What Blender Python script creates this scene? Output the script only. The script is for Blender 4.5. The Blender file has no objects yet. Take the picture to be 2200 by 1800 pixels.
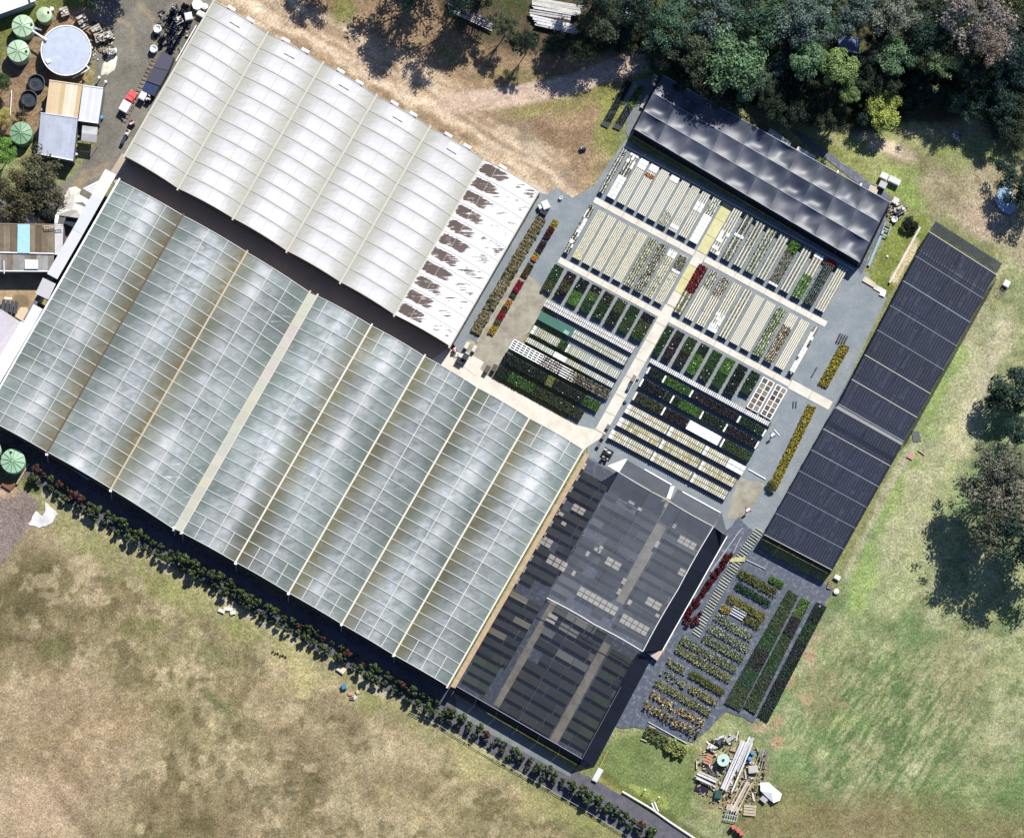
import bpy, math, random
import numpy as np
from mathutils import Vector, Matrix
random.seed(7); RNG = np.random.default_rng(7)
SC = bpy.context.scene
COL = SC.collection
# ------------------------------------------------------------------ camera, sky, sun, exposure
S = 0.07                      # metres per photo pixel (photo 2200 x 1800)
CH, CD = 500.0, 85.0          # camera height, camera stands this far south of the centre
cam = bpy.data.cameras.new('camera'); camo = bpy.data.objects.new('camera', cam); COL.objects.link(camo)
camo.location = (0, -CD, CH); camo.rotation_euler = (0, 0, 0)
cam.sensor_fit = 'HORIZONTAL'; cam.sensor_width = 36.0
cam.lens = 36.0 * CH / (2200 * S); cam.shift_y = CD / (2200 * S)
cam.clip_start = 10; cam.clip_end = 5000
SC.camera = camo
SUN_EL = math.radians(48); SDX, SDY = 0.56, 0.83      # horizontal direction towards the sun
_n = math.hypot(SDX, SDY); SDX /= _n; SDY /= _n
w = bpy.data.worlds.new('World'); SC.world = w; w.use_nodes = True
nt = w.node_tree; nt.nodes.clear()
sky = nt.nodes.new('ShaderNodeTexSky'); sky.sky_type = 'NISHITA'; sky.sun_disc = False
sky.sun_elevation = SUN_EL; sky.sun_rotation = math.atan2(SDX, SDY)
bg = nt.nodes.new('ShaderNodeBackground'); bg.inputs['Strength'].default_value = 0.062
wo = nt.nodes.new('ShaderNodeOutputWorld')
tint = nt.nodes.new('ShaderNodeMix'); tint.data_type = 'RGBA'; tint.blend_type = 'MULTIPLY'; tint.inputs[0].default_value = 1.0; tint.inputs[7].default_value = (.72, .90, 1.25, 1)
nt.links.new(sky.outputs[0], tint.inputs[6]); nt.links.new(tint.outputs[2], bg.inputs[0]); nt.links.new(bg.outputs[0], wo.inputs[0])
sl = bpy.data.lights.new('sun', 'SUN'); sl.energy = 4.9; sl.angle = math.radians(0.5); sl.color = (1.0, 0.965, 0.90)
slo = bpy.data.objects.new('sun', sl); COL.objects.link(slo)
slo.rotation_euler = Vector((-SDX*math.cos(SUN_EL), -SDY*math.cos(SUN_EL), -math.sin(SUN_EL))).to_track_quat('-Z', 'Y').to_euler()
slo.location = (80, 120, 160)
SC.view_settings.view_transform = 'Standard'; SC.view_settings.look = 'None'
SC.view_settings.exposure = 0.57; SC.view_settings.gamma = 1.0; SC.view_settings.use_curve_mapping = False
SC.render.engine = 'CYCLES'
SC.cycles.transparent_max_bounces = 12; SC.cycles.max_bounces = 6
ALB = 0.66
# ------------------------------------------------------------------ coordinates
def W(px, py, z=0.0):
    k = CH / (CH - z)
    xg = (px - 1100) * S; yg = -(py - 900) * S
    return Vector((xg / k, (yg + CD) / k - CD, z))
def C(r, g, b, k=ALB):       # sunlit colour (sRGB 0..255) -> albedo
    f = lambda c: ((c/255.0)/12.92 if c <= 10 else (((c/255.0)+0.055)/1.055)**2.4)
    return (min(f(r)*k, .8), min(f(g)*k, .8), min(f(b)*k, .8))
WHITE = (0.78, 0.78, 0.76); OFFW = (0.66, 0.64, 0.58); BLK = (0.015, 0.016, 0.018)
# ------------------------------------------------------------------ materials
def newmat(name):
    m = bpy.data.materials.new(name); m.use_nodes = True; n = m.node_tree; n.nodes.clear()
    return m, n
class N:
    def __init__(s, nt): s.t = nt
    def __call__(s, typ, inp=None, **kw):
        n = s.t.nodes.new(typ)
        for k, v in kw.items(): setattr(n, k, v)
        if inp:
            for k, v in inp.items():
                if hasattr(v, 'is_linked') or isinstance(v, bpy.types.NodeSocket): s.t.links.new(v, n.inputs[k])
                else: n.inputs[k].default_value = v
        return n
def ramp(n, fac, stops):
    r = n('ShaderNodeValToRGB', {'Fac': fac}); e = r.color_ramp.elements
    while len(e) < len(stops): e.new(0.5)
    for i, (p, c) in enumerate(stops):
        e[i].position = p; e[i].color = (c, c, c, 1) if not isinstance(c, tuple) else (*c[:3], 1)
    return r.outputs[0]
def noise(n, vec, scale, detail=4, rough=.6, out='Fac', dist=0.0):
    return n('ShaderNodeTexNoise', {'Vector': vec, 'Scale': scale, 'Detail': detail, 'Roughness': rough, 'Distortion': dist}).outputs[out]
def mul(n, a, b, fac=1.0):
    m = n('ShaderNodeMix', data_type='RGBA', blend_type='MULTIPLY'); 
    for i, v in ((0, fac), (6, a), (7, b)):
        if isinstance(v, bpy.types.NodeSocket): n.t.links.new(v, m.inputs[i])
        else: m.inputs[i].default_value = v if i == 0 else ((*v[:3], 1) if isinstance(v, tuple) else (v, v, v, 1))
    return m.outputs[2]
def mixc(n, fac, a, b):
    m = n('ShaderNodeMix', data_type='RGBA')
    for i, v in ((0, fac), (6, a), (7, b)):
        if isinstance(v, bpy.types.NodeSocket): n.t.links.new(v, m.inputs[i])
        else: m.inputs[i].default_value = v if i == 0 else ((*v[:3], 1) if isinstance(v, tuple) else (v, v, v, 1))
    return m.outputs[2]
def math_(n, op, a, b=0.0, c=0.0, clamp=False):
    m = n('ShaderNodeMath', {0: a, 1: b, 2: c}, operation=op); m.use_clamp = clamp
    return m.outputs[0]
def finish(n, m, base, rough=.7, spec=.3, bump=None, bstr=.3, bdist=.05, alpha=None, metal=0.0, transl=None):
    p = n('ShaderNodeBsdfPrincipled', {'Base Color': base, 'Roughness': rough, 'Specular IOR Level': spec, 'Metallic': metal})
    if bump is not None:
        b = n('ShaderNodeBump', {'Height': bump, 'Strength': bstr, 'Distance': bdist})
        n.t.links.new(b.outputs[0], p.inputs['Normal'])
    out = p.outputs[0]
    if transl is not None:
        t = n('ShaderNodeBsdfTranslucent', {'Color': base})
        x = n('ShaderNodeMixShader', {0: transl, 1: out, 2: t.outputs[0]}); out = x.outputs[0]
    if alpha is not None:
        t = n('ShaderNodeBsdfTransparent', {'Color': (1, 1, 1, 1)})
        x = n('ShaderNodeMixShader', {0: alpha, 1: t.outputs[0], 2: out}); out = x.outputs[0]
    o = n('ShaderNodeOutputMaterial', {0: out})
    return m
def surf(name, var=.15, scale=1.2, rough=.7, spec=.3, bump=.15, metal=0.0, fine=12.0, dirt=.0, streak=None):
    """colour comes from the object's own colour, weathered by noise"""
    m, t = newmat(name); n = N(t)
    oc = n('ShaderNodeObjectInfo').outputs['Color']; pos = n('ShaderNodeNewGeometry').outputs['Position']
    a = noise(n, pos, scale, 5, .65); f = noise(n, pos, fine, 3, .6)
    g = ramp(n, a, [(.25, 1-var), (.75, 1+var*.5)]); h = ramp(n, f, [(.2, 1-var*.8), (.8, 1+var*.4)])
    base = mul(n, mul(n, oc, g), h)
    if dirt:
        d = ramp(n, noise(n, pos, scale*.6, 6, .7), [(.48, 0.0), (.72, dirt)])
        base = mixc(n, d, base, C(120, 105, 80))
    return finish(n, m, base, rough, spec, f, bump, .02, metal=metal)
M_MATTE = surf('weathered_matte', .18, 1.0, .8, .2)
M_CLEAN = surf('painted_white_metal', .07, .8, .5, .35, .05)
M_PLAST = surf('plastic_polyethylene', .10, 1.5, .45, .4, .05)
M_METAL = surf('zinc_sheet', .14, .7, .42, .5, .08, metal=.0, dirt=.25)
M_RUST  = surf('weathered_sheet', .35, .9, .7, .3, .3, dirt=.5)
M_CONC  = surf('concrete', .16, .5, .85, .2, .2, dirt=.35)
M_WOOD  = surf('weathered_timber', .3, 2.0, .8, .2, .3)
M_RUB   = surf('black_plastic', .3, 2.0, .5, .4, .1)
def leafmat():
    m, t = newmat('foliage'); n = N(t)
    oc = n('ShaderNodeObjectInfo').outputs['Color']; at = n('ShaderNodeAttribute', attribute_name='col').outputs['Color']
    base = mul(n, oc, at)
    return finish(n, m, base, .6, .25, transl=.22)
M_LEAF = leafmat()
def attrmat():
    m, t = newmat('mixed_wares'); n = N(t)
    at = n('ShaderNodeAttribute', attribute_name='col').outputs['Color']
    pos = n('ShaderNodeNewGeometry').outputs['Position']
    return finish(n, m, mul(n, at, ramp(n, noise(n, pos, 6, 4, .6), [(.2, .8), (.8, 1.1)])), .65, .3)
M_ATTR = attrmat()
def groundmat(name, rough=.95, sheen=0.0, amp=1.0):
    m, t = newmat(name); n = N(t)
    at = n('ShaderNodeAttribute', attribute_name='col'); pos = n('ShaderNodeNewGeometry').outputs['Position']
    f0 = ramp(n, noise(n, pos, 1.1, 4, .75), [(.3, 1-.20*amp), (.5, 1.0), (.7, 1+.20*amp)])
    f1 = ramp(n, noise(n, pos, 2.9, 3, .8), [(.30, 1-.40*amp), (.5, 1.0), (.70, 1+.38*amp)])
    f2 = ramp(n, noise(n, pos, 6.5, 2, .8), [(.28, 1-.5*amp), (.5, 1.0), (.72, 1+.55*amp)])
    hue = noise(n, pos, 1.9, 4, .7)
    base = mul(n, mul(n, mul(n, at.outputs['Color'], f1), f2), f0)
    base = mixc(n, ramp(n, hue, [(.5, 0.0), (.66, .55*amp)]), base, mul(n, base, (1.28, 1.02, .74)))
    base = mixc(n, ramp(n, noise(n, pos, 5.0, 2, .6), [(.70, 0.0), (.78, .5*amp)]), base, C(214, 200, 172))
    return finish(n, m, base, rough, .1, noise(n, pos, 5, 4, .7), .6*amp, .15)
M_GROUND = groundmat('soil_and_grass'); M_TRACK = groundmat('bare_dirt', amp=.75); M_GRAVEL = groundmat('crushed_gravel', .9, amp=.45)
def flatmat(name, col, col2, scale=.6, amp=.3, rough=.8, fine=9.0, spec=.2, thr=(.4, .65)):
    m, t = newmat(name); n = N(t); pos = n('ShaderNodeNewGeometry').outputs['Position']
    base = mixc(n, ramp(n, noise(n, pos, scale, 6, .65), [(thr[0], 0.0), (thr[1], 1.0)]), col, col2)
    f = noise(n, pos, fine, 4, .7)
    base = mul(n, base, ramp(n, f, [(.25, 1-amp), (.75, 1+amp*.6)]))
    return finish(n, m, base, rough, spec, f, .3, .03)
M_BLUEGRAVEL = flatmat('blue_grey_gravel', C(140, 150, 155), C(160, 166, 168), .35, .38, fine=7)
M_CONCPATH = flatmat('pale_concrete', C(238, 232, 218), C(220, 212, 196), .5, .08)
M_CONCYEL = flatmat('lichen_stained_concrete', C(212, 208, 150), C(232, 224, 178), .9, .10)
M_APRON = flatmat('worn_concrete_and_sand', C(182, 176, 158), C(150, 142, 124), .5, .22)
M_ALLEY = flatmat('brown_concrete', C(206, 186, 164), C(190, 176, 160), .3, .2)
M_MAT = flatmat('black_weed_mat', C(80, 88, 104), C(140, 146, 158), 1.4, .5, .45, 5.0, .5, thr=(.5, .72))
M_BEDSOIL = flatmat('dark_gravel', C(126, 134, 136), C(146, 150, 148), .8, .3)
# cloths
def clothmat(name, col, alpha, rough=.6, spec=.4, var=.2, period=None):
    m, t = newmat(name); n = N(t); pos = n('ShaderNodeNewGeometry').outputs['Position']
    oc = n('ShaderNodeObjectInfo').outputs['Random']
    g = ramp(n, noise(n, pos, .5, 5, .6), [(.25, 1-var), (.75, 1+var)]); h = ramp(n, noise(n, pos, 10, 3, .6), [(.2, .8), (.8, 1.2)])
    base = mul(n, mul(n, mul(n, col, g), h), ramp(n, oc, [(0.0, .85), (1.0, 1.15)]))
    return finish(n, m, base, rough, spec, noise(n, pos, 3, 3, .6), .15, .03, alpha=alpha)
M_CLOTHC = clothmat('black_knitted_shade_cloth', C(56, 64, 84), .93, .50, .75, .3)
M_CLOTHD = clothmat('dense_black_shade_cloth', C(38, 48, 72), .58, .7, .25, .18)
M_CLOTHE = clothmat('grey_shade_cloth', C(112, 118, 130), .40, .6, .3, .12)
M_CLOTHF = clothmat('brown_black_shade_cloth', C(50, 54, 70), .38, .7, .2, .2)
M_SKIRT = clothmat('dark_grey_shade_cloth', C(84, 88, 96), .86, .7, .25, .2)
M_CURT = clothmat('black_side_curtain', C(28, 34, 50), .97, .8, .2, .2)
# films
def filmB(name, brown_lo, brown_hi, seed, haze=.5):
    m, t = newmat(name); n = N(t); pos = n('ShaderNodeNewGeometry').outputs['Position']
    uv = n('ShaderNodeUVMap').outputs[0]; sep = n('ShaderNodeSeparateXYZ', {0: uv}); u = sep.outputs[0]; v = sep.outputs[1]
    mp = n('ShaderNodeMapping', {'Vector': pos, 'Location': (seed*13.0, seed*7.0, 0), 'Rotation': (0, 0, math.radians(-60)), 'Scale': (.55, .8, 1)}).outputs[0]
    big = noise(n, mp, .35, 4, .6); mid = noise(n, mp, 1.3, 5, .65); fin = noise(n, pos, 8, 3, .6)
    base = mixc(n, ramp(n, big, [(.42, 0.0), (.72, 1.0)]), C(122, 134, 128), C(162, 169, 166))
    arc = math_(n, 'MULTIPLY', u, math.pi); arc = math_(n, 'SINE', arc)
    haz = math_(n, 'MULTIPLY', ramp(n, arc, [(.35, 0.0), (1.0, .85)]), ramp(n, mid, [(.35, .15), (.65, haze+.35)]))  # condensation haze plus the arch's soft sun highlight, painted along the bay middle
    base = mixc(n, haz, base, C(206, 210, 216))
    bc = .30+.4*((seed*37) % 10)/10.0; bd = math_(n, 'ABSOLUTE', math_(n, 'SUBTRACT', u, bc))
    highlight_band = math_(n, 'MULTIPLY', ramp(n, bd, [(.03, 1.0), (.16, 0.0)]), ramp(n, noise(n, pos, .10, 3, .6), [(.44, 0.0), (.62, .75)])); base = mixc(n, highlight_band, base, C(226, 226, 226))  # silvery highlight band, one per bay, painted into the film colour
    wr = n('ShaderNodeMapping', {'Vector': pos, 'Rotation': (0, 0, math.radians(-20)), 'Scale': (.5, 3.0, 1)}).outputs[0]
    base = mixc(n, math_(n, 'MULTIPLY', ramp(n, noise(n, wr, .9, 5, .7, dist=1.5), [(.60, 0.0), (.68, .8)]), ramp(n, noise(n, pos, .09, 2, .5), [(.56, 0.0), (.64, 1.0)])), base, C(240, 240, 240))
    base = mixc(n, ramp(n, noise(n, mp, .8, 3, .6), [(.5, 0.0), (.75, .45)]), base, C(128, 142, 132))
    base = mixc(n, math_(n, 'MULTIPLY', ramp(n, v, [(.0, 1.0), (.22, .0)]), .45), base, C(104, 112, 112))  # shadow below each hoop, painted as darker film
    if brown_hi: base = mixc(n, math_(n, 'MULTIPLY', ramp(n, u, [(1-.34, 0.0), (1.0, 1.0)]), ramp(n, mid, [(.3, .25), (.6, brown_hi)])), base, C(122, 106, 68))
    if brown_lo: base = mixc(n, math_(n, 'MULTIPLY', ramp(n, u, [(0.0, 1.0), (.36, 0.0)]), ramp(n, mid, [(.3, .25), (.6, brown_lo)])), base, C(130, 118, 74))
    base = mul(n, base, ramp(n, fin, [(.2, .88), (.8, 1.10)]))
    low = noise(n, pos, .07, 3, .5); base = mul(n, base, ramp(n, low, [(.34, .72), (.5, 1.0), (.66, 1.28)]))  # broad highlight patches across the bays, painted as lighter and darker tone
    rnd = n('ShaderNodeObjectInfo').outputs['Random']; base = mul(n, base, ramp(n, rnd, [(0.0, .93), (1.0, 1.06)]))
    mq = n('ShaderNodeMapping', {'Vector': pos, 'Rotation': (0, 0, math.radians(30)), 'Scale': (.25, 2.4, 1)}).outputs[0]
    base = mul(n, base, ramp(n, noise(n, mq, 1.0, 4, .7), [(.3, .90), (.7, 1.06)]))
    return finish(n, m, base, .6, .15, mid, .12, .08)
def filmA():
    m, t = newmat('white_diffusing_film'); n = N(t); pos = n('ShaderNodeNewGeometry').outputs['Position']
    uv = n('ShaderNodeUVMap').outputs[0]; sep = n('ShaderNodeSeparateXYZ', {0: uv}); u = sep.outputs[0]; v = sep.outputs[1]
    mp = n('ShaderNodeMapping', {'Vector': pos, 'Rotation': (0, 0, math.radians(30)), 'Scale': (.35, 1.6, 1)}).outputs[0]
    st = noise(n, mp, 1.2, 5, .7); big = noise(n, pos, .12, 3, .5)
    base = mixc(n, ramp(n, st, [(.35, 0.0), (.7, 1.0)]), C(196, 194, 184), C(216, 215, 213))
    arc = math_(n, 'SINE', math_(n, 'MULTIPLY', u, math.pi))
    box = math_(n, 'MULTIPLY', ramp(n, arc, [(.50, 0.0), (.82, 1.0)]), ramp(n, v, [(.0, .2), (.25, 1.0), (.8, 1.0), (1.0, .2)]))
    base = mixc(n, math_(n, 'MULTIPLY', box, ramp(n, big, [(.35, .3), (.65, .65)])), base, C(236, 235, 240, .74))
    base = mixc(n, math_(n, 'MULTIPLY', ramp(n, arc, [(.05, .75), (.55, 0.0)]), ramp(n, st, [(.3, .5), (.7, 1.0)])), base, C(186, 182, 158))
    base = mul(n, base, ramp(n, noise(n, pos, 9, 3, .6), [(.2, .95), (.8, 1.04)]))
    return finish(n, m, base, .5, .35, st, .2, .08)
def filmW():
    m, t = newmat('whitewashed_film_peeling'); n = N(t); pos = n('ShaderNodeNewGeometry').outputs['Position']
    uv = n('ShaderNodeUVMap').outputs[0]; sep = n('ShaderNodeSeparateXYZ', {0: uv}); u = sep.outputs[0]; v = sep.outputs[1]
    mp = n('ShaderNodeMapping', {'Vector': pos, 'Rotation': (0, 0, math.radians(31)), 'Scale': (.13, 2.6, 1)}).outputs[0]
    st = noise(n, mp, 1.7, 6, .75); blob = noise(n, pos, .45, 4, .6)
    vv = ramp(n, v, [(.04, 0.0), (.16, 1.0), (.70, 1.0), (.90, 0.0)])
    a = math_(n, 'MULTIPLY', ramp(n, u, [(.0, .5), (.05, .95), (.40, .88), (.60, 0.0)]), vv)
    b = math_(n, 'MULTIPLY', ramp(n, u, [(.54, .0), (.62, .52), (.90, .46), (1.0, .3)]), vv)
    s = math_(n, 'ADD', math_(n, 'ADD', a, b), math_(n, 'MULTIPLY', math_(n, 'SUBTRACT', st, .5), 2.9))
    s = math_(n, 'ADD', s, math_(n, 'MULTIPLY', math_(n, 'SUBTRACT', blob, .5), 1.5))
    f = ramp(n, s, [(.46, 0.0), (.74, 1.0)])
    base = mixc(n, f, (.80, .80, .80), C(108, 92, 84))
    base = mixc(n, math_(n, 'MULTIPLY', ramp(n, blob, [(.5, 0.0), (.75, .5)]), 1.0), base, mul(n, base, .86))
    return finish(n, m, base, .6, .3, st, .2, .05)
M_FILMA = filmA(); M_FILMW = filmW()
# ------------------------------------------------------------------ object helpers
WL = {}
_O1 = ['', 'first', 'second', 'third', 'fourth', 'fifth', 'sixth', 'seventh', 'eighth', 'ninth', 'tenth', 'eleventh', 'twelfth', 'thirteenth', 'fourteenth', 'fifteenth', 'sixteenth', 'seventeenth', 'eighteenth', 'nineteenth']
_O10 = ['', '', 'twenty', 'thirty', 'forty', 'fifty', 'sixty', 'seventy', 'eighty', 'ninety']
def ordw(n):
    if n < 20: return _O1[n]
    return _O10[n//10][:-1]+'ieth' if n % 10 == 0 else _O10[n//10]+'-'+_O1[n % 10]
def setp(o, label=None, cat=None, group=None, kind=None):
    if label: o['label'] = label
    if cat: o['category'] = cat
    if group: o['group'] = group
    if kind: o['kind'] = kind
    return o
def thing(name, label, cat, loc, group=None):
    o = bpy.data.objects.new(name, None); o.empty_display_size = .3; COL.objects.link(o); o.location = loc
    WL[o] = Vector(loc)
    return setp(o, label, cat, group)
class MB:
    def __init__(s): s.v = []; s.f = []; s.uv = None; s.c = []
    def poly(s, pts, col=None):
        i = len(s.v); s.v += [tuple(p) for p in pts]; s.f.append(tuple(range(i, i+len(pts)))); s.c.append(col); return s
    def hull(s, bot, top, col=None):       # two rings
        n = len(bot); i = len(s.v); s.v += [tuple(p) for p in bot] + [tuple(p) for p in top]
        s.f.append(tuple(reversed(range(i, i+n)))); s.f.append(tuple(range(i+n, i+2*n)))
        for k in range(n): s.f.append((i+k, i+(k+1) % n, i+n+(k+1) % n, i+n+k))
        s.c += [col]*(n+2); return s
    def prism(s, ring, z0, z1, col=None):
        ring = [Vector(p) for p in ring]
        a = sum(ring[k].x*ring[(k+1) % len(ring)].y - ring[(k+1) % len(ring)].x*ring[k].y for k in range(len(ring)))
        if a < 0: ring = ring[::-1]
        return s.hull([(p.x, p.y, z0) for p in ring], [(p.x, p.y, z1) for p in ring], col)
    def box(s, c, l, w_, h, ang=0.0, col=None):   # c = centre of the base
        ca, sa = math.cos(ang), math.sin(ang)
        r = [(c[0]+x*ca-y*sa, c[1]+x*sa+y*ca, 0) for x, y in ((-l/2, -w_/2), (l/2, -w_/2), (l/2, w_/2), (-l/2, w_/2))]
        return s.prism(r, c[2], c[2]+h, col)
    def bar(s, p, q, wd, ht=None, col=None):
        p, q = Vector(p), Vector(q); d = (q-p); 
        if d.length < 1e-5: return s
        d.normalize(); up = Vector((0, 0, 1)) if abs(d.z) < .95 else Vector((1, 0, 0))
        x = d.cross(up).normalized(); y = x.cross(d).normalized(); ht = ht or wd
        r = lambda o: [o + x*a*wd/2 + y*b*ht/2 for a, b in ((-1, -1), (1, -1), (1, 1), (-1, 1))]
        return s.hull(r(p), r(q), col)
    def tube(s, p, q, r0, r1=None, n=8, col=None):
        p, q = Vector(p), Vector(q); d = (q-p).normalized(); up = Vector((0, 0, 1)) if abs(d.z) < .95 else Vector((1, 0, 0))
        x = d.cross(up).normalized(); y = x.cross(d).normalized(); r1 = r0 if r1 is None else r1
        R = lambda o, r: [o + x*math.cos(6.2832*k/n)*r + y*math.sin(6.2832*k/n)*r for k in range(n)]
        return s.hull(R(p, r0), R(q, r1), col)
    def lathe(s, c, prof, n=24, col=None):        # prof list of (r, z)
        i0 = len(s.v)
        for r, z in prof:
            for k in range(n): s.v.append((c[0]+r*math.cos(6.2832*k/n), c[1]+r*math.sin(6.2832*k/n), c[2]+z))
        for j in range(len(prof)-1):
            for k in range(n):
                a = i0+j*n+k; b = i0+j*n+(k+1) % n; s.f.append((a, b, b+n, a+n)); s.c.append(col)
        s.f.append(tuple(i0+(len(prof)-1)*n+k for k in range(n))); s.c.append(col); return s
def mesh_obj(name, verts, faces, mat, parent=None, color=None, smooth=False, cols=None, org=None):
    org = Vector(org) if org is not None else (WL[parent] if parent else Vector((0, 0, 0)))
    me = bpy.data.meshes.new(name); me.from_pydata([(v[0]-org.x, v[1]-org.y, v[2]-org.z) for v in verts], [], faces)
    if cols and any(c is not None for c in cols):
        a = me.attributes.new('col', 'FLOAT_COLOR', 'FACE'); arr = np.ones((len(faces), 4), 'f')
        for i, c in enumerate(cols):
            if c is not None: arr[i, :3] = c[:3]
        a.data.foreach_set('color', arr.ravel())
    if smooth: me.polygons.foreach_set('use_smooth', [True]*len(faces))
    me.materials.append(mat); me.update()
    o = bpy.data.objects.new(name, me); COL.objects.link(o)
    base = WL[parent] if parent else Vector((0, 0, 0))
    if parent: o.parent = parent; o.location = org - base
    else: o.location = org
    if color: o.color = (*color[:3], 1)
    WL[o] = org
    return o
def part(name, mb, mat, parent, color=None, smooth=False, kind=None, label=None):
    o = mesh_obj(name, mb.v, mb.f, mat, parent, color, smooth, mb.c)
    if kind: o['kind'] = kind
    if label: o['label'] = label
    return o
def solo(name, label, cat, mb, mat, color=None, group=None, smooth=False, kind=None):
    xs = [v[0] for v in mb.v]; ys = [v[1] for v in mb.v]; zs = [v[2] for v in mb.v]
    org = ((min(xs)+max(xs))/2, (min(ys)+max(ys))/2, min(zs))
    o = mesh_obj(name, mb.v, mb.f, mat, None, color, smooth, mb.c, org)
    return setp(o, label, cat, group, kind)
def struct(name, mb, mat, color=None, kind='structure'):
    o = mesh_obj(name, mb.v, mb.f, mat, None, color, False, mb.c); o['kind'] = kind; return o
def inst(src, parent, loc, color=None, rotz=0.0, scale=None):   # loc is world
    o = src.copy(); COL.objects.link(o)
    if parent: o.parent = parent; o.location = Vector(loc) - WL[parent]
    else: o.location = loc
    WL[o] = Vector(loc)
    if rotz: o.rotation_euler = (0, 0, rotz)
    if scale: o.scale = scale
    if color: o.color = (*color[:3], 1)
    return o
def copy_tree(r, loc, rotz=0.0, scale=1.0, label=None):
    n = r.copy(); COL.objects.link(n); n.location = loc; n.rotation_euler = (0, 0, rotz); n.scale = (scale,)*3; WL[n] = Vector(loc)
    if label: n['label'] = label
    for ch in list(KIDS.get(r, [])):
        c = ch.copy(); COL.objects.link(c); c.parent = n
        KIDS.setdefault(n, []).append(c)
    return n
KIDS = {}
def quads(name, V, Cc, mat, parent=None, color=(1, 1, 1), org=None, kind='stuff'):
    """V (N,4,3) world coords, Cc (N,3)"""
    org = Vector(org) if org is not None else (WL[parent] if parent else Vector((0, 0, 0)))
    n = len(V); me = bpy.data.meshes.new(name)
    me.vertices.add(n*4); me.loops.add(n*4); me.polygons.add(n)
    P = (V.reshape(-1, 3) - np.array(org)).astype('f')
    me.vertices.foreach_set('co', P.ravel()); me.loops.foreach_set('vertex_index', np.arange(n*4, dtype='i'))
    me.polygons.foreach_set('loop_start', np.arange(0, n*4, 4, dtype='i'))
    a = me.attributes.new('col', 'FLOAT_COLOR', 'FACE'); arr = np.ones((n, 4), 'f'); arr[:, :3] = Cc; a.data.foreach_set('color', arr.ravel())
    me.materials.append(mat); me.update(calc_edges=True)
    o = bpy.data.objects.new(name, me); COL.objects.link(o)
    base = WL[parent] if parent else Vector((0, 0, 0))
    o.parent = parent; o.location = org - base; o.color = (*color[:3], 1)
    WL[o] = org
    if kind: o['kind'] = kind
    return o
def leafquads(P, size, updir=None, tilt=1.0):
    """P (N,3) centres; size (N,)"""
    n = len(P); nr = RNG.normal(size=(n, 3)); 
    if updir is not None: nr = nr*tilt + updir
    nr /= np.linalg.norm(nr, axis=1)[:, None]
    t = np.cross(nr, RNG.normal(size=(n, 3))); t /= np.linalg.norm(t, axis=1)[:, None]; b = np.cross(nr, t)
    s = size[:, None]/2; a = t*s; c = b*s*RNG.uniform(.5, 1.0, (n, 1))
    return np.stack([P-a-c, P+a-c*.6, P+a*.7+c, P-a*.8+c*.8], axis=1)
# ------------------------------------------------------------------ numpy noise, painting fields
def vnoise(shape, cell, seed):
    r = np.random.default_rng(seed); H_, W_ = shape; gy, gx = int(H_/cell)+3, int(W_/cell)+3
    g = r.random((gy, gx)); y = np.arange(H_)/cell; x = np.arange(W_)/cell
    yi = y.astype(int); xi = x.astype(int); fy = y-yi; fx = x-xi; fy = fy*fy*(3-2*fy); fx = fx*fx*(3-2*fx)
    a = g[yi][:, xi]; b = g[yi][:, xi+1]; c = g[yi+1][:, xi]; d = g[yi+1][:, xi+1]
    return (a*(1-fx)+b*fx)*(1-fy)[:, None] + (c*(1-fx)+d*fx)*fy[:, None]
def fbm(shape, cell, octv, seed, gain=.55):
    o = np.zeros(shape); amp = 1.0; tot = 0.0
    for k in range(octv):
        o += amp*vnoise(shape, max(cell/2**k, 1.0), seed+k*17); tot += amp; amp *= gain
    return o/tot
def sstep(x): x = np.clip(x, 0, 1); return x*x*(3-2*x)
def dist_poly(X, Y, pts, closed=False):
    d = np.full(X.shape, 1e9); n = len(pts)
    for k in range(n if closed else n-1):
        (x0, y0), (x1, y1) = pts[k], pts[(k+1) % n]; dx, dy = x1-x0, y1-y0; L = dx*dx+dy*dy+1e-9
        t = np.clip(((X-x0)*dx+(Y-y0)*dy)/L, 0, 1); d = np.minimum(d, np.hypot(X-x0-t*dx, Y-y0-t*dy))
    return d
def inside(X, Y, pts):
    r = np.zeros(X.shape, bool); n = len(pts)
    for k in range(n):
        (x0, y0), (x1, y1) = pts[k], pts[(k+1) % n]
        if y0 == y1: continue
        c = ((y0 > Y) != (y1 > Y)) & (X < (x1-x0)*(Y-y0)/(y1-y0)+x0); r ^= c
    return r
# ------------------------------------------------------------------ the ground: one seamless sheet, split by kind of surface
STEP = 5
gx = np.concatenate([np.array([-22000, -9000, -4000, -2000, -1000, -600]), np.arange(-300, 2501, STEP), np.array([2800, 3400, 5000, 9000, 14000, 24000])]).astype(float)
gy = np.concatenate([np.array([-22000, -9000, -4000, -2000, -1000, -600]), np.arange(-300, 2101, STEP), np.array([2500, 3200, 5000, 9000, 14000, 24000])]).astype(float)
GX, GY = np.meshgrid(gx, gy); SH = GX.shape
n1 = fbm(SH, 40, 5, 1); n2 = fbm(SH, 14, 4, 2, .7); n3 = fbm(SH, 90, 4, 3); n4 = fbm(SH, 6, 3, 4, .8)
def vat(X, Y, cell, seed):
    g = np.random.default_rng(seed).random((256, 256)); x = X/cell+1000; y = Y/cell+1000; xi = np.floor(x).astype(int); yi = np.floor(y).astype(int); fx = x-xi; fy = y-yi; fx = fx*fx*(3-2*fx); fy = fy*fy*(3-2*fy)
    G = lambda a, b: g[b % 256, a % 256]
    return (G(xi, yi)*(1-fx)+G(xi+1, yi)*fx)*(1-fy)+(G(xi, yi+1)*(1-fx)+G(xi+1, yi+1)*fx)*fy
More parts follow.
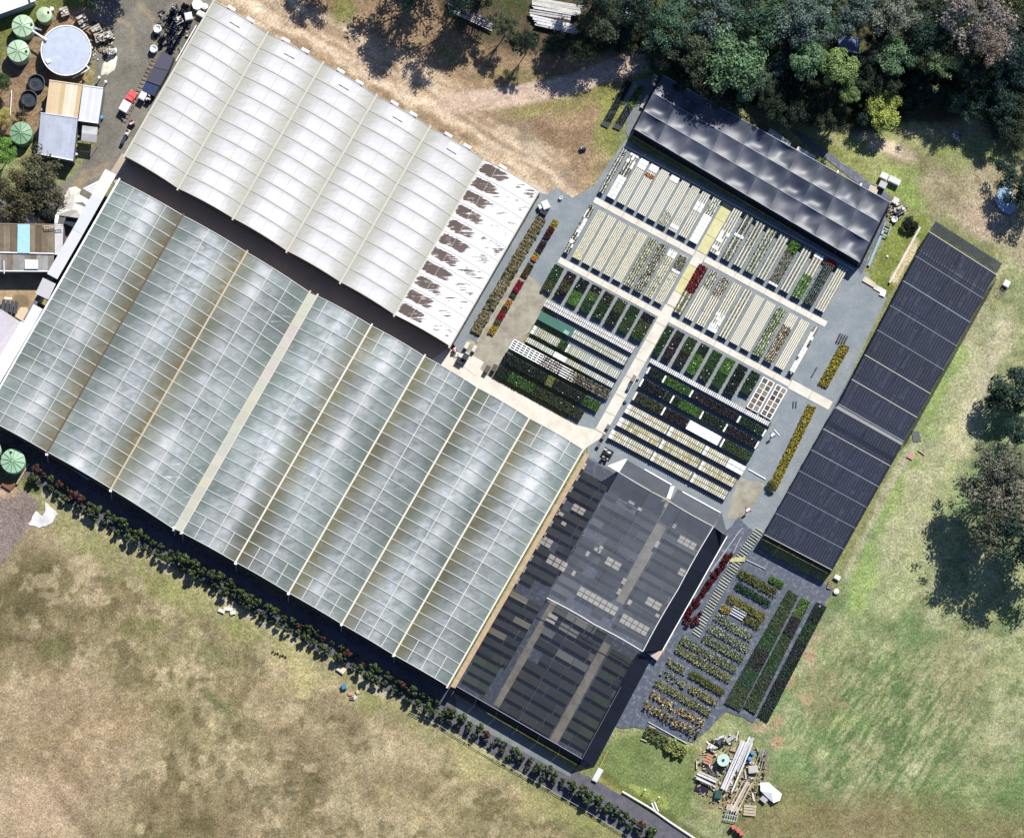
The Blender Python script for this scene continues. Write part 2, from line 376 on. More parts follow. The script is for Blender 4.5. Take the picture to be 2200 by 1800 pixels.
def streak(ang, lx, ly, seed):
    a = math.radians(ang); U = GX*math.cos(a)+GY*math.sin(a)+(n1-.5)*60; V = -GX*math.sin(a)+GY*math.cos(a)+(n1-.5)*30
    return (vat(U/lx, V/ly, 1, seed)+.6*vat(U/lx*2, V/ly*2, 1, seed+1)+.4*vat(U/lx*3.7, V/ly*3.7, 1, seed+2))/2.0
wob = (n2-.5)*60 + (n4-.5)*22
def A(c): return np.array(C(*c))
colr = np.empty(SH+(3,)); colr[:] = A((138, 142, 98))
def paint(wt, c, c2=None, nn=None):
    global colr
    cc = A(c)[None, None]
    if c2 is not None:
        nn = n2 if nn is None else nn
        m = sstep((nn-.36)/.28)[..., None]; cc = cc*(1-m)+A(c2)[None, None]*m
    colr = colr*(1-wt[..., None]) + cc*wt[..., None]
def wline(pts, r, soft, wb=1.0): return sstep((r - dist_poly(GX, GY, pts) + wob*wb)/soft + .5)
def warea(pts, soft, wb=1.0):
    d = dist_poly(GX, GY, pts, True); d = np.where(inside(GX, GY, pts), d, -d); return sstep((d + wob*wb)/soft + .5)
def wspot(x, y, rx, ry, soft, wb=1.0, ang=0):
    a = math.radians(ang); dx = (GX-x)*math.cos(a)+(GY-y)*math.sin(a); dy = -(GX-x)*math.sin(a)+(GY-y)*math.cos(a)
    return sstep((1-np.hypot(dx/rx, dy/ry))*min(rx, ry)/soft + .5 + wob*wb/soft)
# dry paddock, south-west
hedge = [(-300, 900), (60, 1010), (300, 1190), (560, 1345), (960, 1560), (1300, 1765), (1420, 1830), (1900, 2120)]
paint(warea(hedge+[(1900, 2120), (-300, 2120)], 16, .3), (172, 159, 126), (136, 124, 94), n1)
m_field = warea(hedge+[(1900, 2120), (-300, 2120)], 16, .3)
def fld(wt, *a): paint(wt*m_field, *a)
fld(sstep((n3-.50)/.12)*.75, (132, 124, 90), (150, 140, 104))
fld(sstep((n1-.56)/.10)*.7, (104, 98, 66)); fld(sstep((n2-.55)/.10)*.6, (108, 101, 70)); fld(sstep((fbm(SH, 7, 3, 91, .8)-.56)/.08)*.55, (96, 90, 60)); fld(sstep((.42-fbm(SH, 9, 3, 92, .8))/.08)*.45, (202, 186, 152))
fld(sstep((.38-n3)/.10)*.6, (196, 178, 146))
fld(wline([(60, 1060), (420, 1270), (760, 1450), (1100, 1650), (1300, 1780)], 48, 60, 1.2)*.7, (158, 156, 112), (140, 144, 92))
fld(wspot(120, 1600, 190, 170, 90, 1.5)*.55, (184, 162, 136), (164, 142, 114))
fld(wspot(40, 1760, 160, 90, 60, 1.5)*.55, (192, 170, 144))
fld(wspot(300, 1350, 46, 26, 22, .8)*.65, (98, 100, 56)); fld(wspot(350, 1395, 22, 14, 16, .7)*.5, (94, 96, 54))
fld(wspot(455, 1400, 60, 24, 26, .8, 30)*.6, (112, 114, 76)); fld(wspot(118, 1390, 30, 26, 24, .8)*.5, (104, 112, 66))
fld(wspot(465, 1508, 44, 11, 14, .4, 36)*.7, (90, 98, 56)); fld(wspot(175, 1765, 80, 14, 16, .4, 48)*.5, (112, 98, 74))
for x, y, rx, ry in ((560, 1490, 60, 30), (640, 1590, 90, 40), (740, 1560, 60, 26), (300, 1700, 90, 40), (820, 1700, 90, 40), (520, 1720, 60, 40), (500, 1780, 90, 26), (900, 1690, 60, 30)):
    fld(wspot(x, y, rx, ry, 40, 1.4, 25)*.5, (118, 104, 78), (134, 118, 92))
for x, y, rx, ry in ((860, 1590, 60, 30), (1000, 1620, 50, 26), (700, 1470, 60, 30), (610, 1440, 50, 30), (930, 1760, 80, 30), (1090, 1700, 80, 26)):
    fld(wspot(x, y, rx, ry, 40, 1.4, 25)*.5, (190, 172, 138), (176, 166, 122))
# green paddock, east
east = [(2290, 430), (2160, 500), (1800, 1262), (1560, 1560), (1300, 1660), (1420, 1830), (2500, 2120), (2500, 430)]
me_ = warea(east, 20, .4)
paint(me_, (152, 156, 114), (130, 140, 98), n1)
def fe(wt, *a): paint(wt*me_, *a)
fe(sstep((fbm(SH, 7, 3, 93, .8)-.55)/.08)*.5, (96, 116, 74)); fe(sstep((.43-fbm(SH, 9, 3, 94, .8))/.08)*.4, (186, 186, 148)); fe(sstep((n1-.50)/.12)*.7, (104, 126, 82), (112, 136, 88)); fe(sstep((.44-n3)/.12)*.55, (130, 120, 92), (150, 140, 108))
fe(wline([(2110, 720), (2040, 900), (1960, 1060), (1900, 1240)], 70, 60, 1.4)*.55, (190, 188, 152), (168, 172, 128))
fe(wline([(2160, 700), (2110, 820), (2060, 960)], 26, 30, 1.0)*.6, (204, 194, 168), (176, 172, 136))
fe(wline([(2060, 760), (1950, 990), (1890, 1130), (1840, 1280)], 18, 28, 1.2)*.65, (118, 150, 78), (140, 164, 92))
fe(wspot(1890, 1520, 120, 90, 60, 1.6)*.5, (84, 112, 62)); fe(wspot(2080, 1740, 130, 80, 60, 1.6)*.5, (86, 116, 60))
st2 = streak(-58, 34, 5, 50)
fe(sstep((st2-.53)/.1)*.7*wspot(1900, 1570, 200, 180, 60, 1.0), (86, 116, 68)); fe(sstep((.44-st2)/.1)*.5*wspot(1900, 1540, 170, 150, 60, 1.0), (176, 176, 134))
fe(wline([(1640, 1780), (1900, 1775), (2200, 1790)], 50, 60, 1.5)*.55, (134, 118, 88), (120, 112, 78))
fe(wspot(1850, 1760, 130, 60, 60, 1.6)*.55, (134, 118, 88), (120, 112, 78)); fe(wspot(1660, 1740, 120, 60, 60, 1.6)*.5, (132, 122, 82))
fe(wspot(1760, 1490, 40, 50, 40, 1.6)*.5, (138, 128, 96)); fe(wspot(2060, 1450, 50, 110, 40, 1.6)*.4, (136, 128, 96))
for x, y, rx, ry in ((1752, 1368, 22, 12), (1740, 1408, 14, 16), (1692, 1458, 14, 20), (1730, 1500, 12, 10), (1634, 1562, 26, 14), (1668, 1592, 15, 14), (1672, 1550, 9, 12), (1812, 1512, 10, 5), (1565, 1715, 12, 8)):
    fe(wspot(x, y, rx, ry, 8, .25), (172, 156, 124), (160, 142, 110))
for k in range(11): fe(wline([(1800+k*16, 1500+k*4), (1770+k*16, 1560+k*4), (1740+k*14, 1640+k*4)], 1.5, 5, .18)*.5*(k % 2), (164, 172, 120))
fe(wline([(1975, 940), (1900, 1060), (1800, 1260)], 9, 12, .4)*.75, (192, 184, 164), (166, 160, 132))
# top: bare track, verge and clearing
paint(warea([(440, -300), (1700, -300), (1460, 150), (1360, 190), (1300, 320), (1250, 420), (1180, 410), (1040, 330), (560, 60), (460, 0)], 24, .5), (146, 124, 98), (164, 140, 112), n1)
TRK = np.maximum(wline([(470, -60), (560, 20), (700, 100), (840, 180), (960, 240), (1060, 300), (1150, 360), (1190, 400)], 60, 40, .9), wline([(600, 60), (1000, 290), (1180, 395)], 30, 24, .5))
TRK = np.maximum(TRK, wline([(960, 225), (1060, 212), (1120, 204), (1230, 182), (1320, 148), (1400, 128)], 22, 9, .16))
TRK = np.maximum(TRK, wline([(1860, 300), (1920, 320), (1980, 335)], 22, 20, .6)*.9)
st1 = streak(31, 80, 9, 40)
paint(TRK, (212, 192, 166), (190, 168, 142), n2)
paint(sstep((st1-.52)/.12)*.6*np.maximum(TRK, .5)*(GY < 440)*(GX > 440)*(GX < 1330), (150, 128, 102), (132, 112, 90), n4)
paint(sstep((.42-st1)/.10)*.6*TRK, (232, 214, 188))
m_tr = TRK
for pts, r in (([(560, 30), (760, 140), (960, 255), (1150, 380)], 7), ([(520, 60), (700, 160), (900, 280)], 4), ([(1000, 225), (1150, 205), (1300, 160)], 3)):
    paint(wline(pts, r, 9, .5)*.6, (226, 206, 178))
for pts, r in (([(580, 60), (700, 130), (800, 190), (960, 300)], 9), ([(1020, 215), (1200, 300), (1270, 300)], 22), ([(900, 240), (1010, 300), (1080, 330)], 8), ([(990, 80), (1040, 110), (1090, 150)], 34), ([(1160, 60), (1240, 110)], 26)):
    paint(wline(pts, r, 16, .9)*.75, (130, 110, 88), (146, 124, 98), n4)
paint(wspot(1130, 300, 34, 26, 20, 1.2, 20)*.6, (128, 124, 108)); paint(wspot(1200, 215, 90, 26, 26, 1.0, -8)*.8, (128, 126, 80), (146, 140, 92)); paint(wspot(1130, 170, 90, 22, 24, .9, 5)*.8, (122, 118, 78), (140, 128, 92))
paint(wspot(940, 105, 40, 18, 18, .8, 25)*.8, (100, 116, 58)); paint(wspot(740, 20, 30, 26, 16, .8)*.7, (112, 124, 62))
paint(wline([(1290, 180), (1320, 240), (1300, 330), (1280, 370)], 24, 20, .8)*.85, (116, 124, 66), (132, 136, 78)); paint(wspot(1390, 180, 50, 24, 18, .7, -20)*.8, (120, 146, 70))
paint(wspot(1250, 370, 60, 46, 30, 1.2)*.7, (140, 122, 100), (176, 150, 122), n4)
# forest floor and clearing top right
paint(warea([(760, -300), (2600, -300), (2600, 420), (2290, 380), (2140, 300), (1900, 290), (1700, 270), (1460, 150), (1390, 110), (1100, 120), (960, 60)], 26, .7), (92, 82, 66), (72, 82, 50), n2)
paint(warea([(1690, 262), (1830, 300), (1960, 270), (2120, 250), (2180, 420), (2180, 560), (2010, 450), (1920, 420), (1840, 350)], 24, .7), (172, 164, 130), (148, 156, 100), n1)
paint(wline([(1700, 275), (1800, 330), (1860, 380)], 16, 18, .7)*.8, (136, 142, 86)); paint(wspot(1960, 410, 60, 26, 24, .9, 20)*.8, (138, 160, 88))
paint(wline([(1870, 308), (1930, 326), (1975, 345)], 12, 14, .6)*.9, (214, 196, 172)); paint(wspot(1990, 350, 55, 30, 20, .8, 30)*.55, (128, 114, 96))
paint(warea([(1960, 380), (2060, 330), (2180, 360), (2400, 420), (2400, 640), (2190, 560), (2090, 500), (2000, 450)], 40, 1.0)*.85, (178, 166, 140), (146, 134, 110), n2)
for pts in ([(1990, 300), (2080, 340), (2120, 420), (2200, 480)], [(2010, 290), (2100, 330), (2140, 410), (2210, 460)], [(1900, 330), (2000, 380), (2100, 470), (2200, 530)]): paint(wline(pts, 3, 7, .2)*.6, (122, 108, 92))
paint(wspot(2120, 470, 60, 50, 30, .9)*.6, (198, 176, 156)); paint(wspot(2060, 330, 60, 40, 30, .9)*.5, (124, 142, 82))
for r in (38, 46, 98, 106): paint(sstep((2.0-np.abs(np.hypot(GX-1975, GY-310)-r)+wob*.1)/4)*.25*(GX > 1985)*(GY > 290), (112, 98, 82))
TR2 = wline([(960, 225), (1060, 212), (1120, 204), (1230, 182), (1320, 148), (1400, 124), (1440, 112)], 21, 9, .16)
paint(TR2, (216, 196, 176), (196, 174, 154), n2); paint(sstep((streak(-14, 60, 7, 60)-.55)/.1)*.5*TR2, (150, 132, 114)); m_tr = np.maximum(m_tr, TR2)
# garden strip between the two black shade houses
paint(warea([(1925, 470), (1990, 460), (1995, 500), (1908, 635), (1868, 600)], 8, .15), (112, 124, 66), (128, 138, 74)); paint(wline([(1968, 520), (1925, 600)], 7, 8, .4)*.8, (214, 200, 166))
# yard, north-west
YARD = warea([(230, -300), (455, -300), (455, 10), (262, 345), (245, 380), (0, 790), (-300, 1200), (-300, 420), (60, 430), (160, 380), (210, 300), (205, 180), (190, 20)], 10, .15)
paint(YARD, (136, 132, 122), (118, 114, 104), n1)
paint(YARD*sstep((n3-.5)/.12)*.6, (150, 140, 122)); paint(YARD*sstep((n1-.6)/.08)*.5, (160, 158, 150))
for pts in ([(250, 40), (285, 60), (285, 110)], [(140, 440), (190, 380), (240, 368)], [(150, 425), (185, 370), (235, 352)], [(300, 10), (330, 40), (330, 120)]): paint(wline(pts, 3, 8, .3)*.6, (170, 150, 122))
paint(warea([(-300, -300), (180, -300), (200, 60), (60, 90), (0, 140), (-300, 200)], 14, .4), (120, 126, 72), (104, 112, 62))
paint(warea([(60, 60), (130, 20), (190, 110), (200, 180), (110, 180), (90, 240), (90, 300), (-50, 330), (0, 200), (10, 90)], 12, .4), (150, 128, 102), (134, 112, 88))
paint(wspot(170, 38, 24, 16, 12, .5), (158, 130, 108)); paint(wspot(180, 150, 26, 30, 14, .5)*.8, (150, 136, 96))
paint(warea([(-300, 560), (110, 560), (95, 640), (60, 700), (-300, 680)], 8, .2), (196, 172, 134), (170, 148, 116))
paint(wspot(42, 650, 18, 14, 10, .4)*.7, (110, 96, 80))
# bottom left grey slab of earth
paint(warea([(-300, 1040), (40, 1050), (86, 1075), (70, 1120), (0, 1215), (-300, 1500)], 5, .08), (148, 134, 128), (132, 118, 112), n2)
paint(wspot(15, 1060, 26, 14, 8, .2), (190, 164, 138)); paint(wspot(80, 1050, 30, 12, 10, .4, 30), (104, 112, 70))
# dark worked soil strip below greenhouse B and round the hedge
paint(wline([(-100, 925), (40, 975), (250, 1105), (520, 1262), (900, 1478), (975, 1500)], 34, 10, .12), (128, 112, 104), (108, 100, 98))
paint(wline([(100, 1060), (330, 1200), (640, 1385), (960, 1572)], 8, 12, .5)*.8, (196, 184, 160), (158, 150, 110), n4)
paint(warea([(1300, 1600), (1400, 1570), (1500, 1610), (1480, 1740), (1420, 1790), (1240, 1690)], 20, .5), (124, 138, 88), (104, 120, 72))
paint(wline([(1300, 1690), (1360, 1700), (1420, 1720)], 14, 14, .6)*.8, (148, 160, 88)); paint(wline([(1280, 1670), (1400, 1775), (1480, 1830)], 12, 14, .5)*.85, (174, 160, 120), (140, 136, 84))
paint(wline([(1300, 1665), (1420, 1745), (1560, 1830)], 6, 8, .3)*.7, (84, 88, 52))
paint(warea([(1480, 1640), (1520, 1590), (1640, 1600), (1660, 1660), (1620, 1720), (1560, 1750), (1500, 1720)], 12, .4)*.5, (160, 140, 108), (126, 122, 82))
colr = colr*(1+(n2-.5)[..., None]*.5*(1-YARD[..., None]*.6))*(1+(fbm(SH, 5, 3, 77, .9)-.5)[..., None]*.55)*(1+(n3-.5)[..., None]*.25)
colr = np.clip(colr*1.06, .004, .8)
far = (GX < -320) | (GX > 2520) | (GY < -320) | (GY > 2120)
colr[far] = A((120, 128, 84))
PXW = (GX-1100)*S; PYW = -(GY-900)*S
relief = ((n1-.5)*.10 + (n4-.5)*.05); relief[far] = 0
PV = np.stack([PXW, PYW, relief - .06], -1).reshape(-1, 3)
ny, nx = SH; idx = np.arange(ny*nx).reshape(ny, nx)
F = np.stack([idx[1:, :-1], idx[1:, 1:], idx[:-1, 1:], idx[:-1, :-1]], -1).reshape(-1, 4)
avg = lambda a: (a[1:, 1:]+a[:-1, :-1]+a[1:, :-1]+a[:-1, 1:]).reshape(-1)/4
fk = np.zeros(len(F), int); fk[avg(m_tr) > .5] = 1; fk[avg(YARD) > .5] = 2; fk[avg(m_field) > .5] = 3
def sheet(name, sel, mat):
    f = F[sel]; u, inv = np.unique(f, return_inverse=True); f2 = inv.reshape(-1, 4)
    me = bpy.data.meshes.new(name); me.vertices.add(len(u)); me.loops.add(f2.size); me.polygons.add(len(f2))
    me.vertices.foreach_set('co', PV[u].astype('f').ravel()); me.loops.foreach_set('vertex_index', f2.ravel().astype('i'))
    me.polygons.foreach_set('loop_start', np.arange(0, f2.size, 4, dtype='i'))
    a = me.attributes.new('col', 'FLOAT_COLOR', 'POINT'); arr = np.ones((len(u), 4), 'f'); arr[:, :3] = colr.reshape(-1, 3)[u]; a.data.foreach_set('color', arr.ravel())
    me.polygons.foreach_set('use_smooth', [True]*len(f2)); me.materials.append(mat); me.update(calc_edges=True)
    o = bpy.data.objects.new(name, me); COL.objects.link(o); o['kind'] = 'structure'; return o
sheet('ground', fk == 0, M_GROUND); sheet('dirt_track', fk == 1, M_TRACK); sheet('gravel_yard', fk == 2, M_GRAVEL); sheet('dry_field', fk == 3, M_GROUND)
# ------------------------------------------------------------------ laid surfaces
def jag(pts, amp=2.0, step=14, seed=0):
    r = random.Random(seed); out = []
    for k in range(len(pts)):
        (x0, y0), (x1, y1) = pts[k], pts[(k+1) % len(pts)]; n = max(1, int(math.hypot(x1-x0, y1-y0)/step))
        for j in range(n): t = j/n; out.append((x0+(x1-x0)*t+r.uniform(-amp, amp)*(j > 0), y0+(y1-y0)*t+r.uniform(-amp, amp)*(j > 0)))
    return out
def slab(name, pts, z, mat, kind='structure', th=.25, color=None):
    mb = MB(); mb.prism([W(x, y, z) for x, y in pts], z-th, z); return struct(name, mb, mat, color, kind)
slab('gravel_path', jag([(1345, 300), (1366, 318), (1296, 440), (1240, 540), (1180, 640), (1065, 815), (1040, 803), (958, 756), (975, 725), (1105, 505), (1150, 412), (1176, 418), (1195, 402), (1230, 425), (1275, 400)], 1.6), .02, M_BLUEGRAVEL)
slab('gravel_path', jag([(1360, 315), (1850, 575), (1905, 640), (1800, 860), (1640, 1150), (1590, 1235), (1540, 1290), (1430, 1390), (1300, 1600), (1280, 1580), (1545, 1110), (1262, 1000), (1262, 960), (1300, 880), (1180, 660), (1200, 560), (1285, 420)], 1.0), .024, M_BLUEGRAVEL)
slab('worn_concrete_apron', jag([(1148, 600), (1190, 640), (1178, 652), (1066, 813), (1040, 806), (1000, 788), (1005, 735), (1060, 640), (1095, 570)], 3, 12, 3), .028, M_APRON)
slab('sandy_corner', jag([(1590, 1025), (1645, 1040), (1605, 1110), (1560, 1112)], 3, 10, 5), .03, M_APRON)
slab('alley_floor', [(262, 330), (236, 372), (255, 412), (420, 500), (900, 790), (930, 800), (985, 760), (968, 725)], .02, M_ALLEY)
slab('weed_mat', jag([(1590, 1110), (1622, 1150), (1640, 1180), (1790, 1262), (1760, 1330), (1620, 1552), (1560, 1528), (1488, 1595), (1390, 1565), (1300, 1560), (1340, 1480), (1430, 1395), (1540, 1160)], 2.5, 12, 8), .028, M_MAT)
slab('weed_mat', jag([(1340, 185), (1412, 160), (1425, 170), (1352, 300), (1345, 285)], 2.0, 12, 9), .026, M_BEDSOIL)
slab('weed_mat', jag([(1690, 275), (1720, 285), (1915, 425), (1905, 470), (1850, 590), (1840, 565), (1900, 440)], 2.5, 12, 10), .028, M_MAT)
slab('hedge_mat', jag([(60, 985), (110, 1000), (250, 1085), (560, 1265), (900, 1455), (985, 1488), (1110, 1590), (1290, 1680), (1440, 1770), (1530, 1830), (1440, 1850), (1100, 1645), (960, 1558), (700, 1405), (400, 1230), (220, 1130), (60, 1025)], 2.5, 16, 11), .03, flatmat('hedge_weed_mat', C(84, 84, 96), C(110, 106, 112), 1.0, .35, .6, 6.0, .4))
slab('gravel_path', jag([(975, 1490), (1010, 1500), (1060, 1540), (1230, 1650), (1225, 1668), (1080, 1590), (985, 1535)], 1.5, 12, 12), .034, M_BEDSOIL)
slab('gravel_path', [(1225, 880), (1320, 800), (1330, 830), (1270, 960), (1215, 910)], .022, M_BLUEGRAVEL)
# bench frame of reference
BO = (1280.0, 423.0); BV = (.8805, .474); BU = (-.489, .872)
def AB(a, b): return (BO[0]+a*BV[0]+b*BU[0], BO[1]+a*BV[1]+b*BU[1])
def slabAB(name, a0, a1, b0, b1, z, mat, **k): return slab(name, [AB(a0, b0), AB(a1, b0), AB(a1, b1), AB(a0, b1)], z, mat, **k)
def pathsegs(name, a0, a1, b0, b1, n, alongA, z, matf):
    for k in range(n):
        t0, t1 = k/n, (k+1)/n; g = .4
        r = (a0+(a1-a0)*t0+g, a0+(a1-a0)*t1-g, b0, b1) if alongA else (a0, a1, b0+(b1-b0)*t0+g, b0+(b1-b0)*t1-g)
        slabAB(name, *r, z+random.uniform(0, .006), matf(k))
pathsegs('concrete_path', 0, 244, 0, 13, 7, True, .07, lambda k: M_CONCPATH)
pathsegs('concrete_path', 269, 566, 0, 13, 8, True, .07, lambda k: M_CONCPATH)
pathsegs('concrete_path', -3, 244, 150, 163, 7, True, .07, lambda k: M_CONCPATH)
pathsegs('concrete_path', 267, 560, 150, 163, 8, True, .07, lambda k: M_CONCPATH)
pathsegs('concrete_path', 560, 660, 146, 166, 2, True, .075, lambda k: M_CONCPATH)
pathsegs('concrete_path', 245, 268, -121, -2, 3, False, .075, lambda k: M_CONCYEL)
pathsegs('concrete_path', 245, 268, -1, 130, 4, False, .075, lambda k: M_CONCYEL if k in (1, 2) else M_CONCPATH)
pathsegs('concrete_path', 243, 267, 131, 440, 7, False, .075, lambda k: M_CONCPATH)
slab('concrete_path', [(928, 772), (962, 748), (1003, 765), (1045, 806), (1235, 912), AB(243, 441), AB(268, 441), (1262, 960), (1250, 972)], .07, M_CONCPATH)
slab('concrete_path', [(974, 770), (1000, 755), (1040, 778), (1022, 808)], .11, M_CONCPATH)
slabAB('concrete_kerb', 2, 560, -127, -124, .12, M_CONCPATH)
# ------------------------------------------------------------------ greenhouses
def lerp2(a, b, t): return (a[0]+(b[0]-a[0])*t, a[1]+(b[1]-a[1])*t)
def vaulted(house, tops, L, rows, zg, rise, mats, hoopcol, purl, wall_col, sag=.06, hoopw=.13, cross=None, flat=(), gutcol=None):
    """tops: gutter ends (px) at the upper edge; L: px vector down the gutter; every film panel, hoop, gutter and purlin is a part"""
    Lw = W(1100+L[0], 900+L[1], zg) - W(1100, 900, zg); Lr = Lw/rows
    g0 = [W(x, y, zg) for x, y in tops]
    prof = lambda t: rise*math.sin(math.pi*t)**.75 if 0 < t < 1 else 0.0
    NS = 12
    for i in range(len(tops)-1):
        a, b = g0[i], g0[i+1]; Aw = b-a
        if i in flat:
            for k in range(rows):
                mb = MB(); p = a+Lr*k; z = Vector((0, 0, .12)); m = .003
                mb.hull([p+Lr*m, p+Lr*(1-m), p+Lr*(1-m)+Aw, p+Lr*m+Aw][::-1], [p+Lr*m+z, p+Lr*(1-m)+z, p+Lr*(1-m)+Aw+z, p+Lr*m+Aw+z][::-1])
                part('gutter_cover_sheet', mb, M_CLEAN, house, tuple(q*random.uniform(.9, 1.05) for q in C(206, 200, 184)))
            continue
        me = bpy.data.meshes.new('film_panel'); vs = []; fs = []; uvs = []; VS = 4
        for j in range(VS+1):
            v = j/VS
            for q in range(NS+1):
                t = q/NS; s_ = sag*math.sin(math.pi*v)*math.sin(math.pi*t)**.5 if 0 < t < 1 else 0
                p = Aw*t + Lr*v; vs.append((p.x, p.y, prof(t)-s_)); uvs.append((t, v))
        for j in range(VS):
            for q in range(NS): o = j*(NS+1)+q; fs.append((o+NS+1, o+NS+2, o+1, o))
        me.from_pydata(vs, [], fs); ul = me.uv_layers.new(name='UVMap')
        for lp in me.loops: ul.data[lp.index].uv = uvs[lp.vertex_index]
        me.polygons.foreach_set('use_smooth', [True]*len(fs)); me.materials.append(mats[i]); me.update()
        for k in range(rows):
            o = bpy.data.objects.new('film_panel', me); COL.objects.link(o); o.parent = house
            o.location = a + Lr*k - WL[house]
        # hoops
        mb = MB()
        for q in range(NS):
            t0, t1 = q/NS, (q+1)/NS; up = .035
            mb.bar(Aw*t0+Vector((0, 0, prof(t0)+up)), Aw*t1+Vector((0, 0, prof(t1)+up)), hoopw, .04)
        hme = bpy.data.meshes.new('hoop'); hme.from_pydata(mb.v, [], mb.f); hme.materials.append(M_CLEAN); hme.update()
        for k in range(rows+1):
            o = bpy.data.objects.new('hoop', hme); COL.objects.link(o); o.parent = house; o.location = a+Lr*k-WL[house]; o.color = (*hoopcol, 1)
        for t, wd in purl[i]:
            q0 = a+Aw*t; z = Vector((0, 0, prof(t)+.05)); part('purlin', MB().bar(q0+z, q0+Lw+z, wd, .05), M_CLEAN, house, hoopcol)
        if cross and i in cross:
            for t, k0, k1 in cross[i]:
                z = Vector((0, 0, prof(t)+.05)); part('short_purlin', MB().bar(a+Aw*t+Lr*k0+z, a+Aw*t+Lr*k1+z, .11, .05), M_CLEAN, house, hoopcol)
        # gable ends
        for s_ in (0, 1):
            mb = MB(); base = a+Lw*s_
            pts = [base+Aw*(q/NS)+Vector((0, 0, prof(q/NS)-.01)) for q in range(NS+1)]
            lo = [Vector((p.x, p.y, zg-.05)) for p in (pts[0], pts[-1])]
            dv = Lw.normalized()*(.04 if s_ == 0 else -.04)
            ring = [pts[0]]+pts[1:-1]+[pts[-1]]
            mb.hull([p for p in ring], [p+dv for p in ring]); part('gable_end', mb, M_PLAST, house, wall_col)
    for i, g in enumerate(g0):
        part('gutter', MB().bar(g-Lw.normalized()*.35+Vector((0, 0, .03)), g+Lw+Lw.normalized()*.35+Vector((0, 0, .03)), .26, .16), M_CLEAN, house, gutcol[i] if gutcol else hoopcol)
        for s_ in (0, 1):
            p = g+Lw*s_; part('corner_post', MB().bar((p.x, p.y, 0), (p.x, p.y, zg), .14), M_CLEAN, house, hoopcol)
    # walls
    def wall(p, q, nm, col, z0=.0, mat=M_PLAST):
        d = (q-p).normalized()*.0; n_ = Vector((-(q-p).y, (q-p).x, 0)).normalized()*.03
        segs = max(1, round((q-p).length/4.5))
        for k in range(segs):
            a_ = p+(q-p)*((k+.01)/segs); b_ = p+(q-p)*((k+.99)/segs)
            mb = MB(); mb.hull([(a_-n_)[:2]+(z0,) if False else (a_.x-n_.x, a_.y-n_.y, z0), (b_.x-n_.x, b_.y-n_.y, z0), (b_.x+n_.x, b_.y+n_.y, z0), (a_.x+n_.x, a_.y+n_.y, z0)],
                              [(a_.x-n_.x, a_.y-n_.y, zg-.06), (b_.x-n_.x, b_.y-n_.y, zg-.06), (b_.x+n_.x, b_.y+n_.y, zg-.06), (a_.x+n_.x, a_.y+n_.y, zg-.06)])
            part(nm, mb, mat, house, col)
    wall(g0[0], g0[0]+Lw, 'side_wall_sheet', wall_col); wall(g0[-1], g0[-1]+Lw, 'side_wall_sheet', wall_col)
    wall(g0[0]+Lw, g0[-1]+Lw, 'end_wall_sheet', wall_col, 1.2 if rows > 15 else 1.0); wall(g0[0], g0[-1], 'end_wall_sheet', wall_col)
    return g0, Lw, Lr
# house A : six bays, white film; the right-hand bay is whitewashed
topsA = [(459, 3), (574.5, 73), (693, 137), (808.5, 207), (923.5, 274), (1039.5, 344), (1158, 411)]
hA = thing('greenhouse', 'greenhouse with five milky white film bays and a peeling whitewashed bay', 'greenhouse', W(720, 400, 0))
white = (.66, .65, .60)
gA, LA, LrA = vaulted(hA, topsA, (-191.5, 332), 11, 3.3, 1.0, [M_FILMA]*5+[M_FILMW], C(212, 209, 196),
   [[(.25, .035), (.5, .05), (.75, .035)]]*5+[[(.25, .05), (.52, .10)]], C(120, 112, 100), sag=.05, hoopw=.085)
for i in range(6):
    a, b = gA[i], gA[i+1]
    for t in (.33, .68):
        if i == 5 and t > .5: continue
        p = a+(b-a)*t-LA.normalized()*.30; d = (b-a).normalized()
        part('vent_box', MB().bar(p+d*-.62+Vector((0, 0, .98)), p+d*.62+Vector((0, 0, .98)), .38, .12), M_CLEAN, hA, WHITE)
    if i < 5:
        z = 1.03; p = a+(b-a)*.5+LrA*.42; d = (b-a)*.09; e = LrA*.22
        part('skylight_patch', MB().prism([p-d-e, p+d-e, p+d+e, p-d+e], 3.3+z, 3.3+z+.06), M_CLEAN, hA, (.7, .7, .7))
q0 = W(422, 55, 2.9); q1 = W(378, 132, 2.9); part('rain_pipe', MB().bar(q0, q1, .13), M_CLEAN, hA, WHITE)
# house B : eight bays, grey-blue film
topsB = [(255, 388), (393, 463.5), (530, 542.5), (665, 629), (681, 636), (797.5, 700), (911.6, 766), (1025.7, 833), (1137, 899), (1253, 966)]
hB = thing('greenhouse', 'largest greenhouse with eight long blue-grey film bays below the white one', 'greenhouse', W(620, 920, 0))
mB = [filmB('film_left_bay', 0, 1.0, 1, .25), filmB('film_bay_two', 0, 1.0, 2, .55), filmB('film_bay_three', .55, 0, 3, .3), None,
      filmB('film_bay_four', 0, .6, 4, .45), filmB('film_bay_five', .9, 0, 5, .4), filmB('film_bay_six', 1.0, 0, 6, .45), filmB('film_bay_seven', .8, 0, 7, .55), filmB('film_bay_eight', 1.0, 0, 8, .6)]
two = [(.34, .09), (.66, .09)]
ends = lambda: [(.24, 0, 2), (.76, 0, 2), (.24, 20, 22), (.76, 20, 22)]
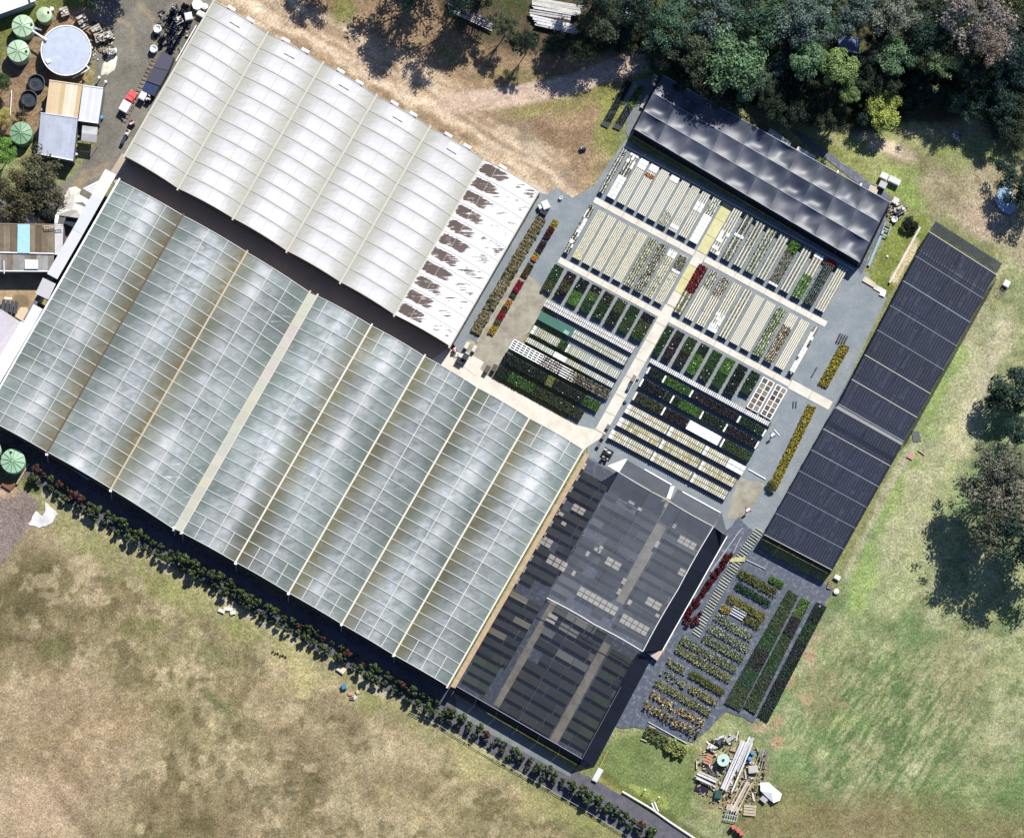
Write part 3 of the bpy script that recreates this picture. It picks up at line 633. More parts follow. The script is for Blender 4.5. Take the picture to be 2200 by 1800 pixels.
vaulted(hB, topsB, (-291, 507), 22, 3.6, 1.0, mB, C(220, 220, 212), [[(.25, .09), (.5, .12), (.75, .09)], [(.42, .11), (.72, .08)], [(.42, .12), (.72, .09)], [], [(.52, .11)], [(.5, .12)], [(.5, .12)], [(.5, .12)], [(.5, .12)]],
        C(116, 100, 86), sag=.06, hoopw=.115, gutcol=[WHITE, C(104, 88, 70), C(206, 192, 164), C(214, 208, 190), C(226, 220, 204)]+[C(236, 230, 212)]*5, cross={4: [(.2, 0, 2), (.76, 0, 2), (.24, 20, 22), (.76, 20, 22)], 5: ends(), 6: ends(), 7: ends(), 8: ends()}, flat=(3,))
# white apron roof along the left side of B
for k, (a, b, wd, col, dz) in enumerate([((242, 372), (212, 425), 26, (238, 234, 224), 0), ((212, 425), (170, 500), 24, (222, 224, 232), .03), ((170, 500), (115, 596), 24, (226, 226, 232), 0), ((112, 606), (96, 640), 30, (206, 204, 204), .2), ((84, 660), (62, 700), 22, (232, 232, 234), 0), ((62, 700), (0, 806), 28, (240, 240, 240), .04), ((0, 806), (-60, 908), 28, (240, 240, 240), 0)]):
    z = 3.35+dz; d = ((b[0]-a[0]), (b[1]-a[1])); l = math.hypot(*d); nx_, ny_ = -d[1]/l, d[0]/l
    if nx_ > 0: nx_, ny_ = -nx_, -ny_
    e = .3; r = [(a[0]+8, a[1]+4), (b[0]+8, b[1]+4), (b[0]+nx_*(wd-8), b[1]+ny_*(wd-8)), (a[0]+nx_*(wd-8), a[1]+ny_*(wd-8))]
    part('side_roof_sheet', MB().prism([W(x, y, z) for x, y in r], z-.06, z), M_CLEAN, hB, C(*col))
for a, b in (((222, 406), (70, 676)), ):
    part('side_wall_sheet', MB().prism([W(a[0]-12, a[1]+4, 2.6), W(a[0]-4, a[1]+8, 2.6), W(b[0]-12, b[1]+14, 2.6), W(b[0]-20, b[1]+10, 2.6)], .1, 2.6), M_PLAST, hB, C(110, 118, 126))
# vents hanging out at the lower end of B
for x, y in ((165, 1012), (32, 932)):
    part('open_vent_flap', MB().hull([W(x-14, y-6, 2.6), W(x-10, y-10, 2.6), W(x+30, y+12, 2.6), W(x+24, y+20, 2.6)][::-1], [W(x-14, y-6, 2.66), W(x-10, y-10, 2.66), W(x+30, y+12, 2.66), W(x+24, y+20, 2.66)][::-1]), M_PLAST, hB, C(150, 164, 168))
# downpipes at gutter feet
for gx_, gy_ in ((101, 974), (238, 1052), (374, 1131), (392, 1142), (507, 1208), (620, 1273), (734, 1339), (848, 1405)):
    p = W(gx_, gy_, 3.4); part('downpipe', MB().tube(p, (p.x-.25, p.y-.9, .1), .06, n=6), M_CLEAN, hB, (.6, .6, .58))
    part('gutter_stop', MB().box((p.x, p.y-.2, 3.45), .38, .3, .3), M_CLEAN, hB, WHITE)
solo('timber_edge_roof', 'long tan timber strip along the right side of the big greenhouse', 'roof strip', MB().prism([W(1258, 972, 3.3), W(1266, 978, 3.3), W(978, 1478, 3.3), W(968, 1474, 3.3)], 3.15, 3.3), M_WOOD, C(204, 178, 142))
# ------------------------------------------------------------------ shade houses
def house_posts(house, pts, zt, col=(.3, .3, .3)):
    for x, y in pts:
        p = W(x, y, zt); part('post', MB().bar((p.x, p.y, 0), (p.x, p.y, zt), .1), M_METAL, house, col)
def cloth(house, name, quad, zt, mat, nu, nv, sag, colr_=None, zfun=None, sub=8):
    P = lambda u, v: (lambda a, b: lerp2(a, b, v))(lerp2(quad[0], quad[1], u), lerp2(quad[3], quad[2], u))
    for i in range(nu):
        for j in range(nv):
            vs = []; fs = []; sg = sag*random.uniform(.45, 1.45); ph = random.uniform(-.25, .25)
            for b in range(sub+1):
                for a in range(sub+1):
                    s_, t_ = a/sub, b/sub; u = (i+s_*.992+.004)/nu; v = (j+t_*.992+.004)/nv
                    z = zt + (zfun(u, v) if zfun else 0); x, y = P(u, v); p = W(x, y, z)
                    p.z = z - sg*4*s_*(1-s_)*4*t_*(1-t_)*(1+ph*2*math.sin(5*t_+3*s_)) - sg*.22*math.sin(9*s_+4*t_+8*ph)*math.sin(math.pi*s_)*math.sin(math.pi*t_); vs.append(p)
            for b in range(sub):
                for a in range(sub): o = b*(sub+1)+a; fs.append((o+sub+1, o+sub+2, o+1, o))
            ob = mesh_obj(name, vs, fs, mat, house, smooth=True)
def wirepart(house, p, q, z0, z1, wd, col, name='support_wire'):
    part(name, MB().bar(W(*p, z0)+Vector((0, 0, .05)), W(*q, z1)+Vector((0, 0, .05)), wd, .04), M_CLEAN, house, col)
def curtain(house, p, q, zt, off, mat=M_CURT, n=4, name='side_curtain', col=None):
    """sloping side cloth from the roof edge p-q (px at height zt) down to ground, leaning out by off metres"""
    a, b = W(*p, zt), W(*q, zt); o = Vector(off)
    for k in range(n):
        A0, A1 = a+(b-a)*(k+.004)/n, a+(b-a)*(k+.996)/n; B0, B1 = Vector((A0.x+o.x, A0.y+o.y, .03)), Vector((A1.x+o.x, A1.y+o.y, .03))
        vs = []; fs = []; m = 6
        for r in range(m+1):
            for c in range(m+1):
                t = c/m; s_ = r/m; p_ = (A0+(A1-A0)*t)*(1-s_)+(B0+(B1-B0)*t)*s_; p_.z -= .12*math.sin(math.pi*s_)*zt/3*(1+.4*math.sin(7*t+k)); vs.append(p_)
        for r in range(m):
            for c in range(m): i_ = r*(m+1)+c; fs.append((i_+m+1, i_+m+2, i_+1, i_))
        mesh_obj(name, vs, fs, mat, house, smooth=True, color=col)
# C : glossy black house under the trees
qC = [(1424, 162), (1910, 434), (1847, 563), (1363, 277)]
hC = thing('shade_house', 'glossy black shade house with sagging cloth beneath the forest edge', 'shade house', W(1640, 360, 0))
zC = 2.9; cloth(hC, 'cloth_panel', qC, zC, M_CLOTHC, 10, 3, .42, sub=10)
for v in (0, 1/3, 2/3, 1):
    a = lerp2(qC[0], qC[3], v); b = lerp2(qC[1], qC[2], v); wirepart(hC, a, b, zC, zC, .07 if v in (1/3, 2/3) else .09, C(168, 174, 186))
for u in range(11): wirepart(hC, lerp2(qC[0], qC[1], u/10), lerp2(qC[3], qC[2], u/10), zC, zC, .04, C(90, 96, 110))
house_posts(hC, [lerp2(lerp2(qC[0], qC[1], u/10), lerp2(qC[3], qC[2], u/10), v) for u in range(0, 11, 2) for v in (0, 1/3, 2/3, 1)], zC-.05)
curtain(hC, qC[3], qC[2], zC, (-.15, -.25, 0), n=10); curtain(hC, qC[0], qC[3], zC, (-.5, .25, 0), n=3); curtain(hC, qC[1], qC[2], zC, (.35, -.15, 0), n=3)
# D : long black house, two halves
hD = thing('shade_house', 'longest black shade house divided by a pale gutter, beside the east paddock', 'shade house', W(1890, 840, 0))
zD = 2.9; D0, D1 = (1996, 498), (2140, 590); e0, e1 = (1803, 868), (1942, 948); f0, f1 = (1795, 876), (1937, 956); g0_, g1_ = (1642, 1148), (1787, 1224)
cloth(hD, 'cloth_panel', [D0, D1, e1, e0], zD, M_CLOTHD, 4, 7, .05, sub=3); cloth(hD, 'cloth_panel', [f0, f1, g1_, g0_], zD, M_CLOTHD, 4, 6, .05, sub=3)
for k in range(8):
    t = k/7; wirepart(hD, lerp2(D0, e0, t), lerp2(D1, e1, t), zD, zD, .11 if k in (0, 2, 5, 6) else .07, C(196, 194, 178) if k in (0, 5, 6) else C(150, 160, 170))
for k in range(7):
    t = k/6; wirepart(hD, lerp2(f0, g0_, t), lerp2(f1, g1_, t), zD, zD, .10 if k in (1, 2, 6) else .07, C(188, 190, 182) if k in (1, 6) else C(140, 150, 162))
part('pale_gutter', MB().prism([W(*e0, zD), W(*e1, zD), W(*f1, zD), W(*f0, zD)], zD-.3, zD-.15), M_METAL, hD, C(156, 156, 156))
curtain(hD, (1999, 494), (2143, 586), zD, (1.15, 2.0, 0), M_CLOTHD, 4, 'end_curtain'); curtain(hD, g0_, g1_, zD, (-.1, -.2, 0), n=4)
curtain(hD, D0, e0, zD, (-.1, .05, 0), n=7); curtain(hD, f0, g0_, zD, (-.1, .05, 0), n=6); curtain(hD, D1, e1, zD, (.5, -.25, 0), M_CLOTHD, 7); curtain(hD, f1, g1_, zD, (.15, -.1, 0), n=6)
house_posts(hD, [lerp2(lerp2(D0, e0, k/7), lerp2(D1, e1, k/7), v) for k in range(8) for v in (0, .5, 1)]+[lerp2(lerp2(f0, g0_, k/6), lerp2(f1, g1_, k/6), v) for k in range(7) for v in (0, .5, 1)], zD-.05)
# plant rows standing under D (seen faintly through the cloth)
def rows_under(quad, rows, label, seed, cols, gap=.25, h=.35, fillp=.86, loc=None):
    r = random.Random(seed); mb = MB(); P = lambda u, v: lerp2(lerp2(quad[0], quad[1], u), lerp2(quad[3], quad[2], u), v)
    for i in range(rows):
        u0 = (i+.12)/rows; u1 = (i+1-gap)/rows; v = 0
        while v < 1:
            dv = r.uniform(.03, .12)
            if r.random() < fillp:
                c = r.choice(cols); k = r.uniform(.7, 1.3); c = tuple(x*k for x in c)
                hh = h*r.uniform(.6, 1.3); q = [W(*P(u0, v), 0), W(*P(u1, v), 0), W(*P(u1, min(1, v+dv*.93)), 0), W(*P(u0, min(1, v+dv*.93)), 0)]
                mb.prism(q, .03, hh, c)
            v += dv
    return solo('pot_rows', label, 'potted plants', mb, M_ATTR, kind='stuff')
rows_under([D0, D1, e1, e0], 26, 'rows of dark pots under the upper half of the long black shade house', 3, [C(24, 30, 36), C(34, 42, 50), C(28, 34, 40), C(30, 44, 34)], .45)
rows_under([f0, f1, g1_, g0_], 26, 'rows of dark pots under the lower half of the long black shade house', 4, [C(24, 30, 36), C(34, 42, 50), C(28, 34, 40), C(36, 56, 32)], .45)
slab('shade_floor', [D0, (2140, 586), g1_, g0_], .035, M_MAT)
# E : grey house with raised valance
hE = thing('shade_house', 'grey translucent shade house with white rope edges and a sloping upper skirt', 'shade house', W(1370, 1200, 0))
qE = [(1329, 1014), (1533, 1131), (1381, 1399), (1175, 1284)]; zE = 3.4
cloth(hE, 'cloth_panel', qE, zE, M_CLOTHE, 3, 4, .10, sub=6)
for a, b, wd in ((qE[0], qE[1], .10), (qE[1], qE[2], .13), (qE[2], qE[3], .15)):
    m_ = 10
    for k in range(m_):
        t0, t1 = k/m_, (k+1)/m_; bow = lambda t: 3.5*math.sin(math.pi*((t*2) % 1))
        nx_, ny_ = (b[1]-a[1]), -(b[0]-a[0]); l = math.hypot(nx_, ny_); nx_ /= l; ny_ /= l
        pa = lerp2(a, b, t0); pb = lerp2(a, b, t1); s_ = -1 if b == qE[1] or True else 1
        wirepart(hE, (pa[0]-nx_*bow(t0)*.5, pa[1]-ny_*bow(t0)*.5), (pb[0]-nx_*bow(t1)*.5, pb[1]-ny_*bow(t1)*.5), zE, zE, wd, C(226, 224, 218), 'white_rope_hem')
sk = [(1346, 986), (1443, 1042), (1441, 1072), (1329, 1014)]
def skirt(q, zt, zb, mat, col=None, name='skirt_panel'):
    part(name, MB().hull([W(*q[0], zt)-Vector((0, 0, .03)), W(*q[1], zt)-Vector((0, 0, .03)), W(*q[2], zb)-Vector((0, 0, .03)), W(*q[3], zb)-Vector((0, 0, .03))][::-1], [W(*q[0], zt), W(*q[1], zt), W(*q[2], zb), W(*q[3], zb)][::-1]), mat, hE, col)
skirt([(1347, 988), (1440, 1042), (1434, 1072), (1331, 1014)], 2.2, 3.35, M_SKIRT); skirt([(1456, 1050), (1548, 1101), (1534, 1130), (1440, 1078)], 2.2, 3.35, M_SKIRT)
skirt([(1441, 1045), (1449, 1044), (1440, 1072), (1432, 1070)], 2.6, 3.5, M_CLEAN, WHITE, 'white_flap'); skirt([(1344, 985), (1348, 986), (1331, 1016), (1305, 1000)], 2.0, 3.3, M_CLEAN, C(206, 204, 196), 'pale_corner_sail')
skirt([(1549, 1102), (1551, 1104), (1563, 1150), (1535, 1132)], 2.2, 3.2, M_SKIRT, name='corner_panel')
for a, b in (((1385, 1008), (1443, 1041)), ((1466, 1056), (1548, 1101))): wirepart(hE, a, b, 2.3, 2.3, .16, WHITE, 'white_rope_hem')
a, b = W(1533, 1131, zE), W(1381, 1399, zE)
mbq = [(1562, 1152), (1424, 1396)]
for k in range(6):
    t0, t1 = (k+.004)/6, (k+.996)/6; A0, A1 = a+(b-a)*t0, a+(b-a)*t1; B0, B1 = W(*lerp2(mbq[0], mbq[1], t0), .9), W(*lerp2(mbq[0], mbq[1], t1), .9)
    o = Vector((0, 0, -.03)); part('side_curtain', MB().hull([A0+o, B0+o, B1+o, A1+o], [A0, B0, B1, A1]), M_CURT, hE)
wirepart(hE, mbq[0], mbq[1], .9, .9, .14, WHITE, 'white_rope_hem')
part('pink_corner_sheet', MB().hull([W(1392, 1404, 1.1), W(1426, 1396, 1.1), W(1412, 1419, 1.0)], [W(1392, 1404, 1.15), W(1426, 1396, 1.15), W(1412, 1419, 1.05)]), M_MATTE, hE, C(222, 196, 178))
house_posts(hE, [qE[0], qE[1], qE[2], qE[3], lerp2(qE[0], qE[1], .5), lerp2(qE[1], qE[2], .5), lerp2(qE[2], qE[3], .5), lerp2(qE[3], qE[0], .5)], zE)
# F : lower dark house wrapping round E
hF = thing('shade_house', 'see-through dark shade house with two long walkways below the grey one', 'shade house', W(1180, 1450, 0))
zF = 2.8
cloth(hF, 'cloth_panel', [(1262, 980), (1328, 1014), (1175, 1284), (1107, 1250)], zF, M_CLOTHF, 1, 4, .06, sub=5)
F2 = [(1107, 1250), (1370, 1402), (1250, 1629), (978, 1472)]
cloth(hF, 'cloth_panel', F2, zF, M_CLOTHF, 4, 4, .07, sub=5)
curtain(hF, (978, 1472), (1250, 1629), zF, (-.3, -.9, 0), n=6); curtain(hF, (1370, 1402), (1250, 1629), zF, (1.9, -1.1, 0), n=4)
wirepart(hF, (978, 1472), (1250, 1629), zF, zF, .09, C(150, 156, 166)); wirepart(hF, (1334, 1475), (1252, 1627), zF, zF, .05, C(120, 126, 136))
for t in (.25, .5, .75): wirepart(hF, lerp2(F2[0], F2[1], t), lerp2(F2[3], F2[2], t), zF, zF, .045, C(84, 88, 98))
house_posts(hF, [lerp2(lerp2(F2[0], F2[1], u), lerp2(F2[3], F2[2], u), v) for u in (0, .5, 1) for v in (0, .5, 1)], zF)
slab('shade_floor', [(1262, 985), (1560, 1150), (1262, 1650), (968, 1478)], .03, M_MAT)
slab('concrete_walkway', [(1184, 1290), (1196, 1296), (1076, 1522), (1060, 1512)], .06, M_APRON); slab('concrete_walkway', [(1298, 1378), (1312, 1386), (1196, 1600), (1178, 1590)], .06, M_APRON)
slab('concrete_walkway', [(1430, 1080), (1452, 1092), (1345, 1300), (1322, 1290)], .06, M_APRON)
# benches below E and F
def under_rows(x0, y0, n, dirv, stepv, lw, cols, seed, label, name='bench_rows', h=.7, mat=None, chunk=.96, p=.95):
    """n rows along dirv starting at (x0,y0) px, advancing by stepv"""
    r = random.Random(seed); mb = MB(); L = math.hypot(*dirv); d = (dirv[0]/L, dirv[1]/L); s_ = math.hypot(*stepv); e = (stepv[0]/s_, stepv[1]/s_)
    for k in range(n):
        t = 0
        while t < L:
            dt = r.uniform(14, 60)
            if r.random() < p:
                c = r.choice(cols[k % len(cols)] if isinstance(cols[0], list) else cols); kk = r.uniform(.85, 1.12)
                bx, by = x0+stepv[0]*k+d[0]*t, y0+stepv[1]*k+d[1]*t; t2 = min(dt*chunk, L-t)
                mb.prism([W(bx, by, h), W(bx+d[0]*t2, by+d[1]*t2, h), W(bx+d[0]*t2+e[0]*lw, by+d[1]*t2+e[1]*lw, h), W(bx+e[0]*lw, by+e[1]*lw, h)], .25, h*r.uniform(.9, 1.1), tuple(x*kk for x in c))
            t += dt
    return solo(name, label, 'plant benches', mb, M_ATTR, kind='stuff')
DK = [C(50, 60, 54), C(58, 70, 58), C(44, 52, 50), C(66, 68, 62)]; rndb = random.Random(5); GN = [C(60, 84, 50), C(74, 90, 66)]; TR = [C(236, 226, 206)]
under_rows(1248, 1010, 12, (60, 32), (-11.4, 20), 15, DK, 1, 'dark plant benches in the strip between the big greenhouse and the grey shade house')
under_rows(1180, 1290, 0, (1, 1), (1, 1), 1, DK, 1, 'x') if False else None
under_rows(1100, 1268, 7, (64, 34), (-11.4, 19.5), 13, DK+[C(120, 118, 100), C(150, 146, 120)], 5, 'grey plant benches left of the long walkway at the greenhouse corner')
under_rows(1036, 1388, 5, (50, 28), (-11.4, 19.5), 15, DK+GN, 6, 'dark benches at the lowest left corner of the see-through shade house')
under_rows(1196, 1300, 4, (108, 62), (-13, 23), 15, DK+[C(160, 160, 150), C(120, 128, 118), C(150, 150, 136)], 7, 'speckled pale benches between the two walkways of the see-through shade house')
under_rows(1146, 1392, 6, (108, 62), (-13, 22.5), 18, DK, 8, 'dark plant benches between the two walkways in the lowest shade house')
under_rows(1316, 1392, 9, (50, 29), (-12.5, 22), 17, DK+GN, 9, 'dark plant benches along the lower right wall of the see-through shade house')
EC = DK+[C(84, 92, 88), C(108, 112, 106), C(40, 46, 44)]
under_rows(1322, 1030, 12, (108, 60), (-11.6, 20.3), 15, EC, 10, 'dim benches under the left half of the grey shade house')
under_rows(1452, 1102, 12, (84, 46), (-11.6, 20.3), 15, EC, 11, 'dim benches under the right half of the grey shade house')
def tray_block(label, pts, z=.85, n=2, along=0, col=C(236, 228, 210)):
    t = thing('tray_block', label, 'trays', W(sum(p[0] for p in pts)/4, sum(p[1] for p in pts)/4, .2), 'blocks of pale trays under the shade cloth')
    for k in range(n):
        a, b, c, d = pts; g = .04
        q = [lerp2(a, d, k/n+g), lerp2(b, c, k/n+g), lerp2(b, c, (k+1)/n-g), lerp2(a, d, (k+1)/n-g)]
        m_ = max(1, int(math.hypot(b[0]-a[0], b[1]-a[1])/12))
        for j in range(m_):
            g2 = .06; r = [lerp2(q[0], q[1], (j+g2)/m_), lerp2(q[0], q[1], (j+1-g2)/m_), lerp2(q[3], q[2], (j+1-g2)/m_), lerp2(q[3], q[2], (j+g2)/m_)]
            part('tray', MB().prism([W(*p, z) for p in r], z-.12, z), M_PLAST, t, col)
tb = lambda x, y, l, w_: [(x, y), (x+l*.87, y+l*.49), (x+l*.87-w_*.5, y+l*.49+w_*.87), (x-w_*.5, y+w_*.87)]
for x, y, l, w_, lb in ((1248, 1258, 95, 22, 'long double run of pale trays near the lower white hem of the grey shade house'), (1340, 1316, 66, 22, 'double run of pale trays in the lowest corner of the grey shade house'), (1306, 1194, 36, 18, 'pale tray block in the middle of the grey shade house'),
      (1462, 1148, 42, 17, 'pale tray block near the right rope of the grey shade house'), (1393, 1280, 36, 18, 'pale tray block beside the lower right rope of the grey shade house'), (1462, 1218, 22, 16, 'small pale tray pair touching the right rope hem'),
      (1279, 1174, 12, 8, 'small pale tray left of the centre of the grey shade house'), (1182, 1188, 46, 22, 'pale tray block beside the greenhouse, lowest in the dark strip'), (1166, 1148, 28, 20, 'pale tray block against the timber strip in the dark strip'), (1234, 1080, 30, 16, 'pale tray block in the upper half of the dark strip'),
      (1196, 1094, 20, 8, 'narrow pale tray row near the timber strip'), (1208, 1118, 12, 8, 'tiny pale tray pair in the dark strip'), (1180, 1314, 24, 20, 'grey tray block just right of the left walkway'), (1290, 1170, 9, 18, 'short pale trays in the grey shade house left part'), (1340, 1240, 9, 14, 'grid of small trays near the middle of the grey shade house'), (1330, 1262, 8, 14, 'small tray group on the middle walkway of the grey house')):
    tray_block(lb, tb(x, y, l, w_), n=2 if w_ > 9 else 1)
for k in range(11):
    x, y = 1254-k*14.3, 992+k*24.6
    tray_block('pale tray pair %s along the tan timber strip' % ['nearest the concrete path', 'second', 'third', 'fourth', 'fifth', 'sixth', 'seventh', 'eighth', 'ninth', 'tenth', 'lowest'][k], tb(x, y, 9, 15), n=2)

_w = ['far upper left', 'upper middle', 'upper right', 'left of centre', 'right of centre', 'lower left', 'lower middle', 'lower right']
for k, (x, y, l, w_) in enumerate(((1352, 1072, 16, 7), (1372, 1088, 10, 7), (1450, 1120, 8, 14), (1262, 1182, 8, 12), (1412, 1160, 8, 16), (1232, 1224, 8, 12), (1352, 1286, 9, 12), (1410, 1316, 10, 8))):
    tray_block('scattered small pale tray under the grey net, %s' % _w[k], tb(x, y, l, w_), n=1)
# ------------------------------------------------------------------ nursery benches and beds
ORD = ['first', 'second', 'third', 'fourth', 'fifth', 'sixth', 'seventh', 'eighth', 'ninth', 'tenth', 'eleventh', 'twelfth']
G1 = [(70, 96, 48), (92, 116, 60), (52, 76, 40), (118, 136, 78)]; G2 = [(40, 62, 36), (54, 80, 44), (34, 50, 34)]; GB = [(86, 140, 50), (120, 166, 70), (60, 104, 40)]
GY = [(150, 158, 104), (176, 178, 122), (110, 126, 78)]; GW = [(190, 196, 184), (150, 164, 150), (214, 214, 204), (120, 138, 118)]; CR = [(214, 206, 176), (188, 182, 140), (150, 150, 106), (230, 224, 200)]
DKP = [(34, 38, 40), (46, 54, 44), (58, 64, 60), (30, 40, 30)]; PUR = [(60, 44, 52), (44, 34, 44), (84, 62, 66)]; RED = [(120, 30, 40), (150, 44, 50), (84, 26, 34)]; PNK = [(150, 112, 104), (120, 96, 90), (176, 150, 130), (90, 96, 66)]
BRN = [(84, 66, 36), (110, 84, 44), (60, 50, 30), (150, 120, 60)]; YEL = [(196, 170, 60), (220, 196, 90), (150, 130, 50)]; ORG = [(224, 130, 60), (236, 150, 70), (170, 100, 50)]; BLG = [(48, 80, 76), (70, 104, 92), (150, 176, 160), (34, 56, 54)]
WSP = [(236, 232, 222), (120, 132, 100), (226, 220, 208)]
def leafbed(parent, a0, a1, b0, b1, z, pal, dens=1.0, size=.13, h=.12, name='foliage', P=AB, gridp=None):
    ar = abs(a1-a0)*abs(b1-b0)*S*S; n = int(ar*95*dens*(.13/size)**1.3)+6
    u = RNG.uniform(a0, a1, n); v = RNG.uniform(b0, b1, n)
    if gridp: u = np.round(u/gridp)*gridp+RNG.normal(0, gridp*.16, n); v = np.round(v/gridp)*gridp+RNG.normal(0, gridp*.16, n)
    pts = np.array([list(W(*P(x, y), z)) for x, y in zip(u, v)]); pts[:, 2] += RNG.uniform(-.2, 1, n)*h
    pc = np.array([C(*c) for c in pal]); c = pc[RNG.integers(0, len(pc), n)]*RNG.uniform(.75, 1.2, (n, 1))
    return quads(name, leafquads(pts, RNG.uniform(.7, 1.4, n)*size, np.array([0, 0, 1.3])), c, M_LEAF, parent)
def bench(kind, label, a0, a1, b0, b1, fills, rails=4, railc=(222, 216, 192), long='b', h=.75, group=None, trays=(), ground=None, slots=None, P=AB, nm='nursery_bench', cat='bench', legs=True, deckc=(96, 104, 100)):
    ac, bc = (a0+a1)/2, (b0+b1)/2
    t = thing(nm, label, cat, W(*P(ac, bc), 0) if h < .3 else Vector((W(*P(ac, bc), h).x, W(*P(ac, bc), h).y, 0)), group)
    def pr(mb, x0, x1, y0, y1, z0, z1, col=None): return mb.prism([W(*P(x0, y0), z1), W(*P(x1, y0), z1), W(*P(x1, y1), z1), W(*P(x0, y1), z1)], z0, z1, col)
    L0, L1 = (b0, b1) if long == 'b' else (a0, a1); X0, X1 = (a0, a1) if long == 'b' else (b0, b1)
    def seg(mb, x0, x1, l0, l1, z0, z1, col=None): return pr(mb, x0, x1, l0, l1, z0, z1, col) if long == 'b' else pr(mb, l0, l1, x0, x1, z0, z1, col)
    part('deck' if h > .3 else 'soil_tray', seg(MB(), X0+.8, X1-.8, L0+.3, L1-.3, h-.10, h-.04), M_RUB, t, C(*deckc))
    if legs and h > .3:
        n_ = max(2, int((L1-L0)/35)+1)
        for k in range(n_):
            l = L0+3+(L1-L0-6)*k/(n_-1)
            for x in (X0+2, X1-2): part('leg', seg(MB(), x-.7, x+.7, l-.7, l+.7, 0, h-.1), M_METAL, t, C(150, 150, 146))
    wv = (X1-X0)
    if rails:
        for k in range(rails):
            x = X0+wv*(k+.5)/rails; rw = min(1.5, wv/rails*.34)
            part('rail', seg(MB(), x-rw, x+rw, L0, L1, h-.03, h+.05), M_CLEAN, t, C(*railc))
    for f in fills:
        f0, f1, pal, dens, size, hh = f[:6]; x0_, x1_ = (f[6], f[7]) if len(f) > 6 else (0, 1)
        gp = f[8] if len(f) > 8 else None
        aa = (X0+wv*x0_, X0+wv*x1_, L0+(L1-L0)*f0, L0+(L1-L0)*f1)
        if long == 'b': leafbed(t, *aa, h, pal, dens, size, hh, P=P, gridp=gp)
        else: leafbed(t, aa[2], aa[3], aa[0], aa[1], h, pal, dens, size, hh, P=P, gridp=gp)
    for tr in trays:
        f0, f1, col = tr[:3]; cols_ = tr[3] if len(tr) > 3 else 3
        for k in range(cols_):
            x0_, x1_ = X0+wv*(k+.06)/cols_, X0+wv*(k+.94)/cols_
            nn_ = max(1, round((L1-L0)*(f1-f0)/9))
            for j in range(nn_):
                if len(tr) > 4 and random.random() > tr[4]: continue
                l0, l1 = L0+(L1-L0)*(f0+(f1-f0)*(j+.03)/nn_), L0+(L1-L0)*(f0+(f1-f0)*(j+.97)/nn_)
                part('tray', seg(MB(), x0_, x1_, l0, l1, h+.055, h+.055+random.uniform(.06, .10)), M_PLAST, t, C(*col))
    if slots:
        # rows of narrow cell trays, one joined piece
        mb = MB(); pitch = max(4.6, slots.get('p', 4.0)); nr = slots.get('rows', 2); cs = slots['cols']
        for sg in slots['segs']:
            n_ = int((L1-L0)*(sg[1]-sg[0])/pitch)
            for j in range(n_):
                l0 = L0+(L1-L0)*sg[0]+j*pitch
                for k in range(nr):
                    x0_, x1_ = X0+wv*(k+.07)/nr, X0+wv*(k+.93)/nr; c = C(*random.choice(cs)); kk = random.uniform(.85, 1.08)
                    seg(mb, x0_, x1_, l0+pitch*.10, l0+pitch*.74, h-.03, h+.08, tuple(min(.78, q*kk) for q in c))
        part('cell_trays', mb, M_ATTR, t, kind='stuff')
    return t
WT = (246, 244, 238)
LBL = lambda what, k, side, rowt: '%s, %s from the %s end of the %s' % (what, ORD[k], side, rowt)
# upper row, left block: ten benches, b -121..-12
R1L = 'upper left row'
spec = [
 ('narrow dark green bench with two pale rails', [(0, 1, G2, 1.2, .12, .1)], 2, (), 12),
 ('dark green bench strewn with white trays', [(0, 1, G2, 1.0, .13, .1)], 3, ((0, .05, WT, 3), (.05, .3, WT, 3, .45), (.5, 1, WT, 2, .8)), 20),
 ('railed bench with white tray block and speckled seedlings', [(.2, 1, CR+G1, .35, .1, .05)], 5, ((0, .20, WT, 3),), 20),
 ('railed bench with white top and an orange flower patch', [(.2, .28, ORG, 3.5, .16, .2)], 5, ((0, .14, WT, 3),), 20),
 ('plain pale railed bench', [(0, 1, GW, .25, .09, .04)], 5, (), 20),
 ('railed bench with short white tray block on top', [(.15, 1, GW, .3, .09, .04)], 5, ((0, .12, WT, 3),), 20),
 ('olive railed bench, greener at its lower end', [(0, 1, CR+G1, .4, .1, .05), (.7, 1, G1, 1.0, .12, .1)], 5, (), 20),
 ('speckled railed bench with white trays near the path', [(0, .85, G1+CR, .6, .1, .06)], 5, ((.86, .94, WT, 3, .8),), 20),
 ('railed bench with one white tray stack mid-way', [(0, 1, CR+G1, .4, .1, .06)], 4, ((.22, .42, WT, 2, .9),), 20),
 ('railed bench with three long white strips below', [(0, .4, G1, .7, .12, .1)], 4, ((.38, 1, WT, 3),), 20)]
for k, (lb, fl, rl, tr, wd) in enumerate(spec):
    ac = [5, 29, 54, 79, 104, 129, 154, 179, 204, 230][k]; bench('r', '%s, %s in the %s' % (lb, ORD[k], R1L), ac-wd/2, ac+wd/2, -120, -13, fl, rl, trays=tr, railc=(226, 222, 206))
R1R = 'upper right row'
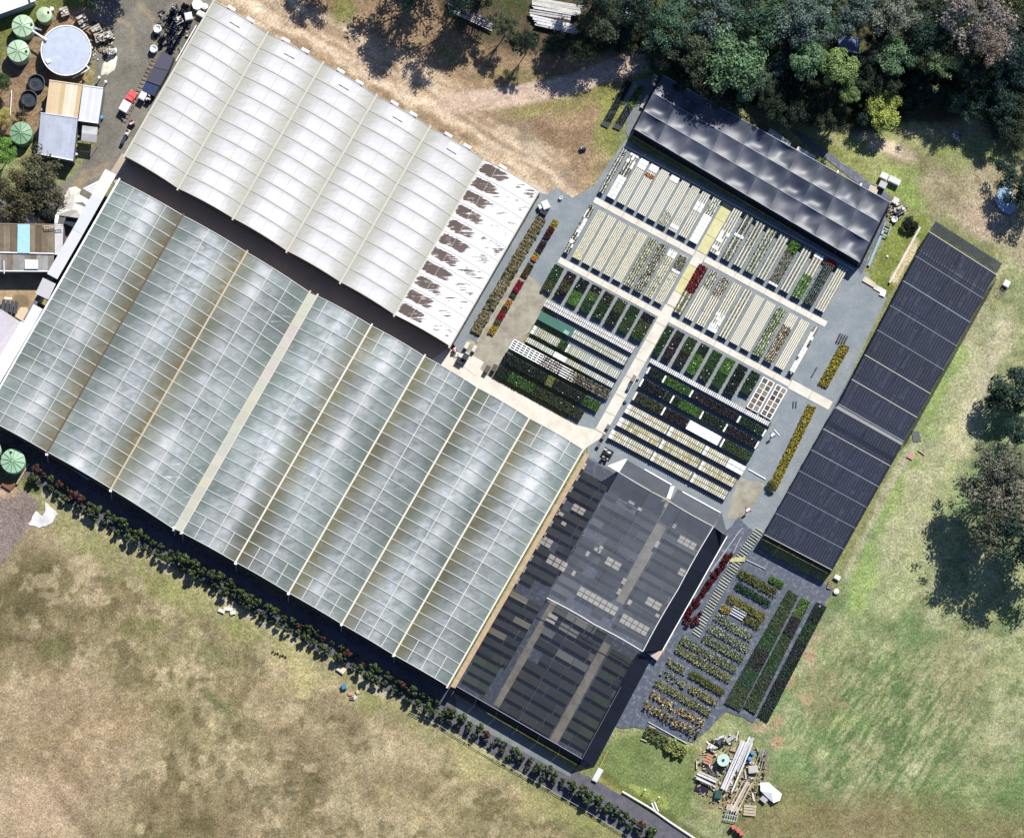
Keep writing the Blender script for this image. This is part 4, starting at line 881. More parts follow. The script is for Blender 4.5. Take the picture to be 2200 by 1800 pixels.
spec = [
 ('railed bench with scattered white trays by yellow path', [(0, 1, CR+DKP, .4, .1, .06)], 4, ((.5, 1, WT, 3, .55),)),
 ('bench with dark pots above and white trays below', [(0, .4, DKP+BLG, 1.0, .12, .1, 0, 1, 4.5), (.48, 1, WSP+G1, .9, .12, .1)], 2, ((.42, .48, WT, 3),)),
 ('two-column bench of grey-green speckled seedlings', [(0, .6, GW+G1, 1.0, .12, .08), (.6, 1, GW, .6, .1, .05)], 3, ()),
 ('two-column bench of mid green seedlings', [(0, 1, G1+GB+GW, 1.2, .13, .12)], 3, ()),
 ('pale blue-grey two-column bench', [(0, 1, GW, 1.1, .11, .06)], 3, ()),
 ('dark pot bench with bright green clump on top', [(.02, .24, GB, 3.2, .2, .35), (.24, 1, DKP+CR, 1.4, .13, .12, 0, 1, 4.6)], 0, ((.95, 1, WT, 3),)),
 ('grey-white fine seedling bench', [(0, 1, GW, .9, .09, .05)], 3, ()),
 ('cream bench with two bright green lower strips', [(.1, .5, CR, .7, .1, .05), (.48, 1, GB, 2.4, .14, .14)], 3, ((0, .10, WT, 3),)),
 ('dark blue-green pot bench with a red flowered top', [(0, .08, [(220, 90, 70), (200, 70, 50)], 3.5, .14, .15), (.08, 1, BLG+DKP, 2.0, .14, .15, 0, 1, 4.4)], 0, ()),
 ('cream striped bench beside the open gravel', [(0, 1, CR, .9, .1, .05)], 4, ())]
for k, (lb, fl, rl, tr) in enumerate(spec):
    ac = 281+k*28.6; bench('r', '%s, %s in the %s' % (lb, ORD[k], R1R), ac-11, ac+11, -120, -13, fl, rl, trays=tr, railc=(220, 216, 198), deckc=(96, 102, 98))
R2L = 'second left row'
spec = [
 ('narrow dark bench with white boxes at gravel edge', [(0, 1, G2+DKP, 1.2, .13, .12)], 2, ((.1, .95, WT, 3, .4),)),
 ('pink-tinged railed bench with yellow trays at its foot', [(0, .85, PNK+CR, .6, .1, .06), (.86, 1, [(240, 226, 120), (250, 240, 170)], 1.6, .14, .06)], 5, ()),
 ('clean pale railed bench', [(0, 1, GW, .25, .1, .05)], 5, ()),
 ('railed bench with thin olive growth', [(0, 1, CR+G1, .6, .1, .06)], 5, ()),
 ('yellow-green railed bench', [(0, 1, GY+G1, .8, .1, .06)], 5, ()),
 ('pale railed bench with one cream patch', [(0, 1, CR, .5, .1, .06)], 5, ()),
 ('dark green railed bench', [(0, 1, G2+G1, 1.6, .12, .1)], 4, ()),
 ('darkest green railed bench with black gaps', [(0, 1, G2+DKP, 1.8, .12, .12)], 4, ()),
 ('green railed bench with a white tray block on top', [(.15, 1, G1+CR, .9, .12, .1)], 4, ((.03, .15, WT, 2),)),
 ('bench with grey speckled dome beside yellow path', [(.02, .3, [(180, 180, 160), (96, 100, 80), (140, 142, 120)], 2.6, .16, .3), (.35, 1, CR+DKP, .6, .11, .08)], 5, ((.3, .36, WT, 2),))]
for k, (lb, fl, rl, tr) in enumerate(spec):
    ac = [3, 28, 53, 78, 103, 128, 153, 178, 203, 228][k]; wd = 12 if k == 0 else 20; bench('r', '%s, %s in the %s' % (lb, ORD[k], R2L), ac-wd/2, ac+wd/2, 21, 137, fl, rl, trays=tr, railc=(228, 222, 196))
R2R = 'second right row'
spec = [
 ('dark red shrub bench turning yellow-green below', [(0, .55, RED, 3.0, .18, .22), (.55, 1, GY, 1.0, .12, .1)], 2, ()),
 ('bench with black upper third and pale rails below', [(0, .35, G2, 1.4, .12, .1), (.35, 1, GW, .3, .1, .04)], 4, ()),
 ('brown and pink mottled railed bench', [(0, .4, PUR+PNK, 1.6, .13, .12), (.4, 1, PNK+CR, .8, .1, .06)], 4, ()),
 ('yellow-green railed bench with white lumps at its foot', [(0, .8, GY, .7, .1, .06)], 4, ((.62, 1, WT, 4, .6),)),
 ('cream speckled two-column bench', [(0, 1, CR+GW, 1.3, .1, .05)], 3, ()),
 ('bright pale six-railed bench', [(0, 1, GW, .15, .1, .04)], 6, ()),
 ('second bright pale six-railed bench', [(0, 1, GW, .15, .1, .04)], 6, ()),
 ('vivid green bench between pale rails', [(0, 1, GB+G1, 1.9, .13, .14)], 4, ()),
 ('brown leaved bench between pale rails', [(.25, 1, BRN, 2.2, .13, .14), (0, .25, CR, .6, .1, .05)], 5, ()),
 ('cream striped five-railed bench', [(0, 1, CR, .3, .1, .05)], 5, ()),
 ('narrow bench of lumpy white covers at gravel edge', [(.3, .5, DKP, 1.0, .14, .1), (.85, 1, GY+DKP, 1.5, .15, .12)], 1, ((.12, .95, WT, 2, .85),))]
for k, (lb, fl, rl, tr) in enumerate(spec):
    ac = 275+k*27.6; wd = 12 if k == 10 else 21; bench('r', '%s, %s in the %s' % (lb, ORD[k], R2R), ac-wd/2, ac+wd/2, 21, 137, fl, rl, trays=tr, railc=(232, 226, 204))
# third row: green beds standing on the ground
def bed(label, a0, a1, b0, b1, segs, h=.75, long='b', P=AB, deckc=(48, 58, 48)):
    fl = []
    for s0, s1, pal, d in segs:
        fl.append((s0, s1, pal, d, .15, .14)); fl.append((s0, s1, [tuple(min(255, c*1.3) for c in q) for q in pal[:2]], d*.15, .10, .2))
    t = bench('b', label, a0, a1, b0, b1, fl, rails=0, long=long, h=h, nm='plant_bed', cat='plant bed', legs=True, deckc=deckc, P=P)
    # scattered white plant labels
    mb = MB()
    for _ in range(3):
        x, y = random.uniform(a0+2, a1-2), random.uniform(b0+2, b1-2); p = W(*P(x, y), h+.2); mb.box((p.x, p.y, h+.16), .12, .08, .04, random.random()*3)
    part('plant_labels', mb, M_CLEAN, t, WHITE, kind='stuff')
    return t
GD = [(54, 88, 46), (44, 72, 40), (70, 106, 56)]; GDD = [(38, 56, 42), (30, 46, 36), (48, 70, 48)]; BLK_ = [(34, 38, 46), (26, 30, 36), (46, 50, 52)]; GBR = [(96, 140, 60), (76, 118, 50), (116, 158, 74)]; OLV = [(84, 96, 58), (104, 96, 72), (60, 78, 46)]
bl = [((-6, 17), 'deep green bed at the gravel end', [(0, .6, GD, 2), (.6, 1, OLV, 2)]), ((25, 48), 'bed with a purple-black top and mottled middle', [(0, .35, PUR, 2), (.35, .7, OLV, 2), (.7, 1, BLK_, 2)]),
      ((55, 79), 'bed dark above and lime green below', [(0, .5, BLK_+GDD, 2), (.5, 1, GBR, 2)]), ((86, 110), 'bed with black top and bright middle', [(0, .25, BLK_, 2), (.25, .55, GBR+OLV, 2), (.55, 1, GD, 2)]),
      ((117, 141), 'evenly dark olive bed', [(0, .4, BLK_+OLV, 2), (.4, 1, GD+GDD, 2)]), ((148, 172), 'bed with olive upper and near-black lower half', [(0, .5, OLV+GD, 2), (.5, 1, BLK_+GDD, 2)]),
      ((179, 203), 'mid green bed full of leaf', [(0, .5, GD+GDD, 2), (.5, 1, GD+OLV, 2)]), ((210, 238), 'bed with black top corner beside central path', [(0, .3, BLK_, 2), (.3, .75, OLV+GD, 2), (.75, 1, GD, 2)])]
for k, ((a0, a1), lb, sg) in enumerate(bl): bed('%s, %s in the left row of green beds' % (lb, ORD[k]), a0, a1, 168, 229, sg)
bl = [((269, 286), 'narrow deep green bed by the path', [(0, 1, GD+GDD, 2)]), ((292, 312), 'purple-brown bed', [(0, .15, GDD, 2), (.15, 1, PUR+BLK_, 2)]), ((320, 343), 'bed green above and plum below', [(0, .5, GD+OLV, 2), (.5, 1, PUR+GDD, 2)]),
      ((351, 373), 'bed with dark top and lime lower part', [(0, .35, GDD, 2), (.35, 1, GBR, 2)]), ((381, 404), 'plain dark green bed', [(0, .6, GD, 2), (.6, 1, GDD+OLV, 2)]), ((412, 436), 'brightest lime green bed', [(0, .5, GBR, 2), (.5, 1, GD, 2)]),
      ((443, 467), 'nearly black bed', [(0, 1, BLK_+GDD, 2)]), ((474, 497), 'short blue-green bed', [(0, 1, GD+BLK_, 2)])]
for k, ((a0, a1), lb, sg) in enumerate(bl): bed('%s, %s in the right row of green beds' % (lb, ORD[k]), a0, a1, 169, 238 if k < 7 else 222, sg)
# open mesh benches at the right end of that row
for k, (a0, a1, lb) in enumerate(((504, 530, 'left of the two open lattice benches with brown trays'), (537, 561, 'right lattice bench with brown trays at the gravel edge'))):
    t = thing('lattice_bench', lb, 'bench', Vector((*W(*AB((a0+a1)/2, 206), .75)[:2], 0)))
    for i in range(3): 
        a = a0+(a1-a0)*i/2; part('long_rail', MB().bar(W(*AB(a, 170), .75), W(*AB(a, 243), .75), .14, .06), M_CLEAN, t, WHITE)
    for j in range(7):
        b = 170+73*j/6; part('cross_rail', MB().bar(W(*AB(a0, b), .72), W(*AB(a1, b), .72), .09, .05), M_CLEAN, t, WHITE)
        for i in range(2):
            if j < 6:
                aa = a0+(a1-a0)*(i+.16)/2; ab_ = a0+(a1-a0)*(i+.84)/2; part('tray', MB().prism([W(*AB(aa, b+1.6), .7), W(*AB(ab_, b+1.6), .7), W(*AB(ab_, b+10.6), .7), W(*AB(aa, b+10.6), .7)], .58, .7), M_MATTE, t, C(*random.choice([(124, 108, 88), (90, 60, 56), (150, 140, 116), (104, 92, 74)])))
    for x in (a0+1, a1-1):
        for y in (171, 206, 242): part('leg', MB().bar(W(*AB(x, y), .7), Vector((*W(*AB(x, y), .7)[:2], 0)), .08), M_METAL, t, (.4, .4, .4))
# long cross benches, left block
XL = 'left cross bench block'
wc = [(246, 242, 236), (238, 234, 226), (250, 249, 246)]; gc = [(232, 232, 222), (218, 218, 206), (206, 210, 196)]; oc_ = [(214, 212, 186), (196, 198, 160), (232, 228, 212)]
def hb(lb, a0, a1, b0, b1, **k): return bench('h', lb, a0, a1, b0, b1, k.pop('fills', []), rails=k.pop('rails', 0), long='a', **k)
hb('topmost long bench of white slotted trays in the '+XL, 16, 233, 243, 260, slots=dict(segs=[(0, 1)], cols=wc, p=3.6, rows=2), deckc=(110, 106, 98))
t = hb('bench sea-green at left and cream trays right, second in the '+XL, 18, 233, 272, 291, slots=dict(segs=[(.385, 1)], cols=gc+oc_, p=4, rows=2))
part('green_cover', MB().prism([W(*AB(18, 272), .84), W(*AB(99, 272), .84), W(*AB(99, 291), .84), W(*AB(18, 291), .84)], .76, .84), M_PLAST, t, C(58, 112, 96))
part('pale_sheet', MB().prism([W(*AB(82, 282), .87), W(*AB(94, 283), .87), W(*AB(92, 291), .87), W(*AB(81, 290), .87)], .845, .87), M_PLAST, t, C(150, 190, 176))
hb('mixed cream tray bench with a green gap, third in the '+XL, 20, 233, 305, 325, slots=dict(segs=[(.03, .33), (.41, 1)], cols=gc+oc_, p=4, rows=1), fills=[(.3, .39, GD, 2, .14, .12), (0, .3, GY, .5, .12, .1)], trays=((0, .03, WT, 2), (.395, .41, WT, 2)))
hb('narrow slotted bench with a solid white middle, fourth in the '+XL, 20, 233, 333, 346, slots=dict(segs=[(0, .31), (.45, 1)], cols=oc_+gc, p=4, rows=1), trays=((.31, .45, (255, 255, 250), 1),))
t = hb('bench of pinkish pots with open lattice left end, fifth in the '+XL, -3, 233, 353, 374, fills=[(.31, .5, PNK, 2.2, .16, .25, 0, 1, 6), (.58, 1, PNK+CR+DKP, 2.2, .16, .25, 0, 1, 6)], deckc=(70, 74, 66))
for j in range(5): part('lattice_rail', MB().bar(W(*AB(-3, 353+5.2*j), .8), W(*AB(150, 353+5.2*j), .8), .13, .05), M_CLEAN, t, WHITE)
for j in range(8): part('lattice_rail', MB().bar(W(*AB(-3+10.5*j, 353), .82), W(*AB(-3+10.5*j, 374), .82), .12, .05), M_CLEAN, t, WHITE)
bed('dark bench with olive patch and lime right end, sixth in the '+XL, -5, 228, 385, 407, [(0, .45, GDD+BLK_, 2), (.45, .52, [(140, 150, 86)], 2.4), (.52, .84, BLK_+PUR+GDD, 2), (.84, 1, GD+GBR, 2)], long='a')
bed('dark bench with a lime left part, seventh and lowest in the '+XL, -4, 205, 417, 439, [(0, .15, GDD, 2), (.15, .42, GD+GBR, 2), (.42, 1, GDD+OLV, 2)], long='a')
# long cross benches, right block
XR = 'right cross bench block'
hb('narrow topmost bench of white slotted trays in the '+XR, 274, 568, 248, 259, slots=dict(segs=[(0, 1)], cols=wc, p=4.4, rows=1), deckc=(90, 90, 84))
WL_ = lambda t, a, b0, b1: part('white_divider', MB().prism([W(*AB(a, b0), .9), W(*AB(a+3.4, b0), .9), W(*AB(a+3.4, b1), .9), W(*AB(a, b1), .9)], .7, .9), M_PLAST, t, WHITE)
t = bed('dark bench with green second quarter, second in the '+XR, 279, 566, 266, 284, [(0, .13, BLK_+GDD, 2), (.14, .36, GD+GBR, 2), (.37, .78, BLK_+PUR, 2), (.79, 1, GDD+GD, 2)], long='a')
for a in (279, 318, 384, 500, 562): WL_(t, a, 267, 283)
t = bed('black bench with a green middle, third in the '+XR, 280, 565, 295, 315, [(0, .2, BLK_, 2), (.21, .33, GDD, 2), (.33, .52, GBR+GD, 2), (.52, .75, GDD, 2), (.75, 1, BLK_+PUR, 2)], long='a')
for a in (279, 354, 426, 484, 561): WL_(t, a, 296, 314)
t = bed('dark bench carrying a big white tray stack, fourth in the '+XR, 281, 565, 326, 347, [(0, .25, OLV+BLK_, 2), (.26, .45, BLK_+PUR, 2), (.76, 1, GD+OLV, 2)], long='a')
for a in (281, 350, 494): WL_(t, a, 327, 346)
for i in range(8):
    for j in range(2):
        a = 412+i*9.6; b = 326+j*10.6; part('tray', MB().prism([W(*AB(a, b), 1.0), W(*AB(a+9.2, b), 1.0), W(*AB(a+9.2, b+10), 1.0), W(*AB(a, b+10), 1.0)], .8, .98+random.random()*.05), M_PLAST, t, WHITE)
cc = [(236, 226, 196), (222, 210, 170), (246, 240, 222)]; cc2 = [(206, 194, 138), (224, 214, 172), (186, 176, 118)]
hb('cream slotted double bench with an all-white right end, fifth in the '+XR, 279, 566, 357, 379, slots=dict(segs=[(.03, .36), (.38, .66), (.68, .86)], cols=cc, p=4, rows=2), trays=((0, .03, WT, 2), (.36, .38, WT, 2), (.66, .68, WT, 2), (.86, 1, (255, 255, 252), 2)))
hb('olive and cream slotted double bench, sixth in the '+XR, 278, 563, 390, 411, slots=dict(segs=[(.03, .36), (.38, .7), (.72, 1)], cols=cc+cc2, p=4, rows=2), trays=((0, .03, WT, 2), (.36, .38, WT, 2), (.7, .72, WT, 2)))
hb('cream slotted double bench next to the black shadow, seventh in the '+XR, 275, 561, 422, 443, slots=dict(segs=[(.03, .36), (.38, .7), (.72, 1)], cols=cc+[(214, 212, 186)], p=4, rows=2), trays=((0, .03, WT, 2), (.36, .38, WT, 2), (.7, .72, WT, 2)))
# ------------------------------------------------------------------ potted strips between greenhouse A and the benches
SA0 = (1160, 455); SV = (.8805, .474); SU = (-.5, .866)
def AS(a, b): return (SA0[0]+a*SV[0]+b*SU[0], SA0[1]+a*SV[1]+b*SU[1])
pot_me = None
def make_pot(name, label, cat, group, pc, lc, r=.22, h=.3, fol=.28, n=36, leaf=.14, fh=.25, pal=None):
    t = thing(name, label, cat, (0, 0, 0), group)
    o = part('pot', MB().lathe((0, 0, 0), [(r*.72, .0), (r, h), (r*.86, h), (r*.84, h-.05)], 10), M_PLAST, t, pc); 
    P = RNG.normal(size=(n, 3)); P /= np.linalg.norm(P, axis=1)[:, None]; P = P*RNG.uniform(.5, 1, (n, 1))*np.array([fol, fol, fh]); P[:, 2] = np.abs(P[:, 2])+h
    q = quads('leaves', leafquads(P, np.full(n, leaf)*RNG.uniform(.7, 1.3, n), P/np.linalg.norm(P, axis=1)[:, None], .6), np.clip(np.array([C(*c) for c in (pal or [lc])])[RNG.integers(0, len(pal or [lc]), n)]*RNG.uniform(.7, 1.25, (n, 1)), 0, 1), M_LEAF, t, kind=None)
    KIDS[t] = [o, q]; return t
FIRST = set()
def put(proto, p, rot=None, sc=1.0, label=None):
    rot = random.uniform(0, 6.28) if rot is None else rot
    if proto not in FIRST:
        FIRST.add(proto); proto.location = p; proto.rotation_euler = (0, 0, rot); proto.scale = (sc,)*3; WL[proto] = Vector(p)
        if label: proto['label'] = label
        return proto
    return copy_tree(proto, p, rot, sc, label)
gpot = 'potted shrubs along the white greenhouse'
pr_ = [make_pot('potted_shrub', 'small cream-leaved potted shrub in the dense strip beside the white greenhouse', 'potted plant', gpot, C(30, 30, 34), (214, 204, 178), r=.24, fol=.30, pal=[(214, 200, 170), (176, 160, 120), (120, 112, 76)]),
       make_pot('potted_shrub', 'small olive potted shrub in the dense strip beside the white greenhouse', 'potted plant', gpot, C(26, 28, 30), (150, 140, 96), r=.24, fol=.32, pal=[(130, 120, 76), (170, 160, 110), (90, 90, 56)]),
       make_pot('potted_shrub', 'small dark potted shrub in the dense strip beside the white greenhouse', 'potted plant', gpot, C(26, 28, 30), (80, 84, 70), r=.24, fol=.30, pal=[(60, 66, 54), (96, 96, 80), (120, 116, 100)])]
slabAB  # keep
slab('gravel_strip', [AS(-2, 8), AS(22, 8), AS(22, 312), AS(-2, 312)], .045, M_BEDSOIL)
for j in range(36):
    for i in range(4):
        b = 14+j*8.0; a = 1+i*5.6+(j % 2)*1.5
        if random.random() < .06: continue
        pr = random.choice(pr_[:2] if j < 16 or j > 28 else pr_); put(pr, W(*AS(a, b), 0.05), sc=random.uniform(.85, 1.15), label='%s potted shrub beside the white greenhouse, %s row from the carts, %s column' % (['cream-leaved', 'olive', 'dark'][pr_.index(pr)], ordw(j+1), ordw(i+1)))
for k, (b0, b1, a) in enumerate(((150, 185, 3), (160, 200, 9), (178, 205, 1), (210, 310, 23))):
    solo('timber_edging', 'pale timber batten lying along the potted shrub strip, %s' % ['uppermost', 'beside the middle pots', 'leftmost short one', 'long one on the right edge'][k], 'batten', MB().bar(W(*AS(a, b0), .3), W(*AS(a, b1), .3), .12, .08), M_WOOD, C(214, 206, 186))
# colourful trays strip
segs = [(0, 17, YEL, 'yellow-green potted clump at the top of the colour strip'), (17, 45, RED+PUR, 'dark crimson tray block near the top of the colour strip'), (52, 80, PUR, 'plum purple tray block in the colour strip'), (82, 88, GY, 'pale green-grey tray block in the colour strip'), (88, 100, [(230, 150, 50), (240, 180, 70), (190, 130, 50)], 'orange flower block in the colour strip'),
        (108, 140, BRN+OLV, 'brown-olive tray block in the colour strip'), (150, 178, [(150, 30, 56), (180, 44, 70), (110, 24, 44)], 'crimson red flower block in the colour strip'), (182, 190, OLV, 'small olive tray block in the colour strip'), (198, 214, ORG+YEL+RED[:1], 'orange and yellow flower block in the colour strip'), (214, 222, GD, 'small green tray block in the colour strip'),
        (224, 246, RED[:2]+[(190, 50, 70)], 'bright red flower block low in the colour strip'), (246, 262, PNK+OLV, 'mottled pot block low in the colour strip'), (262, 282, YEL, 'yellow flower block at the foot of the colour strip')]
for b0, b1, pal, lb in segs:
    t = bench('c', lb, 33, 47, b0, b1, [(0, 1, pal, 3.0, .16, .2)], rails=0, h=.28, legs=False, P=AS, nm='flower_tray_block', cat='flower trays', deckc=(30, 32, 40))
# ------------------------------------------------------------------ trees
def crown_mesh(name, seed, R=1.0, nl=26, per=150, leaf=.075, flat=.75, ragged=.25, hollow=.6, droop=0):
    r = np.random.default_rng(seed); lob = []
    for k in range(nl):
        a = r.uniform(0, 6.283); rr = math.sqrt(r.uniform(0.0, 1))*(1-.18)*(1+r.normal()*ragged*.5); z = (1-min(rr, 1)**2)*flat*r.uniform(.25, 1.0)
        lob.append((rr*math.cos(a), rr*math.sin(a), z, r.uniform(.16, .33)))
    V = []; Cc = []
    for (x, y, z, s) in lob:
        n = int(per*(s/.25)**2); d = r.normal(size=(n, 3)); d[:, 2] = np.abs(d[:, 2])*1.1-.35; d /= np.linalg.norm(d, axis=1)[:, None]
        P = d*s*r.uniform(hollow, 1.08, (n, 1))*np.array([1, 1, .8])+np.array([x, y, z]); P += r.normal(size=P.shape)*s*.10
        nr = d*.9+r.normal(size=(n, 3))*.55+np.array([0, 0, .45])
        nr /= np.linalg.norm(nr, axis=1)[:, None]; t = np.cross(nr, r.normal(size=(n, 3))); t /= np.linalg.norm(t, axis=1)[:, None]; b = np.cross(nr, t)
        sz = leaf*r.uniform(.6, 1.5, n)[:, None]/2; tt = t*sz; bb = b*sz*r.uniform(.35, .8, (n, 1))
        V.append(np.stack([P-tt, P-bb, P+tt, P+bb], 1)); tone = r.uniform(.75, 1.25)
        c = np.ones((n, 3))*tone*r.uniform(.65, 1.35, (n, 1)); c[:, 0] *= r.uniform(.88, 1.15, n); c[:, 2] *= r.uniform(.85, 1.1, n); Cc.append(c)
    V = np.concatenate(V); Cc = np.concatenate(Cc); n = len(V); me = bpy.data.meshes.new(name)
    me.vertices.add(n*4); me.loops.add(n*4); me.polygons.add(n); me.vertices.foreach_set('co', V.reshape(-1).astype('f')); me.loops.foreach_set('vertex_index', np.arange(n*4, dtype='i')); me.polygons.foreach_set('loop_start', np.arange(0, n*4, 4, dtype='i'))
    at = me.attributes.new('col', 'FLOAT_COLOR', 'FACE'); arr = np.ones((n, 4), 'f'); arr[:, :3] = Cc; at.data.foreach_set('color', arr.ravel()); me.materials.append(M_LEAF); me.update(calc_edges=True)
    return me, lob
def trunk_mesh(name, lob, h, seed):
    r = random.Random(seed); mb = MB(); mb.tube((0, 0, -.1), (r.uniform(-.04, .04), r.uniform(-.04, .04), h*.6), .045, .032, 8)
    for (x, y, z, s) in lob[::2]:
        z0 = h*r.uniform(.35, .6); m = (x*.5+r.uniform(-.05, .05), y*.5+r.uniform(-.05, .05), (z0+h+z)*.52)
        mb.tube((0, 0, z0), m, .020, .014, 5); mb.tube(m, (x, y, h+z+s*.2), .014, .005, 4)
    me = bpy.data.meshes.new(name); me.from_pydata(mb.v, [], mb.f); me.materials.append(M_WOOD); me.update(); return me
CR_ = {}
for key, args in dict(dense=[dict(nl=34, per=190, leaf=.085), dict(nl=30, per=200, leaf=.085), dict(nl=38, per=170, leaf=.08)],
                      gum=[dict(nl=44, per=170, leaf=.07, ragged=.45, hollow=.3, flat=.6), dict(nl=40, per=180, leaf=.07, ragged=.6, hollow=.3, flat=.6)],
                      thin=[dict(nl=34, per=120, leaf=.065, ragged=.8, hollow=.25, flat=.5), dict(nl=30, per=120, leaf=.065, ragged=.9, hollow=.2, flat=.5)]).items():
    CR_[key] = []
    for k, kw in enumerate(args):
        me, lob = crown_mesh('crown', 100+len(CR_)*10+k, **kw); CR_[key].append((me, trunk_mesh('trunk', lob, 1.2, k)))
GT = 'trees of the bushland north of the nursery'
def tree(label, x, y, rpx, h, col, kind='dense', group=None, bark=(150, 136, 118), name='tree', cat='tree', k=None):
    """x,y: crown centre in the photo (px), rpx crown radius, h height of the crown base+"""
    R_ = rpx*S; p = W(x, y, h*.85); v = CR_[kind]; me, tm = v[random.randrange(len(v)) if k is None else k]
    t = thing(name, label, cat, (p.x, p.y, 0), group); rz = random.uniform(0, 6.28)
    cb = max(h-R_*.8, .6)           # crown base height
    o = bpy.data.objects.new('crown', me); COL.objects.link(o); o.parent = t; o.location = (0, 0, cb); o.scale = (R_, R_*random.uniform(.85, 1.1), R_*1.0); o.rotation_euler = (0, 0, rz); o.color = (*C(*col), 1)
    o = bpy.data.objects.new('trunk', tm); COL.objects.link(o); o.parent = t; o.scale = (R_, R_, cb/1.2); o.rotation_euler = (0, 0, rz); o.color = (*C(*bark), 1)
    return t
DKG = (54, 78, 66); MDG = (86, 118, 92); BRG = (120, 154, 112); GRY = (108, 128, 118); PNG = (150, 144, 136); OLG = (92, 104, 80); BLD = (46, 72, 70)
T = [
 ('dark tree hanging over the white timber stacks at the top edge', 1085, 52, 30, 7, OLG, 'gum'), ('dark narrow tree left of the white timber stacks', 1010, -5, 40, 10, DKG, 'gum'),
 ('dark olive tree right of the stacked white boards', 1275, 72, 26, 6, OLG, 'gum'), ('dark tree over the shaded ground below the white boards', 1190, 98, 30, 4, DKG, 'thin'), ('olive sparse tree beside the silver ladder frame', 1300, 40, 44, 10, OLG, 'gum'),
 ('dark tree right of the silver ladder frame at the top edge', 1372, 10, 50, 11, DKG, 'gum'), ('dark tree where the dirt track enters the bush', 1325, 66, 40, 6, BLD, 'thin'), ('blue-green tree at the top edge, left of the big rounded crown', 1440, 40, 55, 11, MDG, 'gum'),
 ('mid green tree above the corner of the glossy black shade house', 1500, 105, 55, 10, OLG, 'gum'), ('large rounded green crown just above the glossy black shade house', 1580, 115, 72, 11, BRG, 'dense'), ('lower green lobe tree touching the glossy black shade house', 1612, 172, 42, 8, MDG, 'dense'),
 ('dark blue-green tree at the top edge in the middle of the bush', 1540, 15, 60, 12, GRY, 'gum'), ('grey-green feathery tree at the top edge', 1640, 20, 62, 13, MDG, 'gum'), ('leafy tree above the hidden tin roof', 1730, 30, 62, 13, GRY, 'gum'),
 ('dark tree left of the hidden tin roof', 1690, 90, 44, 9, DKG, 'gum'), ('green tree with a lit crown hanging down beside the hidden tin roof', 1776, 58, 32, 10, MDG, 'dense'), ('bright green double-lobed tree left of the hidden tin roof', 1744, 128, 46, 11, BRG, 'dense'), ('bright green yellow-tipped tree below the hidden tin roof', 1800, 150, 46, 11, (140, 166, 100), 'dense'),
 ('small round bright green tree above the dark forest shade', 1826, 206, 24, 9, (134, 158, 98), 'dense'), ('dark tree in the forest shade between the bright crowns', 1700, 190, 50, 6, BLD, 'thin'), ('round green tree right of the hidden tin roof', 1926, 118, 42, 9, BRG, 'dense', ),
 ('grey-leaved tree at the top edge right of the tin roof', 1850, 20, 56, 12, GRY, 'gum'), ('pale grey tree at the top edge', 1920, 15, 55, 13, (140, 148, 130), 'gum'), ('yellow-green sapling at the end of the bare track', 1898, 236, 44, 5.5, (186, 200, 104), 'dense'), ('dark green tree behind the yellow-green sapling', 1860, 240, 30, 5, DKG, 'thin'),
 ('dark tree at the centre of the bush on the right', 1990, 70, 60, 11, DKG, 'gum'), ('pinkish grey gum tree in the top right corner', 2110, 35, 78, 16, PNG, 'gum'), ('pinkish gum branch crown below the corner gum', 2130, 95, 40, 15, (164, 150, 136), 'gum'), ('dark tree on the right edge below the corner gum', 2185, 130, 60, 11, BLD, 'gum'),
 ('thin bare tree with long trunk shadows', 2030, 130, 40, 11, (130, 152, 104), 'thin'), ('shady dark tree right of the bare tree', 2095, 150, 46, 9, DKG, 'thin'), ('mid green bushy tree over the old trailer', 2090, 215, 46, 6, MDG, 'gum'), ('dark green tree at the right edge above the clearing', 2160, 215, 50, 8, DKG, 'gum'),
 ('small dark shrub tree above the wooden pallet', 1990, 200, 34, 5, BLD, 'thin'), ('dark tree at the left of the round green tree', 1878, 112, 24, 8, DKG, 'gum'), ('small sunlit tree top behind the tin roof', 1838, 46, 26, 9, OLG, 'gum'),
 ('low dark tree at the bush edge below the track', 1400, 145, 30, 3.5, MDG, 'thin'), ('bushy green tree between the big round crown and the bright double tree', 1665, 130, 36, 7, GRY, 'gum'),
 ('tall dark tree just outside the top edge that shades the track', 905, -75, 80, 14, DKG, 'gum'), ('tall narrow tree outside the top edge shading the bare ground', 985, -30, 46, 14, DKG, 'thin'), ('tree outside the top edge shading the start of the track', 700, -90, 48, 9, DKG, 'gum'),
 ('tree outside the top edge shading the gravel yard', 236, -92, 62, 9, DKG, 'dense'), ('tree outside the top edge above the timber stacks', 1060, -95, 60, 14, DKG, 'gum'), ('tree outside the top edge above the track entrance', 1290, -60, 60, 15, DKG, 'gum'),
]
for a in T: tree(*a[:7], group=GT)
